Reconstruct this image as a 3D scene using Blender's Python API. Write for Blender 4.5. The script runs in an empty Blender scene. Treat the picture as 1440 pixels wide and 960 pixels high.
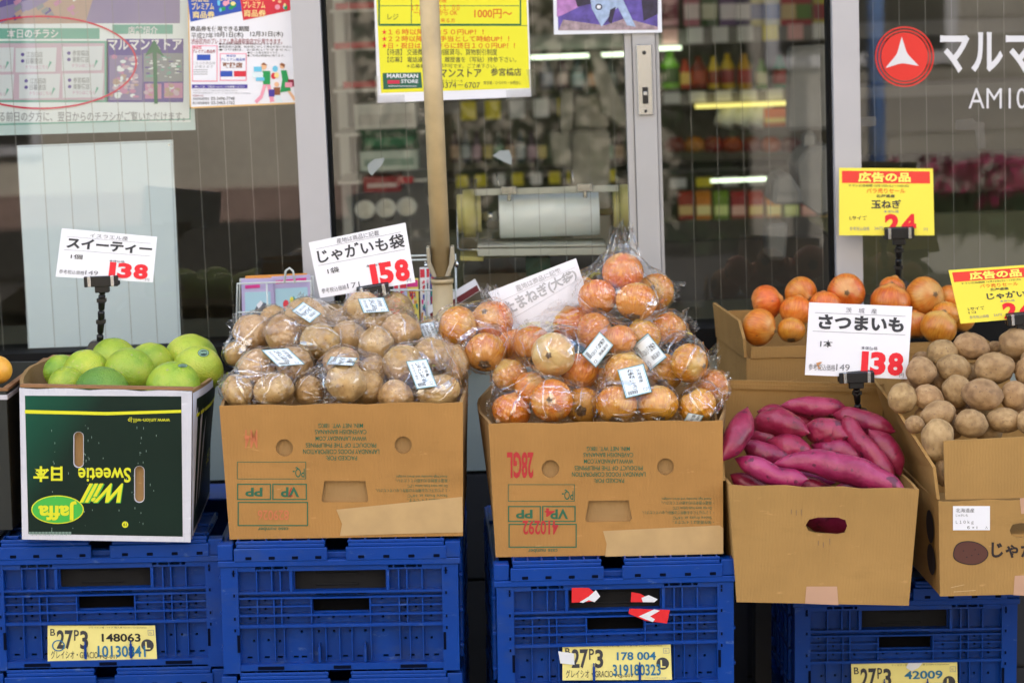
import bpy, bmesh, math, random
from mathutils import Vector, Matrix, noise
from mathutils.geometry import tessellate_polygon
from mathutils.bvhtree import BVHTree
R = math.radians
V = Vector
random.seed(11)
S = bpy.context.scene
COL = S.collection

# ------------------------------------------------------------------ camera
FPX, PITCH, ROLL = 3400.0, R(8.0), R(2.1)
CAM = V((0.0, -3.9, 1.56))
_f = V((0, math.cos(PITCH), -math.sin(PITCH)))
_r0, _u0 = V((1, 0, 0)), V((0, math.sin(PITCH), math.cos(PITCH)))
_r = math.cos(ROLL) * _r0 - math.sin(ROLL) * _u0
_u = math.sin(ROLL) * _r0 + math.cos(ROLL) * _u0
cd = bpy.data.cameras.new('camera')
co = bpy.data.objects.new('camera', cd)
COL.objects.link(co)
co.matrix_world = Matrix(((_r.x, _u.x, -_f.x, CAM.x), (_r.y, _u.y, -_f.y, CAM.y), (_r.z, _u.z, -_f.z, CAM.z), (0, 0, 0, 1)))
cd.sensor_width = 36
cd.lens = 36 * FPX / 1440
cd.clip_start = 0.05
cd.clip_end = 500
cd.dof.use_dof = True
cd.dof.focus_distance = 3.98
cd.dof.aperture_fstop = 5.0
S.camera = co

# ------------------------------------------------------------------ light
SUN_EL, SUN_AZ = R(40), R(20)          # the sun stands behind the shop, which shades its own front
w = bpy.data.worlds.new('World')
S.world = w
w.use_nodes = True
nt = w.node_tree
bg = nt.nodes['Background']
sky = nt.nodes.new('ShaderNodeTexSky')
sky.sky_type = 'NISHITA'
sky.sun_disc = False
sky.sun_elevation = SUN_EL
sky.sun_rotation = SUN_AZ
sky.air_density = 1.0
sky.dust_density = 2.0
sky.ozone_density = 1.0
nt.links.new(sky.outputs[0], bg.inputs[0])
bg.inputs[1].default_value = 0.13
# broken white cloud added over the blue, for brighter glints and whiter light
_ct = nt.nodes.new('ShaderNodeTexCoord'); _mp = nt.nodes.new('ShaderNodeMapping'); _mp.inputs['Scale'].default_value = (1, 1, 2.2)
_cn = nt.nodes.new('ShaderNodeTexNoise'); _cn.inputs['Scale'].default_value = 3.4; _cn.inputs['Detail'].default_value = 7; _cn.inputs['Roughness'].default_value = .55
_cr = nt.nodes.new('ShaderNodeMapRange'); _cr.inputs[1].default_value = .54; _cr.inputs[2].default_value = .62
_cm = nt.nodes.new('ShaderNodeMix'); _cm.data_type = 'RGBA'; _cm.inputs[7].default_value = (15.0, 15.0, 15.6, 1)
nt.links.new(_ct.outputs['Generated'], _mp.inputs[0]); nt.links.new(_mp.outputs[0], _cn.inputs['Vector']); nt.links.new(_cn.outputs['Fac'], _cr.inputs[0])
nt.links.new(_cr.outputs[0], _cm.inputs[0]); nt.links.new(sky.outputs[0], _cm.inputs[6]); nt.links.new(_cm.outputs[2], bg.inputs[0])
sl = bpy.data.lights.new('sun', 'SUN')
sl.energy = 4.0
sl.angle = R(0.5)
sl.color = (1.0, 0.95, 0.88)
so = bpy.data.objects.new('sun', sl)
COL.objects.link(so)
sd = V((math.sin(SUN_AZ) * math.cos(SUN_EL), math.cos(SUN_AZ) * math.cos(SUN_EL), math.sin(SUN_EL)))
so.rotation_euler = sd.to_track_quat('Z', 'Y').to_euler()
so.location = (0, 6, 12)
S.view_settings.view_transform = 'Standard'
S.view_settings.look = 'None'
S.view_settings.exposure = 2.25
S.view_settings.gamma = 1
S.view_settings.use_curve_mapping = False
S.render.engine = 'CYCLES'
S.cycles.use_denoising = True
S.cycles.transparent_max_bounces = 32
S.cycles.max_bounces = 8
S.cycles.diffuse_bounces = 4
S.cycles.caustics_reflective = False
S.cycles.caustics_refractive = False
S.cycles.sample_clamp_indirect = 6

# ------------------------------------------------------------------ helpers
def ray(px, py):
    return ((px - 720) / FPX * _r - (py - 480) / FPX * _u + _f)
def at(px, py, Y):
    d = ray(px, py)
    return CAM + d * ((Y - CAM.y) / d.y)
def atz(px, py, z):
    d = ray(px, py)
    return CAM + d * ((z - CAM.z) / d.z)
def atplane(px, py, p, n):
    d = ray(px, py)
    return CAM + d * ((p - CAM).dot(n) / d.dot(n))
def pxm(n, Y):
    return n * (Y + 3.9) / FPX / math.cos(PITCH)

def lin(h):
    h = h.lstrip('#')
    o = []
    for i in (0, 2, 4):
        c = int(h[i:i + 2], 16) / 255
        o.append(c / 12.92 if c <= .04045 else ((c + .055) / 1.055) ** 2.4)
    return (*o, 1)

def tag(o, label=None, cat=None, group=None, kind=None):
    for k, v in (('label', label), ('category', cat), ('group', group), ('kind', kind)):
        if v is not None:
            o[k] = v
    return o

def empty(name, M=None, label=None, cat=None, group=None, kind=None, parent=None):
    o = bpy.data.objects.new(name, None)
    o.empty_display_size = .03
    COL.objects.link(o)
    if parent is not None:
        o.parent = parent
    if M is not None:
        o.matrix_world = M
    return tag(o, label, cat, group, kind)

class MB:
    def __init__(s):
        s.v, s.f, s.m, s.s = [], [], [], []
    def add(s, vs, fs, m=0, sm=False, M=None):
        b = len(s.v)
        s.v += [tuple(M @ V(p)) for p in vs] if M is not None else [tuple(p) for p in vs]
        for f in fs:
            s.f.append([i + b for i in f]); s.m.append(m); s.s.append(sm)
    def box(s, lo, hi, m=0, M=None):
        x0, y0, z0 = lo; x1, y1, z1 = hi
        vs = [(x0, y0, z0), (x1, y0, z0), (x1, y1, z0), (x0, y1, z0), (x0, y0, z1), (x1, y0, z1), (x1, y1, z1), (x0, y1, z1)]
        s.add(vs, [(3, 2, 1, 0), (4, 5, 6, 7), (0, 1, 5, 4), (1, 2, 6, 5), (2, 3, 7, 6), (3, 0, 4, 7)], m, False, M)
    def cbox(s, c, d, m=0, M=None):
        s.box([c[i] - d[i] / 2 for i in range(3)], [c[i] + d[i] / 2 for i in range(3)], m, M)
    def tube(s, path, r, m=0, n=10, cap=True, M=None):
        P = [V(p) for p in path]
        rs = r if isinstance(r, (list, tuple)) else [r] * len(P)
        vs, fs = [], []
        ref = None
        for i, p in enumerate(P):
            t = (P[min(i + 1, len(P) - 1)] - P[max(i - 1, 0)]).normalized()
            if ref is None:
                ref = t.orthogonal().normalized()
            ref = (ref - t * ref.dot(t)).normalized()
            b = t.cross(ref)
            for k in range(n):
                a = 2 * math.pi * k / n
                vs.append(p + (ref * math.cos(a) + b * math.sin(a)) * rs[i])
        for i in range(len(P) - 1):
            for k in range(n):
                k2 = (k + 1) % n
                fs.append((i * n + k, i * n + k2, (i + 1) * n + k2, (i + 1) * n + k))
        s.add(vs, fs, m, True, M)
        if cap:
            b = len(s.v) - len(vs)
            s.f.append([b + k for k in range(n)][::-1]); s.m.append(m); s.s.append(False)
            e = b + (len(P) - 1) * n
            s.f.append([e + k for k in range(n)]); s.m.append(m); s.s.append(False)
    def lathe(s, prof, m=0, n=24, M=None, sm=True):
        vs, fs = [], []
        for r, z in prof:
            for k in range(n):
                a = 2 * math.pi * k / n
                vs.append((r * math.cos(a), r * math.sin(a), z))
        for i in range(len(prof) - 1):
            for k in range(n):
                k2 = (k + 1) % n
                fs.append((i * n + k, i * n + k2, (i + 1) * n + k2, (i + 1) * n + k))
        s.add(vs, fs, m, sm, M)
    def plate(s, outer, holes, t, m=0, M=None):
        """outer/holes: 2-D loops (x, z); a plate from y=0 back to y=t with real holes"""
        loops = [[V((a, b, 0)) for a, b in outer]] + [[V((a, b, 0)) for a, b in h] for h in holes]
        flat = [p for l in loops for p in l]
        tri = tessellate_polygon(loops)
        k = len(flat)
        vs = [(p.x, 0, p.y) for p in flat] + [(p.x, t, p.y) for p in flat]
        fs = []
        for a, b, c in tri:
            nn = (V(vs[b]) - V(vs[a])).cross(V(vs[c]) - V(vs[a]))
            if nn.y > 0:
                a, c = c, a
            fs.append((a, b, c)); fs.append((c + k, b + k, a + k))
        o = 0
        for l in loops:
            for i in range(len(l)):
                j = (i + 1) % len(l)
                fs.append((o + i, o + j, o + j + k, o + i + k))
            o += len(l)
        s.add(vs, fs, m, False, M)
    def build(s, name, mats, parent=None, M=None, sharp=None, bevel=0, local=False, seg=1):
        me = bpy.data.meshes.new(name)
        me.from_pydata(s.v, [], s.f)
        if not isinstance(mats, (list, tuple)):
            mats = [mats]
        for mt in mats:
            me.materials.append(mt)
        me.polygons.foreach_set('material_index', s.m)
        me.polygons.foreach_set('use_smooth', s.s)
        me.update()
        if sharp is not None:
            me.set_sharp_from_angle(angle=R(sharp))
        o = bpy.data.objects.new(name, me)
        COL.objects.link(o)
        if parent is not None:
            o.parent = parent
            if M is not None:
                o.matrix_local = M
        elif M is not None:
            o.matrix_world = M
        if bevel:
            b = o.modifiers.new('bevel', 'BEVEL')
            b.width = bevel; b.segments = seg; b.limit_method = 'ANGLE'; b.angle_limit = R(40)
        return o

# ---- text as real flat lettering in a surface's own mesh
_tc = {}
def text_geo(st, bold=0.0):
    k = (st, bold)
    if k in _tc:
        return _tc[k]
    cu = bpy.data.curves.new('lettering', 'FONT')
    cu.body = st
    cu.resolution_u = 3
    cu.offset = bold
    ob = bpy.data.objects.new('lettering', cu)
    COL.objects.link(ob)
    dg = bpy.context.evaluated_depsgraph_get()
    ev = ob.evaluated_get(dg)
    me = ev.to_mesh()
    vs = [(v.co.x, v.co.y) for v in me.vertices]
    fs = [tuple(p.vertices) for p in me.polygons]
    ev.to_mesh_clear()
    bpy.data.objects.remove(ob)
    bpy.data.curves.remove(cu)
    if vs:
        x0 = min(a for a, b in vs); x1 = max(a for a, b in vs)
        y0 = min(b for a, b in vs); y1 = max(b for a, b in vs)
        vs = [((a - x0) / max(x1 - x0, 1e-6), (b - y0) / max(y1 - y0, 1e-6)) for a, b in vs]
        asp = (x1 - x0) / max(y1 - y0, 1e-6)
    else:
        asp = 1
    _tc[k] = (vs, fs, asp)
    return _tc[k]

class Surf:
    """a flat surface to print on: maps (s, t) in 0..1 from its top-left corner, or photo pixels on its plane"""
    def __init__(s, mb, tl, du, dv, n):
        s.mb, s.tl, s.du, s.dv, s.n = mb, V(tl), V(du), V(dv), V(n).normalized()
        s.W = None
    def P(s, a, b, l):
        return s.tl + s.du * a + s.dv * b + s.n * l
    def text(s, st, x0, y0, x1, y1, m, bold=0.0, flip=False, lift=.0006, skew=0, mirror=False):
        vs, fs, asp = text_geo(st, bold)
        out = []
        for a, b in vs:
            b = 1 - b
            a = a + skew * (0.5 - b)
            if flip:
                a, b = 1 - a, 1 - b
            if mirror:
                a = 1 - a
            out.append(s.P(x0 + (x1 - x0) * a, y0 + (y1 - y0) * b, lift))
        s.put(out, fs, m)
    def put(s, out, fs, m):
        if not fs:
            return
        g = []
        for f in fs:
            nn = V((0, 0, 0))
            for i in range(1, len(f) - 1):
                nn += (out[f[i]] - out[f[0]]).cross(out[f[i + 1]] - out[f[0]])
            g.append(f if nn.dot(s.n) >= 0 else tuple(reversed(f)))
        s.mb.add(out, g, m)
    def rect(s, x0, y0, x1, y1, m, lift=.0004):
        s.put([s.P(x0, y0, lift), s.P(x1, y0, lift), s.P(x1, y1, lift), s.P(x0, y1, lift)], [(0, 1, 2, 3)], m)
    def poly(s, pts, m, lift=.0004):
        tri = tessellate_polygon([[V((a, b, 0)) for a, b in pts]])
        s.put([s.P(a, b, lift) for a, b in pts], [tuple(t) for t in tri], m)
    def polyh(s, pts, holes, m, lift=.0004):
        loops = [pts] + list(holes)
        tri = tessellate_polygon([[V((a, b, 0)) for a, b in l] for l in loops])
        s.put([s.P(a, b, lift) for l in loops for a, b in l], [tuple(t) for t in tri], m)
    def frame(s, x0, y0, x1, y1, wx, wy, m, lift=.0004):
        s.rect(x0, y0, x1, y0 + wy, m, lift); s.rect(x0, y1 - wy, x1, y1, m, lift)
        s.rect(x0, y0 + wy, x0 + wx, y1 - wy, m, lift); s.rect(x1 - wx, y0 + wy, x1, y1 - wy, m, lift)
    def ell(s, cx, cy, rx, ry, m, lift=.0004, n=28, ring=None):
        if ring is None:
            s.poly([(cx + rx * math.cos(2 * math.pi * k / n), cy + ry * math.sin(2 * math.pi * k / n)) for k in range(n)], m, lift)
        else:
            o = []
            for k in range(n):
                a = 2 * math.pi * k / n
                o.append(s.P(cx + rx * math.cos(a), cy + ry * math.sin(a), lift))
                o.append(s.P(cx + (rx - ring[0]) * math.cos(a), cy + (ry - ring[1]) * math.sin(a), lift))
            s.put(o, [(2 * k, (2 * k + 2) % (2 * n), (2 * k + 3) % (2 * n), 2 * k + 1) for k in range(n)], m)

class PxSurf(Surf):
    """the same, but positions are read from the photo and dropped on the plane (p, n); M brings them to the part's own space"""
    def __init__(s, mb, p, n, Minv):
        s.mb, s.p, s.nw, s.Mi = mb, V(p), V(n).normalized(), Minv
        s.n = (Minv.to_3x3() @ s.nw).normalized()
    def P(s, a, b, l):
        return s.Mi @ (atplane(a, b, s.p, s.nw) + s.nw * l)

# ------------------------------------------------------------------ materials
_mats = {}
def mat(name, col, rough=.5, var=0.0, vs=20.0, bump=0.0, bs=200.0, metal=0.0, spec=.5, emit=None, es=1.0, coat=0.0, rnd=0.0, sss=0.0):
    if name in _mats:
        return _mats[name]
    m = bpy.data.materials.new(name)
    m.use_nodes = True
    t = m.node_tree
    b = t.nodes['Principled BSDF']
    c = lin(col) if isinstance(col, str) else (*col, 1)
    b.inputs['Base Color'].default_value = c
    b.inputs['Roughness'].default_value = rough
    b.inputs['Metallic'].default_value = metal
    b.inputs['Specular IOR Level'].default_value = spec
    b.inputs['Coat Weight'].default_value = coat
    if sss:
        b.inputs['Subsurface Weight'].default_value = sss
        b.inputs['Subsurface Radius'].default_value = (.01, .005, .003)
    if emit:
        b.inputs['Emission Color'].default_value = lin(emit)
        b.inputs['Emission Strength'].default_value = es
    tc = t.nodes.new('ShaderNodeTexCoord')
    if var or rnd:
        n = t.nodes.new('ShaderNodeTexNoise')
        n.inputs['Scale'].default_value = vs
        n.inputs['Detail'].default_value = 5
        t.links.new(tc.outputs['Object'], n.inputs['Vector'])
        mr = t.nodes.new('ShaderNodeMapRange')
        mr.inputs[1].default_value = .3; mr.inputs[2].default_value = .7
        mr.inputs[3].default_value = 1 - var; mr.inputs[4].default_value = 1 + var * .6
        t.links.new(n.outputs['Fac'], mr.inputs[0])
        hs = t.nodes.new('ShaderNodeHueSaturation')
        hs.inputs['Color'].default_value = c
        t.links.new(mr.outputs[0], hs.inputs['Value'])
        if rnd:
            oi = t.nodes.new('ShaderNodeObjectInfo')
            m2 = t.nodes.new('ShaderNodeMapRange')
            m2.inputs[3].default_value = .5 - rnd; m2.inputs[4].default_value = .5 + rnd
            t.links.new(oi.outputs['Random'], m2.inputs[0])
            t.links.new(m2.outputs[0], hs.inputs['Hue'])
        t.links.new(hs.outputs[0], b.inputs['Base Color'])
    if bump:
        n2 = t.nodes.new('ShaderNodeTexNoise')
        n2.inputs['Scale'].default_value = bs
        n2.inputs['Detail'].default_value = 4
        t.links.new(tc.outputs['Object'], n2.inputs['Vector'])
        bp = t.nodes.new('ShaderNodeBump')
        bp.inputs['Strength'].default_value = bump
        bp.inputs['Distance'].default_value = .002
        t.links.new(n2.outputs['Fac'], bp.inputs['Height'])
        t.links.new(bp.outputs[0], b.inputs['Normal'])
    _mats[name] = m
    return m

def N(t, kind, **kw):
    n = t.nodes.new(kind)
    for k, v in kw.items():
        setattr(n, k, v)
    return n

def clear(name, tint, f0, rough, bump=0, bs=60, milk=0.0, power=5.0, stretch=None):
    """clear sheet: light goes straight through, reflection grows towards grazing (Schlick)"""
    m = bpy.data.materials.new(name)
    m.use_nodes = True
    t = m.node_tree
    t.nodes.remove(t.nodes['Principled BSDF'])
    out = t.nodes['Material Output']
    L = t.links.new
    g = N(t, 'ShaderNodeNewGeometry')
    nrm = g.outputs['Normal']
    gl = N(t, 'ShaderNodeBsdfGlossy')
    gl.inputs['Roughness'].default_value = rough
    gl.inputs['Color'].default_value = (1, 1, 1, 1)
    if bump:
        tc = N(t, 'ShaderNodeTexCoord')
        mp = N(t, 'ShaderNodeMapping')
        mp.inputs['Scale'].default_value = stretch or (1, 1, 1)
        L(tc.outputs['Object'], mp.inputs['Vector'])
        n2 = N(t, 'ShaderNodeTexNoise')
        n2.inputs['Scale'].default_value = bs
        n2.inputs['Detail'].default_value = 2
        L(mp.outputs[0], n2.inputs['Vector'])
        bp = N(t, 'ShaderNodeBump')
        bp.inputs['Strength'].default_value = bump
        bp.inputs['Distance'].default_value = .004
        L(n2.outputs['Fac'], bp.inputs['Height'])
        L(bp.outputs[0], gl.inputs['Normal'])
        nrm = bp.outputs[0]
    dt = N(t, 'ShaderNodeVectorMath', operation='DOT_PRODUCT')
    L(nrm, dt.inputs[0]); L(g.outputs['Incoming'], dt.inputs[1])
    ab = N(t, 'ShaderNodeMath', operation='ABSOLUTE'); L(dt.outputs['Value'], ab.inputs[0])
    sb = N(t, 'ShaderNodeMath', operation='SUBTRACT'); sb.inputs[0].default_value = 1; L(ab.outputs[0], sb.inputs[1]); sb.use_clamp = True
    pw = N(t, 'ShaderNodeMath', operation='POWER'); L(sb.outputs[0], pw.inputs[0]); pw.inputs[1].default_value = power
    ma = N(t, 'ShaderNodeMath', operation='MULTIPLY_ADD'); L(pw.outputs[0], ma.inputs[0]); ma.inputs[1].default_value = 1 - f0; ma.inputs[2].default_value = f0
    tr = N(t, 'ShaderNodeBsdfTransparent'); tr.inputs['Color'].default_value = (*tint, 1)
    base = tr.outputs[0]
    if milk:
        df = N(t, 'ShaderNodeBsdfTranslucent'); df.inputs['Color'].default_value = (.9, .9, .95, 1)
        mk = N(t, 'ShaderNodeMixShader'); mk.inputs[0].default_value = milk
        L(tr.outputs[0], mk.inputs[1]); L(df.outputs[0], mk.inputs[2])
        base = mk.outputs[0]
    mx = N(t, 'ShaderNodeMixShader')
    L(ma.outputs[0], mx.inputs[0]); L(base, mx.inputs[1]); L(gl.outputs[0], mx.inputs[2])
    L(mx.outputs[0], out.inputs['Surface'])
    _mats[name] = m
    return m

def ramp(t, src, stops):
    r = N(t, 'ShaderNodeValToRGB')
    e = r.color_ramp.elements
    while len(e) > 1:
        e.remove(e[-1])
    e[0].position = stops[0][0]; e[0].color = stops[0][1]
    for p, c in stops[1:]:
        x = e.new(p); x.color = c
    t.links.new(src, r.inputs[0])
    return r.outputs[0]

def board(name, col, var=.10):
    """corrugated cardboard: blotches, fine fibres and faint upright flutes"""
    m = mat(name, col, rough=.85, var=var, vs=9, bump=0, spec=.1)
    t = m.node_tree
    b = t.nodes['Principled BSDF']
    tc = N(t, 'ShaderNodeTexCoord')
    wv = N(t, 'ShaderNodeTexWave', wave_type='BANDS', bands_direction='X')
    wv.inputs['Scale'].default_value = 60
    wv.inputs['Distortion'].default_value = 4
    wv.inputs['Detail'].default_value = 2
    t.links.new(tc.outputs['Object'], wv.inputs['Vector'])
    n = N(t, 'ShaderNodeTexNoise'); n.inputs['Scale'].default_value = 14; n.inputs['Detail'].default_value = 6
    t.links.new(tc.outputs['Object'], n.inputs['Vector'])
    mx = N(t, 'ShaderNodeMath', operation='MULTIPLY_ADD'); mx.inputs[1].default_value = 9
    t.links.new(n.outputs['Fac'], mx.inputs[0]); t.links.new(wv.outputs['Fac'], mx.inputs[2])
    bp = N(t, 'ShaderNodeBump'); bp.inputs['Strength'].default_value = .16; bp.inputs['Distance'].default_value = .0012
    t.links.new(mx.outputs[0], bp.inputs['Height']); t.links.new(bp.outputs[0], b.inputs['Normal'])
    # handling marks: pale scuffs and a few dull smudges
    src = b.inputs['Base Color'].links[0].from_socket
    mp = N(t, 'ShaderNodeMapping'); mp.inputs['Scale'].default_value = (9, 9, 30); mp.inputs['Rotation'].default_value = (.2, .5, .1)
    t.links.new(tc.outputs['Object'], mp.inputs['Vector'])
    for sc, lo, hi, c in ((2.0, .64, .72, tuple(min(1, k * 1.5 + .03) for k in col)), (.35, .54, .74, tuple(k * .62 for k in col))):
        n2 = N(t, 'ShaderNodeTexNoise'); n2.inputs['Scale'].default_value = sc; n2.inputs['Detail'].default_value = 8; n2.inputs['Roughness'].default_value = .7
        t.links.new(mp.outputs[0], n2.inputs['Vector'])
        r = N(t, 'ShaderNodeMapRange'); r.inputs[1].default_value = lo; r.inputs[2].default_value = hi; r.inputs[4].default_value = .55
        t.links.new(n2.outputs['Fac'], r.inputs[0])
        mm = N(t, 'ShaderNodeMix', data_type='RGBA'); mm.inputs[7].default_value = (*c, 1)
        t.links.new(r.outputs[0], mm.inputs[0]); t.links.new(src, mm.inputs[6]); src = mm.outputs[2]
    t.links.new(src, b.inputs['Base Color'])
    return m

def produce(name, stops, scale, detail=6, spots=None, rough=.5, bump=.3, bs=80, rndv=.12, rndh=.0, coat=0, radial=False, bd=.0015):
    m = bpy.data.materials.new(name)
    m.use_nodes = True
    t = m.node_tree
    L = t.links.new
    b = t.nodes['Principled BSDF']
    tc = N(t, 'ShaderNodeTexCoord')
    oi = N(t, 'ShaderNodeObjectInfo')
    vec = tc.outputs['Object']
    off = N(t, 'ShaderNodeMath', operation='MULTIPLY'); off.inputs[1].default_value = 37
    L(oi.outputs['Random'], off.inputs[0])
    if radial:
        sp = N(t, 'ShaderNodeSeparateXYZ'); L(vec, sp.inputs[0])
        an = N(t, 'ShaderNodeMath', operation='ARCTAN2'); L(sp.outputs[1], an.inputs[0]); L(sp.outputs[0], an.inputs[1])
        sn = N(t, 'ShaderNodeMath', operation='SINE'); L(an.outputs[0], sn.inputs[0])
        cs = N(t, 'ShaderNodeMath', operation='COSINE'); L(an.outputs[0], cs.inputs[0])
        zz = N(t, 'ShaderNodeMath', operation='MULTIPLY'); zz.inputs[1].default_value = .22; L(sp.outputs[2], zz.inputs[0])
        cb = N(t, 'ShaderNodeCombineXYZ'); L(sn.outputs[0], cb.inputs[0]); L(cs.outputs[0], cb.inputs[1]); L(zz.outputs[0], cb.inputs[2])
        src = cb.outputs[0]
    else:
        src = vec
    n = N(t, 'ShaderNodeTexNoise', noise_dimensions='4D')
    n.inputs['Scale'].default_value = scale; n.inputs['Detail'].default_value = detail
    L(src, n.inputs['Vector']); L(off.outputs[0], n.inputs['W'])
    colr = ramp(t, n.outputs['Fac'], stops)
    if radial:
        n3 = N(t, 'ShaderNodeTexNoise', noise_dimensions='4D'); n3.inputs['Scale'].default_value = 1.1; n3.inputs['Detail'].default_value = 2
        L(vec, n3.inputs['Vector']); L(off.outputs[0], n3.inputs['W'])
        c2 = ramp(t, n3.outputs['Fac'], [(.35, (1.0, .78, .62, 1)), (.65, (1.0, 1.12, 1.25, 1))])
        mu = N(t, 'ShaderNodeMix', data_type='RGBA', blend_type='MULTIPLY'); mu.inputs[0].default_value = 1
        L(colr, mu.inputs[6]); L(c2, mu.inputs[7])
        colr = mu.outputs[2]
        az = N(t, 'ShaderNodeMath', operation='MULTIPLY_ADD'); L(sp.outputs[2], az.inputs[0]); az.inputs[1].default_value = .5; L(n3.outputs['Fac'], az.inputs[2])
        sh = ramp(t, az.outputs[0], [(.10, (.35, .35, .35, 1)), (.30, (0, 0, 0, 1)), (.78, (0, 0, 0, 1)), (1.0, (.6, .6, .6, 1))])   # straw-coloured shoulders and root end
        m4 = N(t, 'ShaderNodeMix', data_type='RGBA'); L(sh, m4.inputs[0]); L(colr, m4.inputs[6]); m4.inputs[7].default_value = (.66, .42, .13, 1)
        colr = m4.outputs[2]
    if spots:
        sc, thr, scol = spots
        n2 = N(t, 'ShaderNodeTexNoise', noise_dimensions='4D'); n2.inputs['Scale'].default_value = sc; n2.inputs['Detail'].default_value = 3
        L(vec, n2.inputs['Vector']); L(off.outputs[0], n2.inputs['W'])
        f = ramp(t, n2.outputs['Fac'], [(thr, (0, 0, 0, 1)), (thr + .06, (1, 1, 1, 1))])
        mx = N(t, 'ShaderNodeMix', data_type='RGBA')
        L(f, mx.inputs[0]); L(colr, mx.inputs[6]); mx.inputs[7].default_value = scol
        colr = mx.outputs[2]
    hs = N(t, 'ShaderNodeHueSaturation')
    mr = N(t, 'ShaderNodeMapRange'); mr.inputs[3].default_value = 1 - rndv; mr.inputs[4].default_value = 1 + rndv
    L(oi.outputs['Random'], mr.inputs[0]); L(mr.outputs[0], hs.inputs['Value'])
    if rndh:
        fr = N(t, 'ShaderNodeMath', operation='FRACT'); L(off.outputs[0], fr.inputs[0])
        m2 = N(t, 'ShaderNodeMapRange'); m2.inputs[3].default_value = .5 - rndh; m2.inputs[4].default_value = .5 + rndh
        L(fr.outputs[0], m2.inputs[0]); L(m2.outputs[0], hs.inputs['Hue'])
    L(colr, hs.inputs['Color'])
    L(hs.outputs[0], b.inputs['Base Color'])
    b.inputs['Roughness'].default_value = rough
    b.inputs['Coat Weight'].default_value = coat
    b.inputs['Coat Roughness'].default_value = .2
    nb = N(t, 'ShaderNodeTexNoise'); nb.inputs['Scale'].default_value = bs; nb.inputs['Detail'].default_value = 5
    L(src if radial else vec, nb.inputs['Vector'])
    bp = N(t, 'ShaderNodeBump'); bp.inputs['Strength'].default_value = bump; bp.inputs['Distance'].default_value = bd
    L(nb.outputs['Fac'], bp.inputs['Height']); L(bp.outputs[0], b.inputs['Normal'])
    _mats[name] = m
    return m

M_alu = mat('aluminium_white', '#b4b2b4', .45, var=.05, vs=6, spec=.5)
M_alu2 = mat('aluminium_grey', '#a9a8a8', .4, var=.05, vs=8)
M_gasket = mat('black_rubber', '#0e0e0e', .75, var=.2, spec=.2)
M_glass = clear('window_glass', (.84, .85, .82), .055, 0.0)
M_wire = mat('glass_wire', '#8d8a84', .5, metal=.3)
M_film = clear('bag_film', (.985, .985, .985), .065, .035, bump=.10, bs=60, milk=.004, power=3.6)
M_fold = clear('bag_glint_fold', (.95, .95, .96), .22, .06, milk=.02, power=3.0)  # extra reflective film for the ribbons that carry the glints
M_sheetclear = clear('clear_acrylic', (.88, .89, .86), .08, .1, milk=.10)
M_steel = mat('steel', '#c5c5c5', .25, metal=1.0)
M_black = mat('black_plastic', '#0d0d0f', .35, bump=.1, bs=300)
M_white = mat('white_paper', '#e8e8ee', .7, var=.03, vs=8)
M_ink = mat('black_ink', '#3a3a3e', .8)
M_inkdark = mat('deep_black_ink', '#18181a', .7)
M_inkgrey = mat('grey_ink', '#a2a2a6', .8)
M_line = mat('line_grey_ink', '#8a8a90', .8)
M_red = mat('red_ink', '#e0182a', .6)
M_yel = mat('yellow_paper', '#f3e33a', .6, var=.03, vs=8)
M_orange = mat('orange_ink', '#e2501c', .6)
M_teal = mat('teal_ink', '#2f8f78', .7)
M_green = mat('green_ink', '#12693f', .7)
M_boxgreen = mat('box_print_green', '#2f6247', .85)
M_boxred = mat('stamp_red', '#b03030', .85)
M_boxfaint = mat('stamp_faint', '#bf7048', .85)
M_blueink = mat('blue_stamp_ink', '#1c6a92', .7)
# ------------------------------------------------------------------ setting: ground, street
YG = 0.80                               # the plane of the shop windows
def slab(name, lo, hi, m, kind='structure', parent=None):
    b = MB(); b.box(lo, hi)
    o = b.build(name, m, parent)
    return tag(o, kind=kind) if parent is None else o
def sheet(name, x0, y0, x1, y1, z, m):
    b = MB(); b.add([(x0, y0, z), (x1, y0, z), (x1, y1, z), (x0, y1, z)], [(0, 1, 2, 3)])
    return tag(b.build(name, m), kind='structure')
M_asph = mat('asphalt', (.055, .054, .052), .9, var=.3, vs=40, bump=.6, bs=300)
M_pave = mat('pavement_concrete', (.12, .115, .11), .85, var=.25, vs=12, bump=.4, bs=150)
M_kerb = mat('kerb_concrete', (.30, .29, .28), .85, var=.2, vs=10)
sheet('ground', -60, -60, 60, 60, -.16, M_asph)
sheet('road', -30, -7.2, 30, -4.6, -.152, mat('road_asphalt', (.06, .058, .055), .85, var=.3, vs=30, bump=.6, bs=300))
slab('pavement', (-14, -4.42, -.158), (14, .9, 0), M_pave)
slab('kerb', (-14, -4.6, -.158), (14, -4.423, -.005), M_kerb)
sheet('road_marking', -30, -7.0, 30, -6.88, -.147, mat('road_paint', '#d8d8d2', .7, var=.2, vs=30))
slab('far_pavement', (-14, -9.1, -.158), (14, -7.2, -.02), mat('far_concrete', (.04, .037, .034), .85, var=.25, vs=3))

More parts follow.
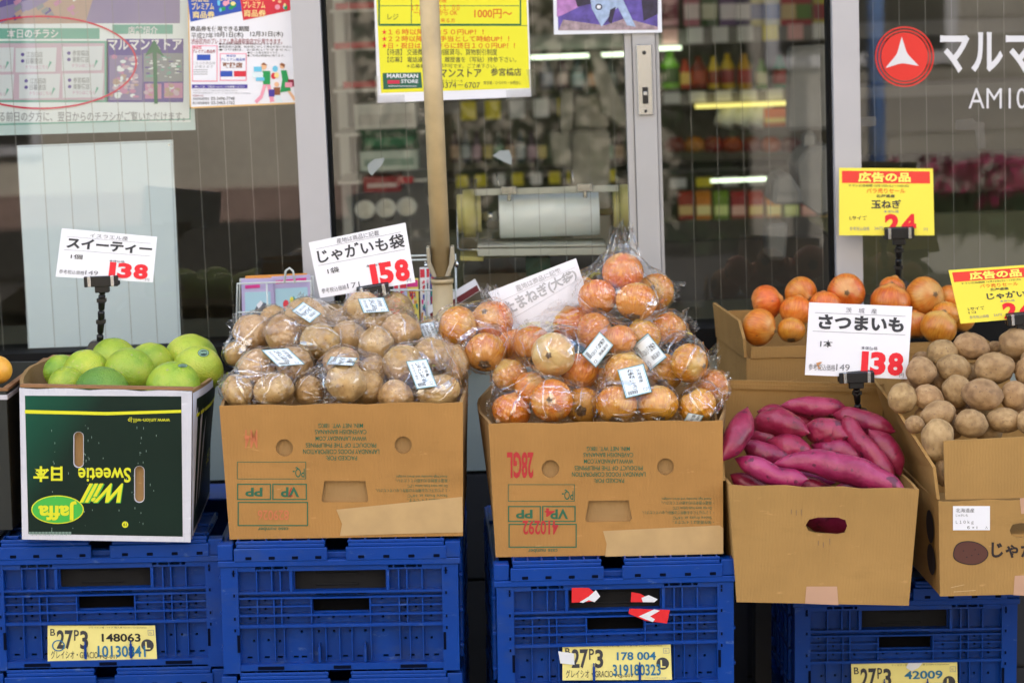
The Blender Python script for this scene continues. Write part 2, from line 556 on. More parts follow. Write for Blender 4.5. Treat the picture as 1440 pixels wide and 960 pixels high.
# houses across the street, sunlit; the panes mirror them; raised to block low sky
M_cream = mat('cream_render', (.46, .41, .33), .85, var=.15, vs=2)
M_tile = mat('beige_tile', (.30, .27, .23), .5, var=.15, vs=5)
M_dark = mat('dark_opening', (.02, .02, .022), .3)
h = empty('house_across', Matrix.Translation((-3.2, -9.2, 0)), 'cream rendered house across the street from the shop', 'house')
b = MB(); b.box((-9, -6, 0), (2.3, 0, 9.4)); b.build('wall', M_cream, h)
b = MB(); b.box((-9.2, -6.2, 9.4), (2.5, .35, 9.6)); b.build('roof', mat('roof_slate', (.07, .07, .08), .7, var=.2), h)
b = MB(); b.box((-9, .003, .30), (2.3, .05, .50)); b.build('brick_band', mat('pinkish_brick', (.26, .17, .14), .8, var=.2, vs=12), h)
b = MB(); b.box((-9, .003, 0), (2.3, .045, .2985)); b.build('plinth', mat('dark_plinth', (.018, .017, .016), .8, var=.3, vs=8), h)
for x0 in (-3.2, -.9):
    b = MB(); b.box((x0, .003, .75), (x0 + 1.3, .06, 2.1))
    wd = b.build('window', M_alu, h)
    b = MB(); b.box((x0 + .06, .062, .81), (x0 + 1.24, .07, 2.04)); b.build('pane', M_dark, wd)
h = empty('tiled_building', Matrix.Translation((3.1, -9.2, 0)), 'beige tiled building across the street', 'building')
b = MB(); b.box((-1.6, -6, 0), (9, 0, 9.0))
for k in range(26):
    b.box((-1.6, .002, k * .34), (9, .012, k * .34 + .325), 0)
b.build('wall', M_tile, h)
b = MB(); b.box((-1.5, .013, 1.1), (-.35, .06, 2.6)); b.box((1.3, .013, .9), (2.6, .06, 2.2)); 
b.build('window', M_alu, h)
b = MB(); b.box((-1.42, .062, 1.18), (-.43, .07, 2.52)); b.box((1.37, .062, .97), (2.53, .07, 2.13)); b.build('pane', M_dark, h)
b = MB(); b.box((-1.9, -4, 0), (1.3, -2.2, 11)); o = b.build('gap_house', M_cream); o.location = (.4, -8, 0); tag(o, 'added cream house closing the gap between the two buildings across the street', 'house')  # added to close the gap and keep low sky light out
hd = MB()  # hedge added so the middle panes mirror something dark
rr = random.Random(3)
for k in range(2600):
    p = V((rr.uniform(-.9, 1.5), rr.uniform(-9.6, -9.1), rr.uniform(0, 1.75)))
    a = V((rr.uniform(-1, 1), rr.uniform(-1, 1), rr.uniform(-1, 1))).normalized() * .045
    c = a.orthogonal() * .6
    hd.add([p - a, p + c, p + a, p - c], [(0, 1, 2, 3)])
hd.build('hedge', mat('hedge_leaf', (.035, .06, .02), .6, var=.4, vs=9)).update_tag()
tag(bpy.data.objects['hedge'], 'dark clipped hedge added across the street between the houses', 'hedge')
o = MB(); o.tube([(2.12, -8.3, -.02), (2.12, -8.3, 3.6)], .05); pole2 = o.build('street_pole', mat('blue_paint', (.12, .25, .55), .5))
tag(pole2, 'slim blue steel pole across the street', 'pole')
pl = empty('flower_planter', Matrix.Translation((2.72, -8.0, -.02)), 'white planter of magenta cyclamen across the street', 'planter')
b = MB(); b.add([(-.42, -.13, 0), (.42, -.13, 0), (.42, .13, 0), (-.42, .13, 0), (-.46, -.15, .2), (.46, -.15, .2), (.46, .15, .2), (-.46, .15, .2)], [(3, 2, 1, 0), (4, 5, 6, 7), (0, 1, 5, 4), (1, 2, 6, 5), (2, 3, 7, 6), (3, 0, 4, 7)])
b.build('trough', mat('planter_white', (.36, .34, .30), .7), pl)
lf, fl = MB(), MB()
for k in range(500):
    p = V((rr.uniform(-.56, .56), rr.uniform(-.2, .2), rr.uniform(.19, .42)))
    a = V((rr.uniform(-1, 1), rr.uniform(-1, 1), rr.uniform(-.6, .6))).normalized() * .05
    c = a.orthogonal()
    lf.add([p - a, p + c, p + a, p - c], [(0, 1, 2, 3)])
for k in range(320):
    p = V((rr.gauss(0, .34), rr.uniform(-.16, .16), rr.uniform(.36, .62)))
    a = V((rr.uniform(-1, 1), rr.uniform(-1, 1), rr.uniform(-1, 1))).normalized() * .03
    c = a.orthogonal()
    fl.add([p - a, p + c, p + a, p - c], [(0, 1, 2, 3)])
lf.build('leaves', mat('cyclamen_leaf', (.03, .06, .025), .6, var=.3), pl)
fl.build('flowers', mat('cyclamen_petal', (.42, .015, .10), .6, var=.3), pl)

# ------------------------------------------------------------------ the shop
shop = empty('shop_building', Matrix.Translation((0, YG, 0)), 'grocery shop front of wide wired-glass windows in pale aluminium frames', 'shop')
M_wallp = mat('sill_panel', '#8e9893', .6, var=.12, vs=5, bump=.15)
M_room = mat('room_wall', (.16, .15, .13), .8, var=.1)
def wbox(name, lo, hi, m):              # world coordinates -> a part of the shop
    b = MB(); b.box((lo[0], lo[1] - YG, lo[2]), (hi[0], hi[1] - YG, hi[2]))
    return b.build(name, m, shop)
ZS = .862                               # top of the low wall under the glass
XL, XR = -6, 6
M_walld = mat('lower_wall_shade', (.018, .018, .02), .7, var=.2, vs=6)  # near black: the shade behind the crates is put into the colour
b = MB()
for k in range(4):                      # low wall in four courses with open joints
    z0 = k * .2155
    b.box((XL, -.03, z0 + .004), (XR, .12, z0 + .2115 if k < 3 else ZS), 0 if k == 3 else 1)
b.box((XL, -.02, 0), (XR, .115, ZS - .01), 1)
b.build('low_wall', [M_wallp, M_walld], shop)
wbox('threshold', (XL, YG - .045, ZS + .001), (XR, YG + .1, ZS + .055), M_gasket)
wbox('wall', (XL, YG - .1, 2.35), (XR, YG + .12, 6.6), mat('shop_render', (.5, .48, .45), .8, var=.1, vs=3))
wbox('roof', (XL, YG - .1, 6.6), (XR, 9, 6.8), M_room)
wbox('side_wall', (XL, YG + .12, 0), (XL + .15, 9, 6.6), M_room)
wbox('side_wall', (XR - .15, YG + .12, 0), (XR, 9, 6.6), M_room)
wbox('back_wall', (XL + .15, 8.8, 0), (XR - .15, 9, 6.6), M_room)
wbox('floor', (XL + .15, YG + .12, .0), (XR - .15, 8.8, .02), mat('shop_floor', (.08, .08, .065), .35, var=.15, vs=2))
wbox('ceiling', (XL + .15, YG + .12, 2.9), (XR - .15, 8.8, 3.0), mat('shop_ceiling', (.25, .25, .23), .8))
# frames: photo edges at the top of the picture and where they meet the boxes
def post(x0, x1, y0, y1, m, name='mullion'):
    return wbox(name, (x0, y0, ZS + .056), (x1, y1, 2.349), m)
def gx(px, py=200, Y=YG):
    return at(px, py, Y).x
ZT = 2.349
post(gx(420), gx(461), YG - .04, YG + .05, M_alu)
post(gx(1169), gx(1206), YG - .045, YG + .05, M_alu)
post(gx(1164), gx(1168.6), YG - .02, YG + .02, M_gasket, 'gasket')
post(gx(461.4), gx(466), YG - .02, YG + .02, M_gasket, 'gasket')
def pane(name, x0, x1, y, nw):
    win = empty(name, None, parent=shop)
    g = MB(); g.add([(x0, y - YG, ZS + .056), (x1, y - YG, ZS + .056), (x1, y - YG, ZT), (x0, y - YG, ZT)], [(0, 1, 2, 3)])
    g.build('pane', M_glass, win)
    b = MB()
    k0 = math.ceil(x0 / .0505)
    k = k0
    while k * .0505 + .012 < x1:
        x = k * .0505 + .012
        b.tube([(x, y - YG + .003, ZS + .057), (x, y - YG + .003, ZT)], .00055, n=4, cap=False)
        k += 1
    b.build('wire', M_wire, win)
    return win
xA, xB = gx(882), gx(930)
win_l = pane('fixed_window', XL + .15, gx(420) - .001, YG, 0)
win_m = pane('sliding_window', gx(466) + .001, xA - .001, YG + .004, 0)
win_s = pane('sliding_window', xB + .001, gx(1164) - .001, YG + .034, 0)
win_r = pane('fixed_window', gx(1206) + .001, XR - .15, YG, 0)
# meeting stile with grooves and a flush lock
b = MB()
W = xB - xA
b.box((xA, -.012, ZS + .057), (xA + W * .20, .03, ZT)); b.box((xA + W * .20 + .0015, -.016, ZS + .057), (xA + W * .88, .05, ZT)); b.box((xA + W * .88 + .0015, -.008, ZS + .057), (xB, .05, ZT))
stile = b.build('stile', M_alu2, win_m)
lk = MB()
c0 = at(906, 112, YG); 
lk.cbox((c0.x, -.018, c0.z), (.029, .005, .135), 0)
lk.cbox((c0.x, -.0215, c0.z - .030), (.011, .004, .032), 1)
lk.cbox((c0.x, -.025, c0.z - .026), (.008, .005, .008), 0)
lk.lathe([(.0, .0), (.004, .0), (.004, .002), (.0, .002)], 1, 10, Matrix.Translation((c0.x, -.0206, c0.z + .052)) @ Matrix.Rotation(R(90), 4, 'X'))
lk.lathe([(.0, .0), (.003, .0), (.003, .002), (.0, .002)], 1, 10, Matrix.Translation((c0.x, -.0206, c0.z - .06)) @ Matrix.Rotation(R(90), 4, 'X'))
lk.build('lock', [M_steel, M_black], win_m, bevel=.001)

# the shop's own name cut in film on the right pane
b = MB()
ps = PxSurf(b, V((0, YG - .002, 0)), V((0, -1, 0)), Matrix.Translation((0, -YG, 0)))
ps.ell(1272, 80, 33, 34, 0, .0004, 40)
ps.ell(1272, 80, 37, 38, 0, .0004, 40, (2.2, 2.2)); ps.ell(1272, 80, 41.5, 42.5, 0, .0004, 40, (2, 2))
cx, cy = 1268, 86
def star3(ps, top, lft, rgt, m):
    pts = []
    T, Lf, Rt = V(top), V(lft), V(rgt)
    c = (T + Lf + Rt) / 3
    for A, B in ((T, Rt), (Rt, Lf), (Lf, T)):
        for k in range(8):
            t = k / 8
            p = A.lerp(B, t)
            p = p.lerp(c, .36 * math.sin(math.pi * t))
            pts.append((p.x, p.y))
    ps.poly(pts, m, .0008)
star3(ps, (1268, 52), (1245, 96), (1292, 93), 1)
ps.text('マルマンストア', 1322, 44, 1640, 103, 1, bold=.028)
ps.text('AM10:00～PM11:00', 1362, 124, 1640, 153, 1, bold=-.004)
b.build('shop_lettering', [mat('logo_red', '#d92a20', .5), mat('logo_white', '#d8d8dc', .5)], win_r)
# scraps of old tape on the panes
def scrap(name, pts, m, parent, label=None, Y=YG):
    b = MB(); s = PxSurf(b, V((0, Y - .003, 0)), V((0, -1, 0)), Matrix.Translation((0, -YG, 0)))
    s.poly(pts, 0, 0)
    return b.build(name, m, parent)
M_scrap = mat('torn_paper_scrap', '#8f9696', .6)
M_tapeold = clear('old_tape', (.9, .9, .88), .07, .25, milk=.25)
scrap('paper_scrap', [(517, 232), (526, 224), (541, 222), (537, 232), (523, 247), (518, 242)], M_scrap, win_m)
scrap('paper_scrap', [(693, 219), (702, 212), (716, 211), (720, 222), (719, 232), (707, 227)], M_scrap, win_m)
scrap('old_tape', [(1343, 169), (1368, 166), (1371, 171), (1384, 172), (1386, 208), (1373, 209), (1371, 183), (1344, 183)], M_tapeold, win_r)
scrap('old_tape', [(1208, 165), (1232, 164), (1232, 177), (1208, 178)], M_tapeold, win_r)

# ------------------------------------------------------------------ inside the shop
M_shelf = mat('shelf_grey', (.50, .50, .48), .5)
M_shelfd = mat('shelf_dark', (.05, .05, .048), .5)
M_lampw = mat('lamp_tube_white', (.8, .9, .8), .4, emit='#e8ffd8', es=.6)
M_lampy = mat('lamp_tube_yellow', (.8, .8, .5), .4, emit='#f2e070', es=.32)
YF = 4.1
def P3(px, py, Y): return at(px, py, Y)
fr = empty('chilled_cabinet', Matrix.Translation((P3(1000, 200, YF).x, YF, .02)), 'open chilled cabinet with lit shelves of cartons at the back of the shop', 'cabinet')
def fbox(name, x0, x1, pz0, pz1, dy0, dy1, m, parent=fr, shadow=True):
    o = fr.matrix_world.translation
    z0, z1 = at(1000, pz1, YF).z, at(1000, pz0, YF).z
    b = MB(); b.box((at(x0, 200, YF).x - o.x, dy0, z0 - o.z), (at(x1, 200, YF).x - o.x, dy1, z1 - o.z))
    return b.build(name, m, parent)
fr_back = fbox('back_panel', 600, 1500, -140, 420, .5, .54, mat('cabinet_back', (.13, .12, .085), .7))
for (a, c, t_) in ((38, 62, 0), (128, 146, 0), (235, 238, 1)):
    fbox('shelf', 600, 1500, a + 6, a + 9, .02, .5, M_shelfd)
    fbox('price_rail', 600, 1500, a + 2, c, -.012, .0, mat('price_rail', (.20, .19, .18), .6))
fbox('light_tube', 978, 1105, 146, 151, -.05, -.02, M_lampy)
fbox('light_tube', 750, 886, 69, 74, -.05, -.02, M_lampw)
fbox('light_tube', 988, 1116, 243, 247, -.30, -.28, M_lampw)
fbox('light_tube', 905, 960, 63, 68, -.05, -.02, M_lampw)
fbox('base', 600, 1500, 300, 470, -.3, .5, mat('cabinet_base', (.16, .165, .10), .5))
def tags(x0, n, st, y0, y1, cols):
    for k in range(n):
        fbox('price_ticket', x0 + k * st, x0 + k * st + st * .62, y0, y1, -.018, -.0125, mat('ticket_' + cols[k % len(cols)], {'w': '#cfcfcf', 'y': '#d8c92e', 'p': '#d8a8a8'}[cols[k % len(cols)]], .7))
tags(935, 7, 35, 38, 60, 'pwwwy')
tags(650, 7, 34, 130, 156, 'yywwyww')
tags(935, 6, 36, 128, 143, 'ww')
gi = [0]
def good(px, py_top, py_bot, wpx, cols, kind, dy=.06):
    """a carton or bottle on the cabinet: body, printed band, cap"""
    gi[0] += 1
    p0, p1 = at(px, py_bot, YF), at(px, py_top, YF)
    wd = wpx * (YF + 3.9) / FPX
    hh = p1.z - p0.z
    M = Matrix.Translation((p0.x, YF + dy, p0.z))
    nm, lab = kind
    root = empty(nm, M, lab, nm.split('_')[-1], 'goods on the chilled cabinet shelves')
    mb = MB()
    if 'carton' in nm:
        mb.box((-wd / 2, 0, 0), (wd / 2, wd, hh * .8)); mb.add([(-wd / 2, 0, hh * .8), (wd / 2, 0, hh * .8), (wd / 2, wd, hh * .8), (-wd / 2, wd, hh * .8), (-wd / 2, wd / 2, hh), (wd / 2, wd / 2, hh)], [(0, 1, 5, 4), (2, 3, 4, 5), (1, 2, 5), (3, 0, 4)])
    else:
        mb.lathe([(.001, 0), (wd * .48, 0), (wd * .5, hh * .1), (wd * .5, hh * .62), (wd * .22, hh * .85), (wd * .2, hh), (0.001, hh)], 0, 14)
    mb.build('body', mat('pack_' + cols[0], '#' + cols[0], .45), root)
    mb = MB()
    if 'carton' in nm:
        mb.box((-wd * .48, -.004, hh * .15), (wd * .48, -.001, hh * .5))
    else:
        mb.lathe([(wd * .505, hh * .16), (wd * .51, hh * .17), (wd * .51, hh * .55), (wd * .505, hh * .56)], 0, 14)
    mb.build('printed_label', mat('pack_' + cols[1], '#' + cols[1], .45), root)
pal = [('c88a98', '7c2340'), ('b56a7a', 'e6d6d6'), ('36502a', 'c8c8b0'), ('5a3a70', 'd8d0d8'), ('3b2a55', 'e0dce0'), ('b8b070', '4c5a90'), ('c0c0a8', '3c5a98'), ('a82830', 'c8b080'), ('a03038', '5a7a30'), ('b0a840', '8c2a30')]
for k, px in enumerate((945, 975, 1000, 1026, 1048, 1068, 1090, 1112, 1134, 1158)):
    good(px, -26, 37, 22, pal[k], ('juice_carton', '%s sided juice carton in the top row of the chilled cabinet' % ('pink', 'rose', 'dark green', 'violet', 'deep purple', 'olive', 'pale khaki', 'scarlet', 'crimson', 'mustard')[k]))
good(945, 72, 126, 26, ('7cc030', '405a20'), ('green_bottle', 'lime green bottle on the second chilled shelf'))
good(985, 80, 126, 24, ('7a2418', 'a8401c'), ('red_packet_bottle', 'brown red bottle on the second chilled shelf'))
good(1026, 76, 126, 20, ('c8a820', '8c2418'), ('yellow_bottle', 'first yellow bottle beside the brown red one'))
good(1050, 76, 126, 20, ('c89820', 'a83020'), ('yellow_bottle', 'second yellow bottle with a red band'))
good(1100, 78, 126, 20, ('2c7a50', 'a82820'), ('teal_bottle', 'teal capped bottle on the second chilled shelf'))
for k, px in enumerate((770, 792, 814, 838, 860)):
    good(px, 84, 128, 19, (('3c3a48', '7a7c90'), ('4a3038', 'a89090'), ('38424a', '8898a0'), ('503a30', 'b08060'), ('3a3a3a', '8a8a8a'))[k], ('dark_bottle', '%s labelled dark bottle under the lit tube behind the roller' % ('violet', 'rose', 'blue', 'tan', 'grey')[k]))
for k, px in enumerate((1026, 1050, 1072)):
    b = MB(); p = at(px, 178, YF); b.tube([(-.02, 0, 0), (.0, .01, .05), (.03, .02, .11)], [.03, .035, .028], n=10)
    o = b.build('leek_bundle', mat('leek_white', (.75, .78, .70), .6)); o.matrix_world = Matrix.Translation((p.x, YF + .03, p.z)); tag(o, 'white leek bundle under the yellow lamp, %s of three' % ('nearest the dark gap', 'middle one', 'beside the orange packs')[k], 'leek', 'goods on the chilled cabinet shelves')
b = MB(); p = at(1088, 178, YF); b.box((-.03, 0, 0), (.05, .05, .06)); b.box((-.03, -.004, .012), (.05, -.001, .028), 1)
o = b.build('snack_pack', [mat('pack_orange', '#c8641e', .5), mat('pack_cream', '#e0d080', .5)], bevel=.004); o.matrix_world = Matrix.Translation((p.x, YF, p.z)); tag(o, 'orange snack pack beside the leeks on the lit shelf', 'pack', 'goods on the chilled cabinet shelves')
for k in range(7):
    p = at(950 + k * 27, 215, YF)
    b = MB(); b.lathe([(.001, 0), (.035, .005), (.04, .03), (.02, .05), (.001, .052)], 0, 10)
    o = b.build('vegetable_pack', mat('veg_%d' % k, ('#6a2418', '#a86a28', '#782018', '#8c3a1c', '#6a1c14', '#a04a24', '#5c2018')[k], .5)); o.matrix_world = Matrix.Translation((p.x, YF + .02, p.z))
    tag(o, 'reddish vegetable pack in the dim row below the leeks', 'pack', 'dim vegetable packs on the cabinet')
for k in range(16):
    c = (('4a2a2a', 'b89a80'), ('2e3a44', 'a8b0b4'), ('503848', 'c0a0b0'), ('3c3424', 'c8b468'), ('24382c', '88a890'))[k % 5]
    good(640 + k * 15.5, 186, 231, 13, c, ('dim_bottle', 'dim bottle in the lower row of the chilled cabinet behind the bag roll'))
for k in range(9):
    c = (('a02818', 'e0c080'), ('c87820', 'f0e0a0'), ('688028', 'd0d890'), ('8c1c28', 'd8a8a0'))[k % 4]
    good(958 + k * 24, 262, 300, 20, c, ('packed_carton', 'dim pack on the lowest shelf of the chilled cabinet'), -.22)
for k, px in enumerate((966, 1006, 1074, 1125, 1146)):
    good(px, 84 - 4 * (k % 2), 126, 17, (('b83a20', 'e8c060'), ('d8b830', '903018'), ('5a8c2c', 'e0e0b0'), ('b02030', 'e8d0a0'), ('d0c8b0', '3858a0'))[k], ('slim_bottle', '%s slim bottle between the wider ones on the second chilled shelf' % ('orange red', 'deep yellow', 'leaf green', 'scarlet', 'cream')[k]))
tags(640, 9, 26, 233, 250, 'yywyw')
tags(940, 6, 37, 249, 262, 'wyw')
# gondola at the left behind the sliding pane
YL = 2.6
g0 = at(530, 150, YL)
gon = empty('shelf_rack', Matrix.Translation((g0.x, YL, .02)), 'white shelf rack with red price strips seen through the sliding window', 'rack')
def lb(name, x0, x1, y0, y1, d0, d1, m, parent=gon):
    z0, z1 = at(530, y1, YL).z, at(530, y0, YL).z
    b = MB(); b.box((at(x0, 150, YL).x - g0.x, d0, z0 - .02), (at(x1, 150, YL).x - g0.x, d1, z1 - .02)); return b.build(name, m, parent)
lb('upright', 466, 480, -150, 420, .25, .30, M_shelf)
lb('back_panel', 470, 600, -150, 420, .32, .34, mat('rack_back', (.20, .19, .18), .6))
for a in (12, 66, 124, 185, 252):
    lb('shelf', 472, 598, a, a + 4, -.05, .3, M_shelf)
for a, xx in ((5, 480), (60, 476), (115, 486), (250, 508)):
    lb('price_strip', xx, xx + 70, a - 2, a + 7, -.058, -.052, mat('strip_red', '#a8182c', .5))
for k, (x0, x1, y0, y1, c1, c2) in enumerate(((500, 585, 145, 180, 'c9c9c4', 'b8b4b0'), (508, 586, 181, 210, '14432c', '2a6a4a'), (505, 585, 211, 238, 'b8c4bc', '8aa094'), (508, 560, 247, 268, '8a1824', 'c8b0b0'))):
    z0, z1 = at(530, y1, YL).z, at(530, y0, YL).z
    xa, xb = at(x0, 150, YL).x, at(x1, 150, YL).x
    b = MB(); b.box((xa - (xa + xb) / 2, -.06, 0), (xb - (xa + xb) / 2, .1, z1 - z0)); b.box((xa - (xa + xb) / 2 + .01, -.063, .012), (xb - (xa + xb) / 2 - .01, -.0605, (z1 - z0) * .6), 1)
    o = b.build('goods_box', [mat('gb_' + c1, '#' + c1, .6), mat('gb_' + c2, '#' + c2, .6)]); o.matrix_world = Matrix.Translation(((xa + xb) / 2, YL, z0))
    tag(o, ('pale box highest in the pile on the shelf rack', 'dark green box in the pile on the shelf rack', 'pale green box under the dark green one', 'red box lowest on the shelf rack')[k], 'box')
for k, (px, py) in enumerate(((516, 300), (545, 298), (574, 296))):
    p = at(px, py, YL); b = MB(); b.lathe([(.02, 0), (.026, .03), (.028, .034), (.024, .034), (.018, .004), (.001, .004)], 0, 16)
    o = b.build('white_cup', mat('cup_white', (.7, .7, .66), .5)); o.matrix_world = Matrix.Translation((p.x, YL - .05, p.z)) @ Matrix.Rotation(R(60), 4, 'X')
    tag(o, '%s of the three round white cups low on the rack' % ('leftmost', 'middle', 'rightmost')[k], 'cup')
# beige coat-like machine with an arm, and the till
M_beige = mat('till_beige', (.34, .33, .28), .5, var=.1)
YM = 3.2
m0 = at(815, 200, YM)
mc = empty('label_machine', Matrix.Translation((m0.x, YM, .02)), 'beige machine of stacked blocks with a raised arm behind the sliding window', 'machine')
def mbx(name, pts, d0, d1, m=M_beige, parent=None):
    par = parent or mc; o = V((m0.x, YM, .02))
    b = MB(); loop = [(at(x, y, YM).x - o.x, at(x, y, YM).z - o.z) for x, y in pts]
    b.plate(loop, [], d1 - d0, 0, Matrix.Translation((0, d0, 0))); return b.build(name, m, par, bevel=.008)
mbx('casing', [(788, 125), (805, 125), (803, 186), (786, 186)], -.1, .05)
mbx('casing', [(806, 135), (855, 132), (855, 180), (804, 180)], -.05, .1)
mbx('tray', [(770, 186), (800, 183), (802, 232), (776, 232)], -.12, .04)
mbx('pillar', [(803, 182), (856, 182), (858, 420), (803, 420)], -.06, .12)
mbx('arm', [(826, 70), (842, 70), (886, 172), (872, 178), (846, 160)], -.08, -.02)
YK = 1.9
m0 = at(1120, 200, YK)
till = empty('cash_till', Matrix.Translation((m0.x, YK, .02)), 'grey beige cash till with a screen at the back of the right sliding pane', 'till')
M_till = mat('till_grey', (.20, .20, .19), .45, var=.1); YM = YK; mc = till
mbx('screen', [(1108, 66), (1164, 62), (1168, 182), (1106, 184)], -.03, .03, M_till)
mbx('stand', [(1128, 185), (1146, 185), (1150, 240), (1126, 240)], -.02, .02, M_till)
mbx('body', [(1112, 225), (1128, 205), (1162, 200), (1172, 290), (1148, 300), (1118, 280)], -.1, .08, M_till)
mbx('printer', [(1082, 245), (1102, 238), (1118, 262), (1122, 282), (1078, 282)], -.12, .06, M_till)
mbx('counter', [(930, 345), (1180, 335), (1180, 470), (930, 470)], .1, .6, mat('counter_dark', (.05, .045, .04), .5))
mbx('basket', [(1072, 310), (1102, 308), (1098, 360), (1074, 360)], -.1, .02, M_till)
# ceiling tubes that light the shop
for k, (x, y) in enumerate(((-1.5, 2.4), (1.2, 2.4), (-1.5, 5.5), (1.2, 5.5))):
    b = MB(); b.box((-.6, -.1, 0), (.6, .1, .05))
    lt = empty('ceiling_light', Matrix.Translation((x, y, 2.84)), 'ceiling light fitting inside the shop', 'ceiling light', 'ceiling lights in the shop')
    b.build('housing', M_shelf, lt)
    b = MB(); b.tube([(-.58, 0, -.02), (.58, 0, -.02)], .018); b.build('tube', mat('ceiling_tube', (.8, .8, .8), .4, emit='#f4ffe8', es=.9), lt)

# ------------------------------------------------------------------ things on the panes
def pcard(name, px, Y, label, cat, mats, draw, th=.0012, n=None, group=None, extra=None):
    """a flat printed sheet: px = its outline corners (TL, TR, BR, BL) in the photo at depth Y, facing the street"""
    n = V(n or (0, -1, 0)).normalized()
    P0 = at(px[0][0], px[0][1], Y)
    pts = [atplane(x, y, P0, n) for x, y in px]
    c = (pts[2] + pts[3]) / 2
    Mi = Matrix.Translation(-c)
    mb = MB()
    f = [p - c for p in pts]; k = [p - n * th for p in f]
    mb.add(f + k, [(3, 2, 1, 0), (4, 5, 6, 7), (0, 1, 5, 4), (1, 2, 6, 5), (2, 3, 7, 6), (3, 0, 4, 7)], 0)
    s = PxSurf(mb, P0, n, Mi)
    tl, tr, br, bl = [V((x, y, 0)) for x, y in px]
    class Q(PxSurf):                    # (0..1, 0..1) across the outline -> photo pixel -> plane
        def P(q, a, b_, l):
            t = tl.lerp(tr, a); u = bl.lerp(br, a); w_ = t.lerp(u, b_)
            return q.Mi @ (atplane(w_.x, w_.y, q.p, q.nw) + q.nw * l)
    q = Q(mb, P0, n, Mi)
    draw(s, q)
    o = mb.build(name, mats, None, Matrix.Translation(c))
    tag(o, label, cat, group)
    return o

# big shop-introduction poster, inside the pane
MP = [mat('poster_pale', '#c3d8da', .7), mat('poster_teal', '#6fae9f', .7), mat('poster_pink', '#c9b3c4', .7), mat('poster_card', '#d6dde4', .7), mat('poster_purple', '#5b4c9a', .7), M_white, mat('poster_red', '#d31e4c', .6), mat('poster_green', '#0d6a4c', .6), mat('poster_grey', '#8a9098', .7), mat('poster_lilac', '#8f83ad', .7), mat('poster_tan', '#b79c90', .7), mat('poster_rose', '#c58ab0', .7), mat('poster_white', '#e4ecf0', .7)]
def d_intro(s, q):
    s.rect(-60, -30, 268, 172, 12, .0002)
    s.rect(-60, -60, 253, 33, 9, .0004)
    rr = random.Random(5)
    s.poly([(-60, 28), (40, 0), (75, -30), (-60, -30)], 4, .0006); s.poly([(0, 34), (60, 6), (100, -20), (140, -30), (120, 33)], 10, .0007)
    for k in range(26):
        x, y = rr.uniform(-20, 110), rr.uniform(-10, 26); s.poly([(x, y), (x + 9, y - 6), (x + 12, y - 1), (x + 3, y + 5)], rr.choice((8, 11, 12, 10, 4)), .0009 + k * 1e-5)
    s.rect(-40, 40, 140, 55, 1, .0005); s.text('本日のチラシ', 10, 41, 82, 54, 5, .02, lift=.0008)
    s.rect(158, 35, 243, 48, 1, .0005); s.text('店舗紹介', 180, 37, 222, 49, 5, .02, lift=.0008)
    s.rect(-40, 58, 152, 144, 1, .0005); s.rect(-40, 61, 147, 141, 2, .0007)
    for (x, y) in ((-38, 68), (22, 68), (87, 66), (-38, 106), (27, 105), (88, 104)):
        s.poly([(x, y), (x + 58, y - 1), (x + 56, y + 33), (x, y + 34)], 3, .0009)
        a = '参宮橋店' if x > 80 else ('江古田店' if x > 0 else '曙町店')
        bq = '東新宿店' if x > 80 else ('日暮里店' if x > 0 else '戸町店')
        s.ell(x + 10, y + 9, 2.6, 2.6, 4, .0011, 10); s.ell(x + 10, y + 18, 2.6, 2.6, 4, .0011, 10)
        s.text(a, x + 15, y + 5, x + 38, y + 13, 8, .01, lift=.0011); s.text(bq, x + 15, y + 14, x + 38, y + 22, 8, .01, lift=.0011)
        s.text('チラシはこちら', x + 14, y + 24, x + 46, y + 29, 11, lift=.0011)
        s.poly([(x + 48, y + 18), (x + 51, y + 20), (x + 45, y + 30)], 1, .0011)
    s.rect(150, 55, 258, 144, 4, .0005); s.text('マルマンストア', 152, 55, 256, 71, 5, .03, lift=.0008)
    s.rect(154, 78, 200, 141, 9, .0008); s.rect(202, 75, 257, 115, 8, .0008); s.rect(204, 118, 227, 139, 11, .0008); s.rect(231, 117, 257, 138, 11, .0008)
    for k in range(60):
        x, y = rr.uniform(156, 192), rr.uniform(80, 136); s.ell(x, y, rr.uniform(2, 6), rr.uniform(1.5, 4), rr.choice((11, 10, 12, 2, 9)), .001 + k * 1e-5, 8)
    for k in range(40):
        x, y = rr.uniform(204, 250), rr.uniform(78, 112); s.rect(x, y, x + rr.uniform(2, 8), y + rr.uniform(1, 3), rr.choice((1, 12, 3, 4)), .001 + k * 1e-5)
    for k in range(24):
        x, y = rr.choice((rr.uniform(206, 222), rr.uniform(233, 252))), rr.uniform(120, 134); s.ell(x, y, 4, 3, rr.choice((2, 10, 12, 11)), .001 + k * 1e-5, 8)
    s.text('入る前日の夕方に、翌日からのチラシがご覧いただけます。', -12, 157, 260, 171, 8, .004, lift=.0008)
    s.poly([(-60, 176), (268, 167), (268, 168.5), (-60, 178)], 1, .0006)
    s.poly([(266.5, 60), (268, 60), (268, 168), (266.5, 168)], 1, .0007)
    s.ell(58, 88, 135, 66, 6, .0018, 64, (2.6, 2.6))
    s.poly([(217, 146), (222, 146), (220.5, 74), (231, 80), (217, 56), (204, 79), (215, 74)], 7, .0022)
pcard('shop_poster', [(-90, -70), (262, -70), (275, 183), (-90, 193)], YG + .02, 'large pale poster with a red ellipse and green arrow, behind the left pane', 'poster', MP, d_intro)
def d_board(s, q):
    q.rect(.004, .004, .996, .008, 1, .0005); q.rect(.985, .01, .99, .99, 1, .0005)
    q.ell(.975, .02, .006, .004, 2, .0008, 8)
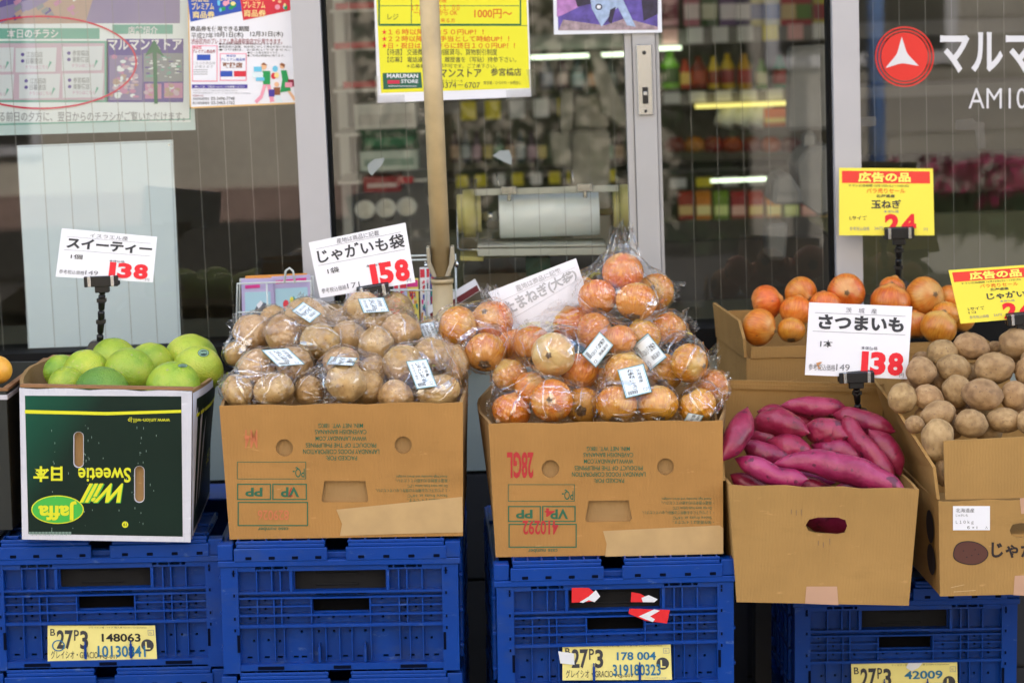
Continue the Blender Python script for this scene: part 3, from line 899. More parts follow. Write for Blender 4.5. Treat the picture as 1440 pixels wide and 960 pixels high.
pcard('white_board', [(24, 205), (243, 197), (256, 520), (42, 530)], YG + .03, 'blank white board leaning behind the left pane', 'board', [mat('board_white', '#dcebf4', .6), mat('board_edge', '#b4c4d0', .6), M_steel], d_board, th=.004)

MF = [M_white, mat('flyer_gold', '#d8b070', .6), mat('flyer_blue', '#2a4fae', .6), mat('flyer_red', '#d0283c', .6), mat('flyer_cream', '#f0d890', .6), M_inkdark, mat('flyer_maroon', '#8c2438', .7), mat('flyer_grey', '#98989c', .7), mat('flyer_violet', '#4a3c98', .7), mat('flyer_green', '#17944f', .6), mat('flyer_skin', '#e8b890', .6), mat('flyer_pink', '#e89aae', .6), mat('flyer_sky', '#6ac0e0', .6), mat('flyer_brown', '#8a5230', .6), mat('flyer_pale', '#d8e6ea', .6)]
def d_fly(s, q):
    q.rect(0, 0, .012, 1, 1, .0003); q.rect(0, .988, 1, 1, 1, .0003); q.rect(.975, .35, 1, 1, 1, .0004)
    s.poly([(264, 0), (268, 31), (340, 16), (336, -20), (264, -20)], 2, .0005)
    s.poly([(337, -8), (342, 29), (412, 14), (408, -20), (337, -20)], 3, .0007)
    for (x, y, m_) in ((268, 0, 2), (340, -2, 3)):
        s.text('渋谷区', x + 1, y - 8, x + 26, y + 3, 4, .02, lift=.0010); s.text('プレミアム', x + 2, y + 4, x + 33, y + 14, 4, .02, lift=.0010); s.text('商品券', x + 3, y + 16, x + 34, y + 26, 4, .02, lift=.0010)
        rr = random.Random(x)
        for k in range(16):
            a, c = x + rr.uniform(38, 64), y + rr.uniform(-6, 16); s.ell(a, c, rr.uniform(1.5, 4), rr.uniform(1.5, 4), rr.choice((9, 10, 11, 4, 12, 0)), .0011 + k * 1e-5, 8)
    s.text('商品券を使用できる期間', 268, 37, 350, 44.5, 5, .012, lift=.0006)
    s.text('平成27年', 269, 46, 300, 54.5, 5, 0, lift=.0006); s.text('10月1日(木)', 302, 45, 342, 54, 5, .01, lift=.0006); s.text('12月31日(木)', 352, 44, 398, 53, 5, .01, lift=.0006)
    s.text('渋谷区内のプレミアム商品券取扱店で使用できます。', 269, 54.5, 397, 62.5, 6, .006, lift=.0006)
    for k in range(5):
        s.text(('●商品券は現金との引換えはできません。', '●商品券の盗難、紛失等に対して責任を負いません。', '●つり銭は、お支払いできません。', '●お一人様五冊までです。', '●ご利用は期間内に限ります。')[k], 308 if k < 3 else 348, 60.5 + k * 4.1, (395, 412, 408, 392, 400)[k], 63.6 + k * 4.1, 5, 0, lift=.0006)
    for (x0, y0, x1, y1) in ((270, 64, 306, 115), (309, 75, 347, 114)):
        s.rect(x0, y0, x1, y1, 11, .0005); s.rect(x0 + 1.5, y0 + 1.5, x1 - 1.5, y1 - 1.5, 0, .0007)
    s.text('渋谷区', 271, 65, 284, 69.5, 3, .02, lift=.0009); s.text('プレミアム商品券', 270.5, 70, 303, 75, 6, .02, lift=.0009)
    s.rect(277, 77, 296, 85, 2, .0009); s.text('こちらの商品券', 271, 87, 303, 91, 7, 0, lift=.0009); s.text('が使えます', 274, 92, 300, 96, 7, 0, lift=.0009)
    for k in range(3): s.rect(272, 98 + k * 3, 292, 99 + k * 3, 7, .0009)
    s.text('渋谷区', 318, 77, 332, 80.5, 2, .02, lift=.0009); s.text('プレミアム商品券', 310, 82, 345, 86, 2, .02, lift=.0009); s.text('取扱店', 313, 88, 341, 96, 13, .04, lift=.0009)
    s.rect(310, 100, 327, 108, 2, .0009); s.rect(329, 100, 346, 108, 3, .0009)
    s.rect(270, 119, 348, 124.5, 8, .0006); s.text('詳しくは、下記ホームページを御覧ください', 274, 119.8, 344, 123.8, 0, .01, lift=.0009)
    s.text('渋谷区ホームページ http://www.city.shibuya.tokyo.jp', 271, 126, 334, 129, 7, 0, lift=.0006); s.text('渋谷区商店会連合会ホームページ http://www.shibuya-shotengai.jp', 271, 129.5, 352, 132.5, 7, 0, lift=.0006)
    s.text('お問合せ先', 271, 133.5, 286, 136, 6, .01, lift=.0006); s.text('渋谷区商品券担当', 271, 137, 294, 141, 5, 0, lift=.0006); s.text('03-3496-7748', 297, 136.5, 330, 141, 5, 0, lift=.0006)
    s.text('商工会館事務局', 271, 143, 294, 147, 5, 0, lift=.0006); s.text('03-3463-1762', 297, 142.5, 330, 147, 5, 0, lift=.0006)
    # shopping family
    L_ = .0009
    s.poly([(369, 100), (380, 100), (380, 119), (370, 119)], 9, L_); s.ell(371, 94, 4, 4.4, 10, L_, 12); s.poly([(367, 91), (371, 88), (376, 92), (372, 92)], 13, L_ + .0002)
    s.poly([(370, 119), (375, 119), (369, 138), (361, 146), (358, 142), (366, 134)], 11, L_); s.poly([(375, 119), (380, 119), (386, 143), (380, 144)], 11, L_)
    s.rect(357, 94, 368, 101, 12, L_ + .0003); s.rect(355, 102, 370, 109, 14, L_ + .0003); s.rect(360, 109, 372, 114, 12, L_ + .0003)
    s.ell(387, 97, 3.8, 4.5, 12, L_, 12); s.ell(385, 107, 3.8, 4.5, 3, L_, 12); s.ell(389, 106, 3.4, 4, 4, L_ + .0002, 12); s.ell(416, 84, 3, 4.2, 12, L_, 12)
    s.ell(397, 93, 3.6, 4, 10, L_, 12); s.poly([(393, 91), (396, 88.5), (401, 91), (400, 95)], 13, L_ + .0002)
    s.poly([(395, 99), (403, 99), (406, 112), (409, 128), (394, 130), (397, 112)], 9, L_); s.poly([(404, 128), (408, 128), (418, 141), (413, 142)], 10, L_); s.rect(405, 112, 417, 122, 6, L_ + .0003); s.rect(401, 116, 411, 123, 11, L_ + .0005)
    s.ell(389, 119, 3.4, 3.6, 10, L_, 12); s.poly([(385, 123), (394, 123), (394, 134), (385, 134)], 13, L_); s.rect(378, 126, 386, 136, 8, L_ + .0003)
    s.poly([(387, 134), (393, 134), (398, 144), (389, 144)], 14, L_)
pcard('voucher_flyer', [(263, -40), (412, -40), (421, 146), (267, 153)], YG - .004, 'white shopping voucher flyer with a shopping family, stuck to the left pane', 'flyer', MF, d_fly)

MY = [M_white, mat('poster_yellow', '#e6e02a', .6), M_green, M_red, M_ink, mat('poster_orange_red', '#d8541c', .6), mat('poster_darkgreen', '#1f5c48', .6), mat('poster_sign_red', '#c8284a', .6)]
def d_job(s, q):
    s.poly([(527, -40), (739, -40), (745, 124), (536, 131)], 1, .0004)
    def rr_(x0, y0, x1, y1): s.frame(x0, y0, x1, y1, 2.2, 2.2, 2, .0006)
    s.frame(532, -40, 733, 36, 2.2, 2.2, 2, .0006)
    s.rect(533, 8, 730, 9, 6, .0005); s.rect(533, 36, 742, 36.8, 6, .0005); s.rect(578, -40, 579, 34, 6, .0005)
    s.text('食品管理', 596, -2, 628, 4, 5, .005, lift=.0008)
    s.text('１７：００～２３：００', 578, 7, 646, 15, 5, .003, lift=.0008); s.text('一日四時間から OK', 582, 14, 643, 22, 5, .006, lift=.0008); s.text('※深夜出来る方', 594, 26, 640, 32, 5, 0, lift=.0008)
    s.text('レジ', 545, 20, 560, 28, 4, .0, lift=.0008); s.text('1000円～', 667, 13, 720, 26, 5, .01, lift=.0008)
    for k, (t_, x1) in enumerate((('★１６時以降 時給５０円UP！！', 680), ('★２２時以降 深夜手当として時給UP！！', 716), ('★日・祝日は 時給さらに終日１００円UP！！', 724))):
        y = 41 + k * 9.6
        s.text(t_[0], 537, y, 544, y + 8, 3, .02, lift=.0008); s.text(t_[1:], 546, y, x1, y + 8.4, 5, .008, lift=.0008)
    s.text('【待遇】 交通費支給、制服貸与、買物割引制度', 545, 69, 699, 78, 4, 0, lift=.0008); s.text('【応募】 電話連絡の上、履歴書を（写貼）持参下さい。', 545, 80, 726, 88, 4, 0, lift=.0008)
    s.text('＊応募書類の返却不可です。ご了承下さい。', 572, 90, 698, 96, 4, 0, lift=.0008)
    s.poly([(538, 103), (592, 102), (594, 124), (539, 126)], 6, .0006)
    s.text('MARUMAN', 544, 104, 588, 110, 0, .03, lift=.0009); s.rect(545, 113, 562, 118, 7, .0009); s.text('STORE', 564, 112, 588, 117, 0, .02, lift=.0009); s.rect(546, 121, 586, 121.7, 0, .0009)
    s.text('マルマンストア', 594, 97, 677, 109, 4, .016, lift=.0008); s.text('参宮橋店', 690, 96, 733, 107, 4, .012, lift=.0008)
    s.text('渋谷区代々木４－５０－８', 600, 112, 650, 116, 4, 0, lift=.0008); s.text('03－3374－6707', 598, 116, 675, 124, 4, 0, lift=.0008); s.text('担当者／ひろかわ・お問合し', 680, 114, 733, 119, 4, 0, lift=.0008)
jp = pcard('job_poster', [(524, -60), (741, -60), (747, 136), (531, 145)], YG - .006, 'bright yellow staff wanted poster on the sliding pane behind the pole', 'poster', MY, d_job)
M_pock = clear('clear_corner', (.95, .95, .95), .06, .1, milk=.12)
for pts in ([(527, 107), (532, 107), (533, 134), (569, 133), (569, 146), (528, 148)], [(712, 126), (745, 124), (740, 98), (752, 97), (753, 135), (712, 141)]):
    b = MB(); s = PxSurf(b, V((0, YG - .010, 0)), V((0, -1, 0)), Matrix.Translation(-jp.location)); s.poly(pts, 0, 0); s.poly(pts, 0, .003)
    b.build('clear_corner', M_pock, jp)
MT = [mat('photo_white', '#dfe2ea', .5), mat('photo_violet', '#5a4a9c', .4, var=.5, vs=60), mat('photo_fin', '#9fb4d4', .4, var=.3, vs=80), mat('photo_pink', '#b07ab8', .4, var=.3, vs=60), mat('photo_dark', '#2a2440', .4, var=.5, vs=90), mat('photo_tan', '#a08c94', .4, var=.4, vs=90)]
def d_fish(s, q):
    s.poly([(783, -40), (924, -40), (925, 40), (785, 43)], 1, .0004)
    s.poly([(783, -10), (806, -10), (814, 10), (790, 22), (783, 24)], 3, .0006); s.poly([(800, -30), (815, -30), (838, 4), (812, 10)], 4, .0008)
    s.poly([(785, 43), (792, 28), (850, 36), (880, 26), (925, 38), (925, 42)], 5, .0008)
    s.poly([(826, -30), (884, -30), (873, 8), (862, 16), (846, 38), (832, 12)], 2, .001); s.poly([(866, 5), (876, 0), (894, 38), (882, 36)], 2, .0012)
    s.ell(842, 10, 5, 4.5, 4, .0014, 14); s.ell(842, 10, 3, 2.7, 0, .0016, 12); s.poly([(858, 14), (866, 10), (860, 34), (855, 30)], 4, .0014)
    s.poly([(898, -40), (925, -40), (925, 20), (905, 30)], 4, .0006)
pcard('fish_photo', [(777, -50), (929, -50), (931, 46), (779, 49)], YG - .02, 'white bordered colour print of a fish head above the roller', 'photo print', MT, d_fish)
# ------------------------------------------------------------------ blue folding crates
M_blue = mat('crate_blue', (.0012, .042, .265), .32, var=.12, vs=7, bump=.08, bs=120, spec=.35)
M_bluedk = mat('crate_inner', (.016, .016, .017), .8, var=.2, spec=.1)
M_crvoid = mat('crate_hollow_shade', (.004, .004, .005), .9, spec=.05)  # black sheet stands in for the dark hollow behind the openings
M_cslot = mat('crate_slot_shade', (.002, .004, .016), .9, spec=.05)  # near-black boxes stand in for the shade inside small slots
def scuff(m, col, sc, lo, hi, k):
    """worn marks with a shape of their own"""
    t = m.node_tree; b = t.nodes['Principled BSDF']; src = b.inputs['Base Color'].links[0].from_socket
    tc = N(t, 'ShaderNodeTexCoord'); mp = N(t, 'ShaderNodeMapping'); mp.inputs['Scale'].default_value = (sc, sc, sc * 2.2); mp.inputs['Rotation'].default_value = (.3, .9, .2)
    oi = N(t, 'ShaderNodeObjectInfo'); n = N(t, 'ShaderNodeTexNoise', noise_dimensions='4D'); n.inputs['Scale'].default_value = 1; n.inputs['Detail'].default_value = 9; n.inputs['Roughness'].default_value = .72
    w_ = N(t, 'ShaderNodeMath', operation='MULTIPLY'); w_.inputs[1].default_value = 30; t.links.new(oi.outputs['Random'], w_.inputs[0]); t.links.new(w_.outputs[0], n.inputs['W'])
    t.links.new(tc.outputs['Object'], mp.inputs['Vector']); t.links.new(mp.outputs[0], n.inputs['Vector'])
    r = N(t, 'ShaderNodeMapRange'); r.inputs[1].default_value = lo; r.inputs[2].default_value = hi; r.inputs[4].default_value = k; t.links.new(n.outputs['Fac'], r.inputs[0])
    x = N(t, 'ShaderNodeMix', data_type='RGBA'); x.inputs[7].default_value = (*col, 1); t.links.new(r.outputs[0], x.inputs[0]); t.links.new(src, x.inputs[6]); t.links.new(x.outputs[2], b.inputs['Base Color'])
scuff(M_blue, (.10, .17, .36), 34, .60, .70, .7)
scuff(M_blue, (.03, .06, .17), 8, .52, .70, .6)
K = .00048
def cxz(zx, zy): return (zx - 418) * K, .223 - (zy - 478) * .00049
def crate_parts():
    parts = {}
    b = MB()
    def bz(x0, x1, y0, y1, d0, d1, m=0):
        a, t = cxz(x0, y0); c, e = cxz(x1, y1); b.box((a, d0, e), (c, d1, t), m)
    # corner posts, rims and bands of the front
    bz(12, 70, 553, 933, 0, .03); bz(768, 824, 553, 933, 0, .03)
    bz(70, 768, 553, 566, .001, .02); bz(70, 768, 905, 926, .002, .02)
    for x0, x1 in ((70, 130), (240, 585), (700, 768)): bz(x0, x1, 566, 583, .0015, .018)
    bz(130, 240, 577, 583, .003, .018); bz(585, 700, 577, 583, .003, .018)
    for x in (150, 185, 225, 600, 640, 680): bz(x, x + 6, 566, 577, .004, .018)
    outer = [cxz(70, 583), cxz(768, 583), cxz(768, 905), cxz(70, 905)][::-1]
    def hole(x0, x1, y0, y1): return [cxz(x0, y0), cxz(x1, y0), cxz(x1, y1), cxz(x0, y1)]
    holes = [hole(262, 574, 588, 655), [cxz(322, 686), cxz(328, 680), cxz(510, 680), cxz(516, 686), cxz(516, 730), cxz(322, 730)]]
    for x in (103, 160, 640, 725):
        for y in (650,): pass
    for (x, y) in ((104, 690), (158, 690), (560, 690), (640, 690), (676, 690), (728, 690), (104, 720), (158, 720), (560, 720), (640, 720), (676, 720), (728, 720),
                   (104, 752), (158, 752), (235, 752), (340, 750), (392, 750), (448, 750), (500, 750), (562, 752), (640, 752), (728, 752),
                   (115, 830), (165, 828), (204, 832), (280, 800), (340, 800), (392, 800), (448, 800), (500, 800), (562, 800), (638, 828), (676, 828), (728, 828)):
        holes.append(hole(x - 4, x + 4, y - 4, y + 4))
    for x in (90, 150, 195, 250, 278, 365, 420, 470, 560, 600, 650, 700, 735):
        holes.append(hole(x, x + 18, 884, 891))
    for x0, x1 in ((330, 358), (364, 412), (418, 468), (474, 508)):
        holes.append(hole(x0, x1, 664, 674))
    b.plate(outer, holes, .004, 0, Matrix.Translation((0, .0185, 0)))
    # ribs
    for y in (655, 676, 706, 735, 738, 772):
        if y in (655,):
            bz(70, 768, 655, 662, .003, .0184); 
        elif y == 676:
            bz(70, 318, 674, 680, .003, .0184); bz(520, 768, 674, 680, .003, .0184); bz(318, 520, 675, 680, .003, .0184)
        elif y == 706:
            bz(70, 318, 704, 709, .004, .0184); bz(520, 768, 704, 709, .004, .0184)
        elif y == 735:
            bz(70, 768, 733, 740, .003, .0184)
        elif y == 772:
            bz(70, 768, 768, 778, .002, .0184)
    for x in (133, 185, 214, 620, 648, 700):
        bz(x - 2.5, x + 2.5, 584, 654, .0035, .0184)
    bz(246, 256, 584, 654, .002, .0184); bz(578, 588, 584, 654, .002, .0184)
    for x in (133, 190, 216, 318, 520, 620, 648, 700):
        bz(x - 2.5, x + 2.5, 680, 733, .0045, .0184)
    for x in (133, 190, 216, 318, 520, 620, 648, 700):
        bz(x - 2, x + 2, 740, 768, .005, .0184)
    for x in (130, 190, 222, 318, 365, 412, 455, 520, 620, 655, 700):
        bz(x - 2, x + 2, 778, 900, .0075, .0184)
    for x in (342, 500):      # snap hooks of the card holder
        bz(x - 4, x + 4, 850, 900, .003, .0184); bz(x - 2, x + 2, 838, 850, .003, .0184)
    for zx, y0, y1 in ((62, 800, 860), (770, 800, 860)):
        bz(zx, zx + 9, y0, y1, -.001, .004, 1)
    for y in (572, 585, 655, 735, 775):
        for x in (50, 776):
            bz(x, x + 12, y, y + 18, -.0008, .003, 0); bz(x + 3, x + 9, y + 4, y + 14, -.0012, .002, 1)
    for x0, x1 in ((130, 220), (390, 450), (620, 712)):
        bz(x0, x1, 911, 922, .0005, .004, 1)
    parts['front_panel'] = (b, [M_blue, M_cslot])
    s = MB()
    hw, D, H = 406 * K, .53, .223
    for sx in (-1, 1):
        x0, x1 = (-hw, -hw + .004) if sx < 0 else (hw - .004, hw)
        s.box((x0 + (0 if sx < 0 else -.006), .031, .004), (x1 + (.006 if sx < 0 else 0), D, .185))
        for k in range(9):
            y = .05 + k * .058
            xa = (-hw - .006, -hw) if sx < 0 else (hw, hw + .006)
            s.box((xa[0], y, .01), (xa[1], y + .006, .185))
        for z in (.03, .09, .15):
            xa = (-hw - .007, -hw) if sx < 0 else (hw, hw + .007)
            s.box((xa[0], .032, z), (xa[1], D, z + .006))
        s.box((x0 - .004, .03, .1855), (x1 + .004, D + .004, .2), 0)
    s.box((-hw, D, .004), (hw, D + .006, .2))
    s.box((-hw + .002, .018, 0.0), (hw - .002, D, .0038))
    parts['side_panels'] = (s, [M_blue])
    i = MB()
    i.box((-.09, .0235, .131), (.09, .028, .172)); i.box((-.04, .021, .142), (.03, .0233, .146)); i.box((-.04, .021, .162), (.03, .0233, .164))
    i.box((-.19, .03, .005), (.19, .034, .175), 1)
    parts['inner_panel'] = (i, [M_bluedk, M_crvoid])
    for q, (x0, x1) in enumerate(((60, 378), (442, 785))):
        l = MB()
        a, c = (x0 - 418) * K, (x1 - 418) * K
        zt = .223
        l.box((a, -.004, zt - .034), (c, .004, zt - .012))
        l.box((a + .004, -.001, zt - .0119), (c - .004, .19, zt - .006))
        n = 6
        for k in range(n + 1):
            x = a + .006 + (c - a - .014) * k / n
            l.box((x - .0015, .0, zt - .006), (x + .0015, .19, zt))
        for y in (.0, .03, .1, .188):
            l.box((a + .003, y, zt - .006), (c - .003, y + .003, zt - .0005))
        for k in range(4):
            x = a + (c - a) * (.12 + .25 * k)
            l.box((x, -.0048, zt - .031), (x + .011, 0, zt - .025), 1)
        parts['lid_flap%d' % q] = (l, [M_blue, M_cslot])
    r = MB()
    r.box((-hw - .004, -.003, .18), (hw + .004, .03, .19)); r.box((-hw - .004, 0, .1905), (-174 * .001, .03, .223 - .006)); r.box((.174, 0, .1905), (hw + .004, .03, .223 - .006))
    r.box((-hw, .4, .2), (hw, D + .004, .205))
    for s_ in (-1, 1):
        r.box((s_ * (hw + .002) - .003, .02, .196), (s_ * (hw + .002) + .003, D, .2035))
    r.box((-.035, .012, .19), (.028, .03, .2))
    parts['rim'] = (r, [M_blue])
    return parts
_cp = crate_parts()
_cm = {}
def crate(M, label, group='blue folding crates under the boxes'):
    root = empty('folding_crate', M, label, 'crate', group)
    for k, (mb, ms) in _cp.items():
        nm = k.rstrip('01')
        if k not in _cm:
            o = mb.build(nm, ms, root, bevel=.0012)
            _cm[k] = o
        else:
            o = _cm[k].copy(); COL.objects.link(o); o.parent = root
    return root
TILT = R(1.2)                            # the pavement slopes gently along the shop front
def frame_from(px_l, px_r, z):
    """a frame standing on a plane (a height, or the matrix of what it stands on) whose front bottom edge runs between two photo points"""
    if isinstance(z, Matrix):
        pp, up = z.translation, z.to_3x3().col[2].normalized()
    else:
        pp, up = V((0, 0, z)), V((0, 0, 1))
    p0, p1 = atplane(*px_l, pp, up), atplane(*px_r, pp, up)
    u = (p1 - p0); wd = u.length; u.normalize()
    d = up.cross(u)
    M = Matrix(((u.x, d.x, up.x, p0.x), (u.y, d.y, up.y, p0.y), (u.z, d.z, up.z, p0.z), (0, 0, 0, 1)))
    print('FRAME', px_l, 'yaw', round(math.degrees(math.atan2(u.y, u.x)), 1), 'w', round(wd, 3), 'at', [round(t, 3) for t in p0])
    return M, wd
def crate_at(pl, pr, z, yaw=None, Y=None):
    c = ((pl[0] + pr[0]) / 2, (pl[1] + pr[1]) / 2)
    p = atz(*c, z) if Y is None else at(*c, Y)
    a = R(yaw)
    u = V((math.cos(a), math.sin(a), 0)); d = V((-u.y, u.x, 0))
    u = V((math.cos(a) * math.cos(TILT), math.sin(a) * math.cos(TILT), -math.sin(TILT)))
    up = u.cross(d)
    p = p - up * .223
    return Matrix(((u.x, d.x, up.x, p.x), (u.y, d.y, up.y, p.y), (u.z, d.z, up.z, p.z), (0, 0, 0, 1)))
ZC = .70
stacks = []
for (pl, pr, z, Y, yaw, lab) in (((-18, 757), (306, 755), ZC, .03, 1, ('leftmost top crate, blue with the yellow 148063 card', 'crate below the one with the 148063 card', 'bottom crate of the leftmost stack')),
                       ((308, 760), (644, 757), ZC, -.02, 0, ('blue top crate without any card, under the bagged potatoes', 'crate below the blue one without a card', 'bottom crate of the second stack')),
                       ((703, 788), (1027, 782), ZC, -.03, 2, ('blue top crate with torn red tape, under the bagged onions', 'crate below the one with torn red tape', 'bottom crate of the third stack'))):
    M = crate_at(pl, pr, z, yaw, Y)
    cs = []
    for k in range(3):
        if M.translation.z - .222 * k < .02: break
        cs.append(crate(M @ Matrix.Translation((0, 0, -.222 * k)), lab[k]))
    zb = cs[-1].matrix_world.translation.z
    stacks.append((M, cs))
    bb = MB(); bb.box((-.2, .01, -zb + .0015), (.2, .52, -.001)); bo = bb.build('base_board', mat('board_wood', (.25, .17, .10), .8, var=.2), None, cs[-1].matrix_world.copy())
    tag(bo, ('low wooden base board under the leftmost crate stack', 'low wooden base board under the second crate stack', 'low wooden base board under the third crate stack')[len(stacks) - 1], 'board')
M4 = crate_at((1116, 822), (1433, 812), 0, 0, .22)
c4 = [crate(M4, 'blue crate in the shade under the sweet potatoes, with the 42009 card'), crate(M4 @ Matrix.Translation((0, 0, -.222)), 'bottom crate under the shaded one')]
zb = c4[-1].matrix_world.translation.z
bb = MB(); bb.box((-.2, .01, -zb + .0015), (.2, .52, -.001)); bo = bb.build('base_board', mat('board_wood', (.25, .17, .10), .8, var=.2), None, c4[-1].matrix_world.copy()); tag(bo, 'low wooden base board under the shaded crates', 'board')

# cards and scraps fixed to the crates
M_cy = mat('crate_card_yellow', '#e6da86', .6, var=.04, vs=20)
def crate_card(root, px, num1, num2, extra=True):
    Mw = root.matrix_world.copy(); n = (Mw.to_3x3() @ V((0, -1, 0))).normalized()
    p = Mw @ V((0, .006, .06))
    mb = MB()
    Mi = Mw.inverted()
    pts = [Mi @ atplane(x, y, p, n) for x, y in px]
    back = [q + V((0, .001, 0)) for q in pts]
    mb.add(pts + back, [(3, 2, 1, 0), (4, 5, 6, 7), (0, 1, 5, 4), (1, 2, 6, 5), (2, 3, 7, 6), (3, 0, 4, 7)], 0)
    tl, tr, br, bl = [V((x, y, 0)) for x, y in px]
    class Q(PxSurf):
        def P(q, a, b_, l):
            t = tl.lerp(tr, a); u = bl.lerp(br, a); w_ = t.lerp(u, b_)
            return q.Mi @ (atplane(w_.x, w_.y, q.p, q.nw) + q.nw * l)
    q = Q(mb, p, n, Mi)
    q.text('B', .025, .09, .07, .28, 1, .01); q.text('27', .085, .12, .235, .66, 1, .03); q.text('P', .245, .12, .29, .42, 1, .01); q.text('3', .30, .14, .375, .66, 1, .03)
    q.text('フィリピン産 バナナ 輸入者 Sumifru Corporation', .38, .03, .92, .08, 1, 0)
    q.text(num1, .50, .22, .86, .45, 2 if num1.startswith('148') else 3, .025); q.text(num2, .46, .56, .90, .88, 3, .02, lift=.0009)
    q.text('グレイシオ・GRACIO', .03, .70, .46, .93, 1, 0); q.text('PQ-017', .48, .82, .65, .94, 1, .01)
    q.ell(.92, .55, .058, .17, 1, .0005, 24); q.text('L', .90, .45, .945, .66, 0, .02, lift=.0009)
    q.frame(.93, .12, .985, .27, .004, .012, 4, .0005); q.text('EL', .945, .17, .97, .23, 4, 0)
    q.text('www.sumifru.co.jp', .75, .92, .95, .97, 4)
    if num1.startswith('148'):
        q.ell(.10, .56, .06, .16, 3, .0008, 24, (.012, .03))
    mb.build('label_card', [M_cy, M_ink, M_inkdark, M_blueink, M_line, M_blue], root)
crate_card(stacks[0][1][0], [(67, 879), (218, 879), (221, 929), (67, 929)], '148063', '10130841')
crate_card(stacks[2][1][0], [(791, 906), (943, 904), (945, 955), (791, 956)], '178 004', '319180323')
crate_card(c4[0], [(1197, 933), (1346, 930), (1347, 981), (1198, 984)], '42009', '2001072')
M_tr = [mat('tape_red', '#d81c24', .5), mat('tape_torn_white', '#d8dade', .6)]
def tape(root, name, shapes, parent, dy=-.001):
    Mw = root.matrix_world.copy(); n = (Mw.to_3x3() @ V((0, -1, 0))).normalized(); p = Mw @ V((0, dy, .06)); Mi = Mw.inverted()
    b = MB(); s = PxSurf(b, p, n, Mi)
    for i, (pts, m) in enumerate(shapes): s.poly(pts, m, .0004 * i)
    b.build(name, M_tr, parent)
r3 = stacks[2][1][0]
tape(r3, 'torn_tape', [([(804, 826), (828, 826), (843, 838), (834, 845), (804, 847)], 0), ([(815, 846), (828, 838), (838, 829), (844, 838), (836, 846), (828, 843), (820, 847)], 1)], r3)
tape(r3, 'torn_tape', [([(888, 832), (900, 834), (916, 843), (908, 846), (887, 846)], 0), ([(902, 840), (912, 836), (925, 842), (920, 846), (904, 846)], 1)], r3)
tape(r3, 'torn_tape', [([(885, 855), (942, 857), (938, 876), (907, 872), (884, 862)], 0), ([(898, 866), (920, 856), (928, 858), (914, 866), (921, 870), (918, 874), (905, 869)], 1)], r3)
tape(r3, 'paper_scrap', [([(785, 915), (807, 918), (808, 934), (788, 932)], 1)], r3, .004)
tape(c4[0], 'paper_scrap', [([(1280, 927), (1300, 928), (1292, 938), (1282, 943), (1274, 938)], 1)], c4[0], .004)

# ------------------------------------------------------------------ cartons
def carton(name, label, pl, pr, z, H, D, mats, top=(0, 0), lean=0.0, bulge=.0, holes=(), t=.005, deco=None, rim=None, back_h=None, rc=.0, liner=True, inner_m=None, floor_h=.02, cat='box', sides=(1, 1), group=None, fbox=None, yaw=None):
    """an open carton; front bottom corners at photo points pl, pr at height z. holes: photo loops cut through the front."""
    M, W = frame_from(pl, pr, z)
    root = empty(name, M, label, cat, group)
    Mi = M.inverted()
    p = M @ V((0, 0, 0))
    n = (M.to_3x3() @ V((0, -math.cos(math.atan2(lean, H)), -math.sin(math.atan2(lean, H))))).normalized()
    n = (M.to_3x3() @ V((0, -H, -lean))).normalized()
    def xz(px):
        q = Mi @ atplane(px[0], px[1], p, n); return (q.x, q.z)
    sh = Matrix(((1, 0, 0, 0), (0, 1, -lean / H, 0), (0, 0, 1, 0), (0, 0, 0, 1)))
    tl, tr = top
    f = MB()
    hl = [[xz(q) for q in h] for h in holes]
    sub = 10
    outer = [(0, 0), (W, 0)] + [(W + tr - (W + tr + tl) * k / sub, H + .0016 * math.sin(k * 2.1 + W * 40) * (0 < k < sub)) for k in range(sub + 1)]
    f.plate(outer, hl, t, 0, sh)
    s = PxSurf(f, p, n, Mi)
    if deco:
        deco(s)
    # corrugated top edge, a little lighter
    fr_ = f.build('front_panel', mats, root, bevel=.0012)
    # side and back walls as one curved shell
    wl = MB()
    bt, tp = [], []
    m = 8
    def side(xb, xt, sgn):
        o = []
        for k in range(m + 1):
            v = k / m
            o.append((V((xb, t + .0012 + (D - t) * v, 0)), V((xt + sgn * bulge * math.sin(math.pi * min(v * 1.0, 1)) - sgn * rc * 0, -lean + t + .0012 + (D + lean - t) * v, H + .0012 * math.sin(k * 1.7)))))
        return o
    path = side(0.0008, -tl + .0008, -1)
    rgt = side(W - .0008, W + tr - .0008, 1)[::-1]
    path = path + rgt
    vs, fs = [], []
    nP = len(path)
    for (a, b_) in path:
        vs += [a, b_]
    cen = V((W / 2, D / 2, 0))
    inn = []
    for (a, b_) in path:
        for q in (a, b_):
            d_ = (V((cen.x, cen.y, 0)) - V((q.x, q.y, 0))); d_.x = math.copysign(t, d_.x); d_.y = 0 if 0.02 < q.y < D - .02 else (-t if q.y > D / 2 else 0)
            inn.append(V((q.x + d_.x, q.y + d_.y, q.z)))
    k0 = len(vs)
    vs += inn
    for i in range(nP - 1):
        a, b_ = 2 * i, 2 * i + 2
        fs.append((a, a + 1, b_ + 1, b_)); fs.append((k0 + a, k0 + b_, k0 + b_ + 1, k0 + a + 1)); fs.append((a + 1, k0 + a + 1, k0 + b_ + 1, b_ + 1)); fs.append((a, b_, k0 + b_, k0 + a))
    for a in (0, 2 * nP - 2):
        fs.append((a, k0 + a, k0 + a + 1, a + 1))
    wl.add(vs, fs, 0)
    wl.build('side_walls', inner_m or mats[0], root)
    bm_ = MB(); bm_.box((.006, t + .002, .0), (W - .006, D - .006, floor_h)); bm_.build('bottom', mats[0], root)
    return root, M, W

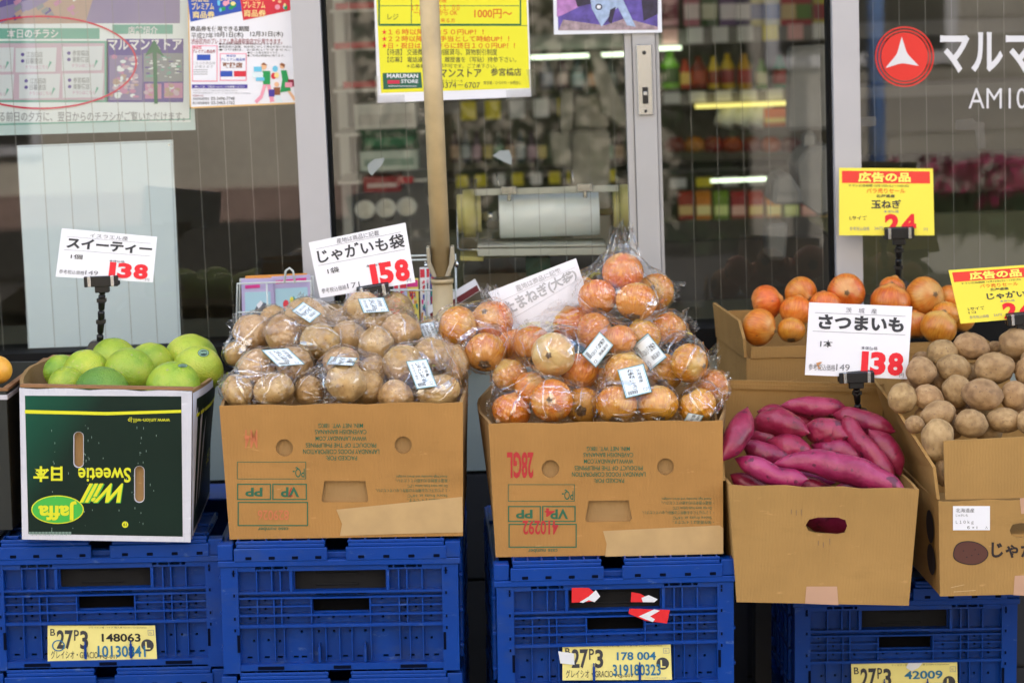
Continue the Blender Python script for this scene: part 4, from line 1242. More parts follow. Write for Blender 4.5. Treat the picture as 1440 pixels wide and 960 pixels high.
CB = board('banana_board', (.40, .208, .066))
CB_in = board('board_inside', (.33, .20, .085))
CS = board('kraft_board', (.385, .225, .078))
CR = board('rear_board', (.36, .205, .07))
M_tapeb = mat('parcel_tape', (.50, .33, .15), .35, var=.08, vs=30, bump=.2, bs=40)
def circ(cx, cy, r, n=20, ry=None): return [(cx + r * math.cos(2 * math.pi * k / n), cy + (ry or r) * math.sin(2 * math.pi * k / n)) for k in range(n)]
def banana(dx, dy, stamps, o):
    """print of the upside-down banana cartons; o maps the photo's pixels"""
    def f(s):
        def X(x): return o[0] + (x - 300) * o[2]
        def Yv(y): return o[1] + (y - 560) * o[3]
        def T(st, x0, y0, x1, y1, m=1, bold=.008, flip=True, lift=.0006): s.text(st, X(300 + x0 / 2.4), Yv(560 + y0 / 2.4), X(300 + x1 / 2.4), Yv(560 + y1 / 2.4), m, bold, flip, lift)
        T('MIN. NET WT. 18KG', 355, 84, 505, 99); T('CAVENDISH BANANAS', 343, 105, 517, 120); T('WWW.LAPANDAY.COM', 345, 127, 517, 142); T('PRODUCT OF THE PHILIPPINES', 312, 150, 550, 165); T('LAPANDAY FOODS CORPORATION', 303, 171, 560, 187); T('PACKED FOR:', 380, 193, 485, 208)
        def Fq(x0, y0, x1, y1, w_=3): s.frame(X(300 + x0 / 2.4), Yv(560 + y0 / 2.4), X(300 + x1 / 2.4), Yv(560 + y1 / 2.4), w_ / 2.4, w_ / 2.4, 1, .0005)
        Fq(80, 213, 313, 272, 2.2); Fq(80, 287, 195, 342, 4); Fq(199, 287, 316, 342, 4); Fq(82, 348, 320, 430, 4)
        T('PQ-', 268, 230, 308, 266); T('PP', 108, 300, 166, 330, 1, .03); T('VP', 228, 298, 290, 332, 1, .03); T('case number', 150, 434, 253, 447)
        for k, (a, e) in enumerate((('・高温や直射日光は避けてください。', 'Avoid high humidity and direct sunlight.'), ('・１２℃以下になる場所では保存しないでください。', 'Do not store fruits below 12℃'), ('・保存適温は１４℃です。', 'Store fruits at 14℃'))):
            y = 257 + k * 33
            x0 = (615, 548, 655)[k]
            T(e, max(x0, 655) if k else 615, y, 790, y + 10, 1, 0); T(a, x0, y + 14, 798, y + 26, 1, 0)
        stamps(s, T)
    return f
def st2(s, T):
    T('829026', 150, 376, 255, 410, 2, .012); T('7', 250, 300, 268, 330, 3, .0)
    s.text('M4', 344, 604, 362, 630, 2, .01, True)
def st3(s, T):
    s.text('28GL', 713, 635, 750, 672, 3, .03, True); s.text('410292', 735, 731, 785, 751, 3, .02, True); s.text('4', 766, 714, 780, 726, 3, .02, True)
def dec2(s):
    banana(0, 0, st2, (300, 560, 1, 1))(s)
    s.poly([(473, 716), (650, 698), (651, 748), (560, 750), (478, 753), (481, 736)], 4, .0008)
hole2 = [circ(400, 629.5, 12.2), circ(567, 625.5, 12.2), [(456, 676), (514, 676), (518, 703), (516, 706), (454, 706), (452, 703)]]
z2 = stacks[1][1][0].matrix_world @ Matrix.Translation((0, 0, .2235))
box2, Mb2, Wb2 = carton('banana_carton', 'brown banana carton of bagged potatoes, standing on the crate without a card', (323, 758), (651, 753), z2, .222, .40, [CB, M_boxgreen, M_boxfaint, M_boxred, M_tapeb], top=(.010, .004), bulge=.006, holes=hole2, deco=dec2, inner_m=CB_in, floor_h=.11)
def plugs(root, px_holes):
    M = root.matrix_world; Mi = M.inverted(); p = M @ V((0, .006, 0)); n = M.to_3x3() @ V((0, -1, 0))
    b = MB()
    for h_ in px_holes:
        loop = [(Mi @ atplane(x, y, p, n)) for x, y in h_]
        c = sum(loop, V((0, 0, 0))) / len(loop)
        loop = [c + (q - c) * 1.35 for q in loop]
        b.plate([(q.x, q.z) for q in loop], [], .002, 0, Matrix.Translation((0, .0068, 0)))
    b.build('knockouts', CB_in, root)
plugs(box2, hole2)
def dec3(s):
    banana(0, 0, st3, (682, 593, .968, .985))(s)
    s.poly([(848, 746), (1012, 738), (1017, 742), (1017, 778), (935, 780), (851, 782), (853, 764)], 4, .0008)
hole3 = [circ(774, 659, 12.5), circ(936, 656, 12), [(828, 704), (884, 703), (889, 729), (886, 733), (826, 734), (823, 730)]]
z3 = stacks[2][1][0].matrix_world @ Matrix.Translation((0, 0, .2235))
box3, Mb3, Wb3 = carton('banana_carton', 'brown banana carton with a red 28GL stamp, full of bagged onions', (697, 783), (1017, 778), z3, .222, .40, [CB, M_boxgreen, M_boxfaint, M_boxred, M_tapeb], top=(.008, .0), bulge=.022, holes=hole3, deco=dec3, inner_m=CB_in, floor_h=.11)
plugs(box3, hole3)
# sweetie carton
M_sw = board('white_board', (.62, .62, .68), .04)
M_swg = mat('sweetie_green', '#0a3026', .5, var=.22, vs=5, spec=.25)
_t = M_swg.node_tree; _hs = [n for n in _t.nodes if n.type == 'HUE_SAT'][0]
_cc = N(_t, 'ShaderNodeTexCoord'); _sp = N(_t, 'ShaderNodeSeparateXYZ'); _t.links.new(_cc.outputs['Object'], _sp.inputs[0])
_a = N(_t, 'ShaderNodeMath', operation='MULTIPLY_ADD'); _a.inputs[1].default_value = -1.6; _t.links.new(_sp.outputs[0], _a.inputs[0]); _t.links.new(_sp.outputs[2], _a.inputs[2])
_t.links.new(ramp(_t, _a.outputs[0], [(.02, lin('#082219')), (.27, lin('#0a5a43'))]), _hs.inputs['Color'])   # fades from teal at the upper left to dark green
M_swy = mat('sweetie_yellow', '#d8d820', .55)
M_swl = mat('sweetie_leaf', '#3fae3f', .55)
M_swm = mat('scuffed_print', '#8fa89c', .8)
M_swt = mat('sweetie_teal', '#0e6a50', .5, var=.1, vs=5)
def dec1(s):
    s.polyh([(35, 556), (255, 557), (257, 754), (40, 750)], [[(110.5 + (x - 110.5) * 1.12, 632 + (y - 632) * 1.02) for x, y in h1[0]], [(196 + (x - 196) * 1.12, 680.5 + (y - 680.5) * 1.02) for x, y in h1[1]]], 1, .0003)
    s.poly([(35, 576), (150, 579), (255, 576), (255, 580), (150, 583.5), (35, 581)], 2, .0006)
    s.text('www.union-will.jp', 180, 586, 239, 594, 2, .0, True, .0006)
    s.text('Sweetie', 110, 657, 184, 678, 2, .018, True, .0008)
    s.text('Will', 120, 680, 177, 707, 3, .05, True, .0007, skew=.25); s.text('Will', 119, 679, 176, 706, 2, .03, True, .0011, skew=.25)
    s.text('日本', 46, 655, 88, 677, 2, .035, True, .0008)
    s.ell(81, 716, 37, 20, 2, .0006, 36); s.ell(81, 716, 35.5, 18.6, 3, .0008, 36); s.text('Jaffa', 54, 704, 108, 731, 2, .035, True, .0011)
    s.ell(176, 737, 4.5, 4.5, 2, .0006, 14); s.text('19', 173.5, 735, 178.5, 739, 1, .01, True, .0009)
    rr = random.Random(8)
    for k in range(60):
        x, y = rr.choice((rr.gauss(75, 4), rr.gauss(122, 3), rr.gauss(197, 6), rr.uniform(40, 250))), rr.uniform(590, 745)
        l_ = rr.uniform(.5, 3.5); s.poly([(x, y), (x + .7, y), (x + .5, y + l_), (x + .1, y + l_)], 4, .0007 + k * 4e-6)
    for k in range(30):
        x = 41 + k * 2.0; s.rect(x, 747, x + 1.1, 751 + (k % 3) * .5, 4, .0009)
def slot(cx, y0, y1, w_):
    return [(cx - w_ * math.cos(a), y0 + w_ - w_ * math.sin(a)) for a in [math.pi * k / 8 for k in range(9)]] + [(cx + w_ * math.cos(a), y1 - w_ + w_ * math.sin(a)) for a in [math.pi * k / 8 for k in range(9)]]
z1 = stacks[0][1][0].matrix_world @ Matrix.Translation((0, 0, .2235)) @ Matrix.Rotation(R(2.4), 4, 'Y')
h1 = [slot(110.5, 607, 657, 6.5), slot(196, 655, 706, 6.5)]
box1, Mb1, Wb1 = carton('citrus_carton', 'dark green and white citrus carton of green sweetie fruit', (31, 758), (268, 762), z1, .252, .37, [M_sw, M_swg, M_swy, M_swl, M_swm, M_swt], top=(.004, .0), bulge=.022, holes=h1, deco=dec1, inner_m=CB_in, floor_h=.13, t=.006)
b = MB(); b.box((.007, .0075, .004), (Wb1 - .007, .011, .25)); b.build('inner_liner', CB_in, box1)
# printed skin on its right-hand side wall
b = MB()
m = 10
vs = []
for k in range(m + 1):
    v = k / m
    yb = .006 + (.37 - .006) * v
    bow = .022 * math.sin(math.pi * v)
    for zt in (.0, 1.0):
        vs.append(V((Wb1 + .0010 + bow * zt, yb + .002, .002 + .246 * zt)))
b.add(vs, [(2 * k, 2 * k + 2, 2 * k + 3, 2 * k + 1) for k in range(m)], 0)
def sidepatch(z0, z1_, y0, y1, mi, off):
    vs = []
    for k in range(m + 1):
        v = y0 + (y1 - y0) * k / m
        bow = .022 * math.sin(math.pi * v)
        for zz in (z0, z1_):
            vs.append(V((Wb1 + .0010 + off + bow * (zz - .002) / .246, .008 + .364 * v, zz)))
    b.add(vs, [(2 * k, 2 * k + 2, 2 * k + 3, 2 * k + 1) for k in range(m)], mi)
sidepatch(.012, .235, .06, .97, 1, .0006); sidepatch(.204, .210, .06, .97, 2, .0010)
vs, fs, _ = text_geo('日本', .035)
b.add([V((Wb1 + .0022 + .022 * math.sin(math.pi * (.42 + .16 * (1 - a))) * (.094 + .028 * (1 - b_)) / .246, .008 + .364 * (.42 + .16 * (1 - a)), .094 + .028 * (1 - b_))) for a, b_ in vs], [tuple(f) for f in fs], 2)
b.build('printed_side', [M_sw, M_swg, M_swy], box1)
# raw brown lip of the board along the front
b = MB(); b.box((-.003, .0005, .2535), (Wb1 + .001, .0125, .258)); b.build('raw_edge', board('raw_edge_board', (.30, .16, .08)), box1)
# sweet potato carton
def dec4(s):
    s.poly([(1134, 824), (1177, 824), (1179, 850), (1132, 848)], 1, .0006)
    for k, (x, y) in enumerate(((1112, 716), (1119, 717), (1126, 716), (1150, 760), (1157, 762), (1166, 757))): s.poly([(x, y), (x + 1.4, y - .5), (x + 1.2, y + 6 + k % 3 * 2), (x + .3, y + 7)], 2, .0006)
T4 = Matrix.Translation(at(1160, 848, -.02)) @ Matrix.Rotation(R(4.0), 4, 'Y'); p4z = T4
h4 = [[(1133, 738), (1138, 730), (1150, 727), (1178, 727), (1189, 731), (1192, 740), (1188, 749), (1178, 751), (1146, 749), (1137, 746)]]
box4, Mb4, Wb4 = carton('sweet_potato_carton', 'plain kraft carton of purple sweet potatoes with one hand hole', (1036, 846), (1278, 851), p4z, .195, .34, [CS, mat('pinkish_tape', (.50, .30, .20), .4, var=.05), mat('scuff_brown', (.22, .14, .07), .9)], top=(.022, .006), bulge=.004, holes=h4, deco=dec4, floor_h=.085)
# its raised back and left flaps
b = MB(); b.box((-.018, .343, .19), (Wb4 + .012, .348, .315)); b.box((-.018, .3405, .30), (Wb4 + .012, .3428, .309)); b.build('back_flap', CS, box4)
b = MB(); b.plate([(.03, .196), (.334, .196), (.334, .30), (.20, .335), (.05, .24)], [], .004, 0, Matrix(((0, 1, -.06, -.016), (1, 0, 0, 0), (0, 0, 1, 0), (0, 0, 0, 1)))); b.build('side_flap', CS, box4)
b = MB(); b.box((-.0305, .22, .25), (-.029, .26, .283)); b.build('sticker', M_white, box4)
# potato carton on the right
M_spud = mat('spud_print', (.09, .028, .018), .7); M_spudl = mat('spud_outline', (.018, .010, .01), .7)
def spud(s, cx, cy, rx, ry):
    def blob(k, off): return [(cx + (rx + off) * math.cos(a) * (1 + .05 * math.sin(3 * a + 1)), cy + (ry + off) * math.sin(a) * (1 + .06 * math.sin(2 * a + .5))) for a in [2 * math.pi * i / 30 for i in range(30)]]
    s.poly(blob(0, 1.4), 2, .0005); s.poly(blob(0, 0), 1, .0008)
    for dx, dy in ((-.4, -.2), (.3, -.3), (.1, .2), (-.2, .35), (.5, .1)): s.ell(cx + rx * dx, cy + ry * dy, 1.2, .8, 2, .0011, 8)
def dec5(s):
    s.rect(1340, 711, 1392, 745, 3, .0006)
    s.text('北海道産', 1344, 714, 1370, 720, 4, 0, lift=.0009); s.text('じゃがいも', 1344, 722, 1361, 726, 4, 0, lift=.0009); s.text('Ｌ１０ｋｇ', 1344, 731, 1369, 737, 4, 0, lift=.0009); s.text('６ × 1', 1360, 739, 1374, 743, 4, .01, lift=.0009); s.text('入', 1385, 739, 1389, 743, 4, lift=.0009)
    spud(s, 1364, 777, 23.5, 16)
    s.text('じゃがいも', 1394, 760, 1500, 784, 2, .03, lift=.0008)
    s.poly([(1427, 809), (1462, 807), (1463, 838), (1425, 836)], 5, .0006)
    s.poly([(1434, 700), (1462, 698), (1462, 720), (1436, 722)], 5, .0006)
    for k, (a, c) in enumerate((((1337, 825), (1356, 821)), ((1341, 831), (1372, 829)))): s.poly([a, c, (c[0], c[1] + .8), (a[0], a[1] + 1)], 6, .0006)
h5 = [[(1420, 745), (1424, 737), (1434, 735), (1468, 735), (1476, 745), (1468, 754), (1430, 756), (1422, 752)]]
# left front bottom corner is in view, the right one lies outside the frame
p5z = Matrix.Translation(at(1322, 838, .0)) @ Matrix.Rotation(TILT, 4, 'Y')
box5, Mb5, Wb5 = carton('potato_carton', 'kraft carton of loose brown potatoes with a potato drawing and a white label', (1322, 838), (1562, 832), p5z, .160, .36, [CS, M_spud, M_spudl, M_white, M_ink, mat('pinkish_tape', (.50, .30, .20), .4, var=.05), mat('crease', (.55, .38, .18), .8)], top=(.004, .004), bulge=.004, holes=h5, deco=dec5, floor_h=.10)
# its left flank is skewed open: printed side and raised flaps
b = MB(); b.plate([(.008, .162), (Wb5 - .004, .162), (Wb5 - .004, .268), (.004, .260)], [], .0045, 0, Matrix.Translation((0, .003, 0)) ); b.build('front_flap', CS, box5)
b = MB(); b.box((.0, .352, .1605), (Wb5, .3565, .262)); b.build('back_flap', CS, box5)
b = MB()
pts = [V((-.006, .004, .162)), V((-.004, .35, .162)), V((-.052, .36, .315)), V((-.045, .14, .285)), V((-.012, .01, .215))]
b.add(pts + [q + V((.005, 0, .001)) for q in pts], [(0, 4, 3, 2, 1), (5, 6, 7, 8, 9)] + [(i, (i + 1) % 5, (i + 1) % 5 + 5, i + 5) for i in range(5)], 0)
b.build('side_flap', CS, box5)
b = MB()
for (yy, zz, ry, rz) in ((.06, .105, .03, .028), (.055, .05, .032, .026)):
    lp = [(yy + ry * math.cos(2 * math.pi * k / 20), zz + rz * math.sin(2 * math.pi * k / 20)) for k in range(20)]
    b.add([V((-.0025 - .004 * z_ / .16 * 1, y_, z_)) for y_, z_ in lp], [tuple(range(20))[::-1]], 0)
b.build('side_print', M_spudl, box5)
# rear onion carton
PR = at(1052, 540, .40)
prz = Matrix.Translation(at(1195, 600, .42)) @ Matrix.Rotation(TILT, 4, 'Y')
box6, Mb6, Wb6 = carton('onion_carton', 'kraft carton of loose onions behind the sweet potatoes, its flaps folded up', (1050, 600), (1420, 588), prz, .125, .30, [CR], top=(.0, .0), bulge=0, floor_h=.04)
b = MB(); b.plate([(-.012, .0), (.36, .0), (.36, .02), (-.012, .02)], [], .004, 0, Matrix.Translation((.02, -.002, .126))); b.build('front_flap', CR, box6)
b = MB()
pts = [V((-.003, .006, .126)), V((-.003, .29, .126)), V((-.009, .293, .192)), V((-.008, .04, .190)), V((-.005, .008, .160))]
b.add(pts + [q + V((.005, 0, .001)) for q in pts], [(0, 4, 3, 2, 1), (5, 6, 7, 8, 9)] + [(i, (i + 1) % 5, (i + 1) % 5 + 5, i + 5) for i in range(5)], 0)
b.build('side_flap', CR, box6)
b = MB(); b.box((0, .297, .1262), (Wb6, .301, .175)); b.build('back_flap', CR, box6)
# a stand carries it behind the front row
b = MB(); zt = prz.translation.z - .006
fx = Mb6.translation
for sx in (.02, Wb6 - .05):
    for sy in (.02, .25): b.box((sx, sy, -zt), (sx + .03, sy + .03, -.02))
b.box((0, 0, -.0199), (Wb6, .29, 0))
st = b.build('low_stand', mat('stand_dark', (.03, .03, .032), .6), None, Mb6 @ Matrix.Translation((0, 0, -.001))); tag(st, 'dark low stand carrying the loose onion carton', 'stand')
# dark carton cut off by the left edge of the picture
M_dk = mat('dark_print', (.012, .016, .015), .5, var=.2)
zk = ZC
MK, WK = frame_from((-210, 748), (18, 745), Matrix.Translation(at(0, 746, .06)) @ Matrix.Rotation(TILT, 4, 'Y'))
dk = empty('dark_carton', MK, 'near black printed fruit carton at the left edge', 'box')
b = MB(); H_ = .235
b.box((0, 0, 0), (WK, .006, H_)); b.box((WK - .006, .0065, 0), (WK, .34, H_)); b.box((0, .0065, 0), (.006, .34, H_)); b.box((.0065, .334, 0), (WK - .0065, .34, H_)); b.box((.0065, .0065, .002), (WK - .0065, .333, .15)); b.build('walls', [M_dk], dk, bevel=.0008)
b = MB(); b.box((-.001, -.0012, H_ - .014), (WK + .0012, .0005, H_ - .006)); b.box((WK, .0008, H_ - .014), (WK + .0012, .34, H_ - .006)); b.build('white_line', M_sw, dk)
b = MB(); b.box((0, -.001, H_ + .0005), (WK + .002, .008, H_ + .005)); b.box((WK - .008, .0085, H_ + .0005), (WK + .002, .345, H_ + .005)); b.build('raw_edge', board('raw_edge_board', (.30, .16, .08)), dk)
# ------------------------------------------------------------------ produce
def ico(sub):
    bm = bmesh.new(); bmesh.ops.create_icosphere(bm, subdivisions=sub, radius=1)
    vs = [v.co.copy() for v in bm.verts]; fs = [tuple(v.index for v in f.verts) for f in bm.faces]
    bm.free(); return vs, fs
_iv, _if = ico(4)
M_pot = produce('potato_skin', [(.3, (.34, .185, .063, 1)), (.5, (.49, .295, .115, 1)), (.7, (.58, .38, .16, 1))], 2.2, 8, (9, .63, (.22, .11, .05, 1)), rough=.62, bump=.35, bs=16, rndv=.10, rndh=.006)
M_pot2 = produce('field_potato_skin', [(.3, (.22, .125, .052, 1)), (.5, (.34, .21, .092, 1)), (.7, (.45, .295, .14, 1))], 2.0, 9, (5, .60, (.24, .145, .07, 1)), rough=.75, bump=.4, bs=22, rndv=.10, rndh=.006)
M_on = produce('onion_skin', [(.25, (.47, .125, .010, 1)), (.45, (.58, .20, .015, 1)), (.6, (.65, .27, .024, 1)), (.8, (.72, .38, .05, 1))], 13, 8, None, rough=.26, bump=.2, bs=22, rndv=.10, rndh=.012, radial=True, coat=.15)
M_on2 = produce('loose_onion_skin', [(.25, (.44, .10, .010, 1)), (.45, (.56, .165, .016, 1)), (.6, (.63, .225, .026, 1)), (.8, (.70, .34, .055, 1))], 12, 8, (4, .66, (.30, .09, .03, 1)), rough=.30, bump=.3, bs=20, rndv=.12, rndh=.012, radial=True)
M_onpale = produce('pale_onion_skin', [(.3, (.60, .38, .12, 1)), (.5, (.70, .50, .20, 1)), (.7, (.74, .58, .28, 1))], 2.6, 6, None, rough=.34, bump=.2, bs=9, rndv=.06, radial=True, coat=.15)
M_root = mat('onion_root', (.28, .17, .08), .9, var=.5, vs=120, bump=.8, bs=300)
M_sp = produce('sweet_potato_skin', [(.28, (.13, .007, .03, 1)), (.5, (.27, .014, .065, 1)), (.72, (.36, .04, .11, 1))], 26, 9, (65, .60, (.11, .012, .035, 1)), rough=.32, bump=.9, bs=90, rndv=.10, rndh=.01, bd=.002)
M_tip = mat('sweet_potato_tip', (.16, .10, .06), .9, var=.4, vs=200)
M_cit = produce('sweetie_peel', [(.3, (.17, .33, .018, 1)), (.5, (.30, .45, .025, 1)), (.7, (.47, .54, .04, 1))], 1.1, 4, (5, .62, (.42, .46, .07, 1)), rough=.27, bump=.6, bd=.004, bs=15, rndv=.14, rndh=.014, coat=.1)
M_citd = produce('dark_sweetie_peel', [(.3, (.05, .16, .02, 1)), (.5, (.09, .23, .022, 1)), (.7, (.16, .30, .03, 1))], 1.1, 4, (16, .62, (.16, .32, .06, 1)), rough=.36, bump=.7, bd=.004, bs=15, rndv=.05)
M_city = produce('yellow_sweetie_peel', [(.3, (.28, .42, .03, 1)), (.5, (.42, .52, .04, 1)), (.7, (.56, .58, .07, 1))], 1.1, 4, (6, .62, (.36, .50, .04, 1)), rough=.27, bump=.6, bd=.004, bs=15, rndv=.05)
def mesh_of(name, vs, fs, mats, mi=None, sm=True):
    me = bpy.data.meshes.new(name); me.from_pydata([tuple(v) for v in vs], [], fs)
    for m_ in mats: me.materials.append(m_)
    me.polygons.foreach_set('use_smooth', [sm] * len(fs))
    if mi: me.polygons.foreach_set('material_index', mi)
    me.update(); return me
def potato_mesh(seed, m_):
    o = V((seed * 7.3, seed * 3.1, 0)); vs = []
    rr = random.Random(seed)
    eyes = [V((rr.gauss(0, 1), rr.gauss(0, 1), rr.gauss(0, 1))).normalized() for _ in range(7)]
    for v in _iv:
        d = 1 + .13 * noise.noise(v * .9 + o) + .05 * noise.noise(v * 2.1 + o) + .012 * noise.noise(v * 6 + o)
        for e in eyes:
            a = v.angle(e)
            d -= .045 * math.exp(-(a / .10) ** 2)
            d += .02 * math.exp(-((a - .2) / .08) ** 2)
        p = v * d
        p.x *= 1 + .08 * noise.noise(V((p.y, p.z, seed)))
        vs.append(p)
    return mesh_of('potato', vs, _if, [m_])
def onion_mesh(seed, m_):
    rr = random.Random(seed); o = V((seed * 5.1, 0, 2)); vs, mi = [], []
    for v in _iv:
        r = math.hypot(v.x, v.y)
        d = 1 + .035 * noise.noise(v * 1.2 + o)
        z = v.z * .92
        k = 1.0
        if v.z > .86:                     # the neck draws up to a dry point
            t = (v.z - .86) / .14
            z = .79 + .24 * t ** 1.6
            k = (.10 + .41 * (1 - t) ** .9) / max(r, 1e-4) if r > .02 else 1
            k = min(k, 1.0)
        if v.z < -.93:
            z = -.86 + .05 * (1 - (-.93 - v.z) / .07)
        ang = math.atan2(v.y, v.x)
        rib = 1 + .004 * math.sin(ang * 11 + seed) * (1 - abs(v.z)) + .003 * math.sin(ang * 23 + seed * 2)
        vs.append(V((v.x * d * rib * k, v.y * d * rib * k, z * d)))
    for f in _if:
        c = sum((_iv[i] for i in f), V((0, 0, 0))) / 3
        mi.append(1 if c.z < -.955 or c.z > .985 else 0)
    fs = list(_if)
    for k in range(46):                   # root hairs and neck fibres
        if k < 34:
            a = rr.uniform(0, 6.28); r0 = rr.uniform(0, .22); r1 = r0 + rr.uniform(.02, .28); z0 = -.85; z1 = -.90 - rr.uniform(0, .10) + r1 * .10
        else:
            a = rr.uniform(0, 6.28); r0 = rr.uniform(0, .08); r1 = r0 + rr.uniform(0, .06); z0 = .98; z1 = 1.04 + rr.uniform(0, .12)
        w_ = .018
        b0 = len(vs); t = V((-math.sin(a), math.cos(a), 0)) * w_
        p, q = V((r0 * math.cos(a), r0 * math.sin(a), z0)), V((r1 * math.cos(a + .3), r1 * math.sin(a + .3), z1))
        u = V((0, 0, w_))
        vs += [p - t, p + t, p + u, q]
        fs += [(b0, b0 + 1, b0 + 3), (b0 + 1, b0 + 2, b0 + 3), (b0 + 2, b0, b0 + 3)]; mi += [1, 1, 1]
    return mesh_of('onion', vs, fs, [m_, M_root], mi)
def citrus_mesh(seed, m_):
    o = V((seed * 4.1, 1, seed)); vs = []
    for v in _iv:
        d = 1 + .03 * noise.noise(v * .9 + o) + .004 * noise.noise(v * 7 + o)
        a = v.angle(V((0, 0, 1)))
        d += .05 * math.exp(-(a / .55) ** 2) - .07 * math.exp(-(a / .16) ** 2)
        p = v * d; p.z *= .93
        vs.append(p)
    fs = list(_if); mi = [0] * len(fs)
    b0 = len(vs)
    n = 10
    vs += [V((.045 * math.cos(6.283 * k / n), .045 * math.sin(6.283 * k / n), .93)) for k in range(n)] + [V((0, 0, .95))]
    fs += [(b0 + k, b0 + (k + 1) % n, b0 + n) for k in range(n)]; mi += [1] * n
    return mesh_of('sweetie_fruit', vs, fs, [m_, mat('stem_scar', (.30, .32, .12), .9)], mi)
PM = [potato_mesh(k, M_pot) for k in range(5)]
PM2 = [potato_mesh(k + 9, M_pot2) for k in range(6)]
OM = [onion_mesh(k, M_on) for k in range(4)]
OP = [onion_mesh(11, M_onpale)]
OM2 = [onion_mesh(k + 20, M_on2) for k in range(5)]
CM = [citrus_mesh(k, M_cit) for k in range(4)]; CMD = [citrus_mesh(8, M_citd)]; CMY = [citrus_mesh(9, M_city)]
def relax(items, rounds=40, k=.90):
    """push overlapping pieces apart along the line of sight only"""
    for _ in range(rounds):
        for i in range(len(items)):
            for j in range(i):
                a, b_ = items[i], items[j]
                pa, pb = at(a[0], a[1], a[4]), at(b_[0], b_[1], b_[4])
                ra, rb = pxm((a[2] + a[3]) / 2, a[4]), pxm((b_[2] + b_[3]) / 2, b_[4])
                d = (pa - pb).length; need = (ra + rb) * k
                if d < need:
                    lat = math.sqrt(max(1e-8, d * d - (a[4] - b_[4]) ** 2))
                    want = math.sqrt(max(0, need * need - lat * lat))
                    cur = abs(a[4] - b_[4])
                    s_ = 1 if a[4] >= b_[4] else -1
                    g = (want - cur) * .5
                    if g > 0: a[4] += s_ * g * .7; b_[4] -= s_ * g * .7
def place(me, name, it, label, cat, group, axis=None, rnd=None, spin=None):
    """it = [px, py, rx_px, ry_px, Y]"""
    px, py, rx, ry, Y = it[:5]
    c = at(px, py, Y)
    o = bpy.data.objects.new(name, me); COL.objects.link(o)
    sx, sy = pxm(rx, Y), pxm(ry, Y)
    if axis is None:                      # long axis across the picture
        a = spin if spin is not None else rnd.uniform(-.3, .3)
        up = rnd.choice((0, math.pi)); 
        Mx = Matrix.Rotation(a, 4, 'Y') @ Matrix.Rotation(rnd.uniform(-.4, .4), 4, 'X') @ Matrix.Rotation(up, 4, 'Z')
        o.matrix_world = Matrix.Translation(c) @ Mx @ Matrix.Diagonal((sx, (sx + sy) / 2, sy, 1))
    else:
        q = V(axis).normalized().to_track_quat('Z', 'Y').to_matrix().to_4x4()
        s_ = (sx + sy) / 2
        o.matrix_world = Matrix.Translation(c) @ q @ Matrix.Rotation(rnd.uniform(0, 6.28), 4, 'Z') @ Matrix.Diagonal((s_, s_, s_ * (.97), 1))
    tag(o, label, cat, group)
    return o
rnd = random.Random(4)
# sweetie fruit
F = [[94, 540, 27, 26, .09, 'c', 'small green sweetie in the front left corner of the citrus carton'],
     [143, 550, 40, 37, .06, 'd', 'darkest green sweetie, pitted, in the front row of the citrus carton'],
     [86, 522, 26, 25, .20, 'c', 'pale green sweetie half hidden at the left wall of the citrus carton'],
     [121, 521, 33, 31, .17, 'c', 'yellowish green sweetie in the second row, left of the middle'],
     [161, 506, 36, 30, .27, 'c', 'green sweetie at the back below the post of the price card'],
     [182, 523, 36, 35, .16, 'c', 'green sweetie with a brown star scar near the middle of the citrus carton'],
     [212, 512, 35, 31, .26, 'c', 'green sweetie behind the scarred one in the citrus carton'],
     [244, 545, 40, 38, .08, 'c', 'large green sweetie with a sharp dark sticker, front right of the citrus carton'],
     [269, 505, 40, 37, .30, 'y', 'big yellow sweetie at the back right of the citrus carton'],
     [279, 520, 36, 36, .20, 'y', 'yellow green sweetie with an oval black sticker']]
relax(F, 40, .88)
ax = [(-.2, -.3, 1), (.1, -.2, -.9), (0, 0, 1), (-.1, -.1, 1), (.5, -.1, .8), (.25, -.55, .9), (.2, 0, 1), (-.12, -.55, .8), (.4, .2, .8), (.2, .3, .9)]
fruit = []
for k, it in enumerate(F):
    me = {'c': CM[k % 4], 'd': CMD[0], 'y': CMY[0]}[it[5]]
    fruit.append(place(me, 'sweetie_fruit', it, it[6], 'citrus fruit', 'sweetie fruit in the citrus carton', ax[k], rnd))
def fruit_sticker(o, px, py, rx, ry, label=None):
    Mi = o.matrix_world.inverted(); c = o.matrix_world.translation
    d = ray(px, py).normalized(); rad = o.matrix_world.to_scale().x
    mb = MB()
    def hit(x, y, l):
        e = ray(x, y).normalized()
        le = (Mi.to_3x3() @ e).normalized()
        ok, loc, nr, _ = o.ray_cast(Mi @ CAM, le)
        if not ok:
            return Mi @ c
        return Mi @ (o.matrix_world @ loc - e * l)
    lv = .0006
    for (fx, m_, e) in ((1.0, 0, 0), (.86, 1, .0004), (.74, 0, .0008)):
        n = 20
        vs = [hit(px + rx * fx * math.cos(6.283 * k / n), py + ry * fx * math.sin(6.283 * k / n), lv + e) for k in range(n)] + [hit(px, py, lv + e + .0003)]
        mb.add(vs, [(k, (k + 1) % n, n)[::-1] for k in range(n)], m_)
    vs, fs, _ = text_geo('JAFFA', .02)
    mb.add([hit(px - rx * .6 + 1.2 * rx * a, py + ry * .35 - .7 * ry * b_, lv + .0016) for a, b_ in vs], [tuple(f) for f in fs], 1)
    mb.build('fruit_sticker', [mat('sticker_dark', (.012, .04, .03), .4), mat('sticker_light', '#a8d0b0', .5)], o)
bpy.context.view_layer.update()
fruit_sticker(fruit[9], 286, 496, 8, 5.5)
fruit_sticker(fruit[7], 257, 514, 7, 2.6)
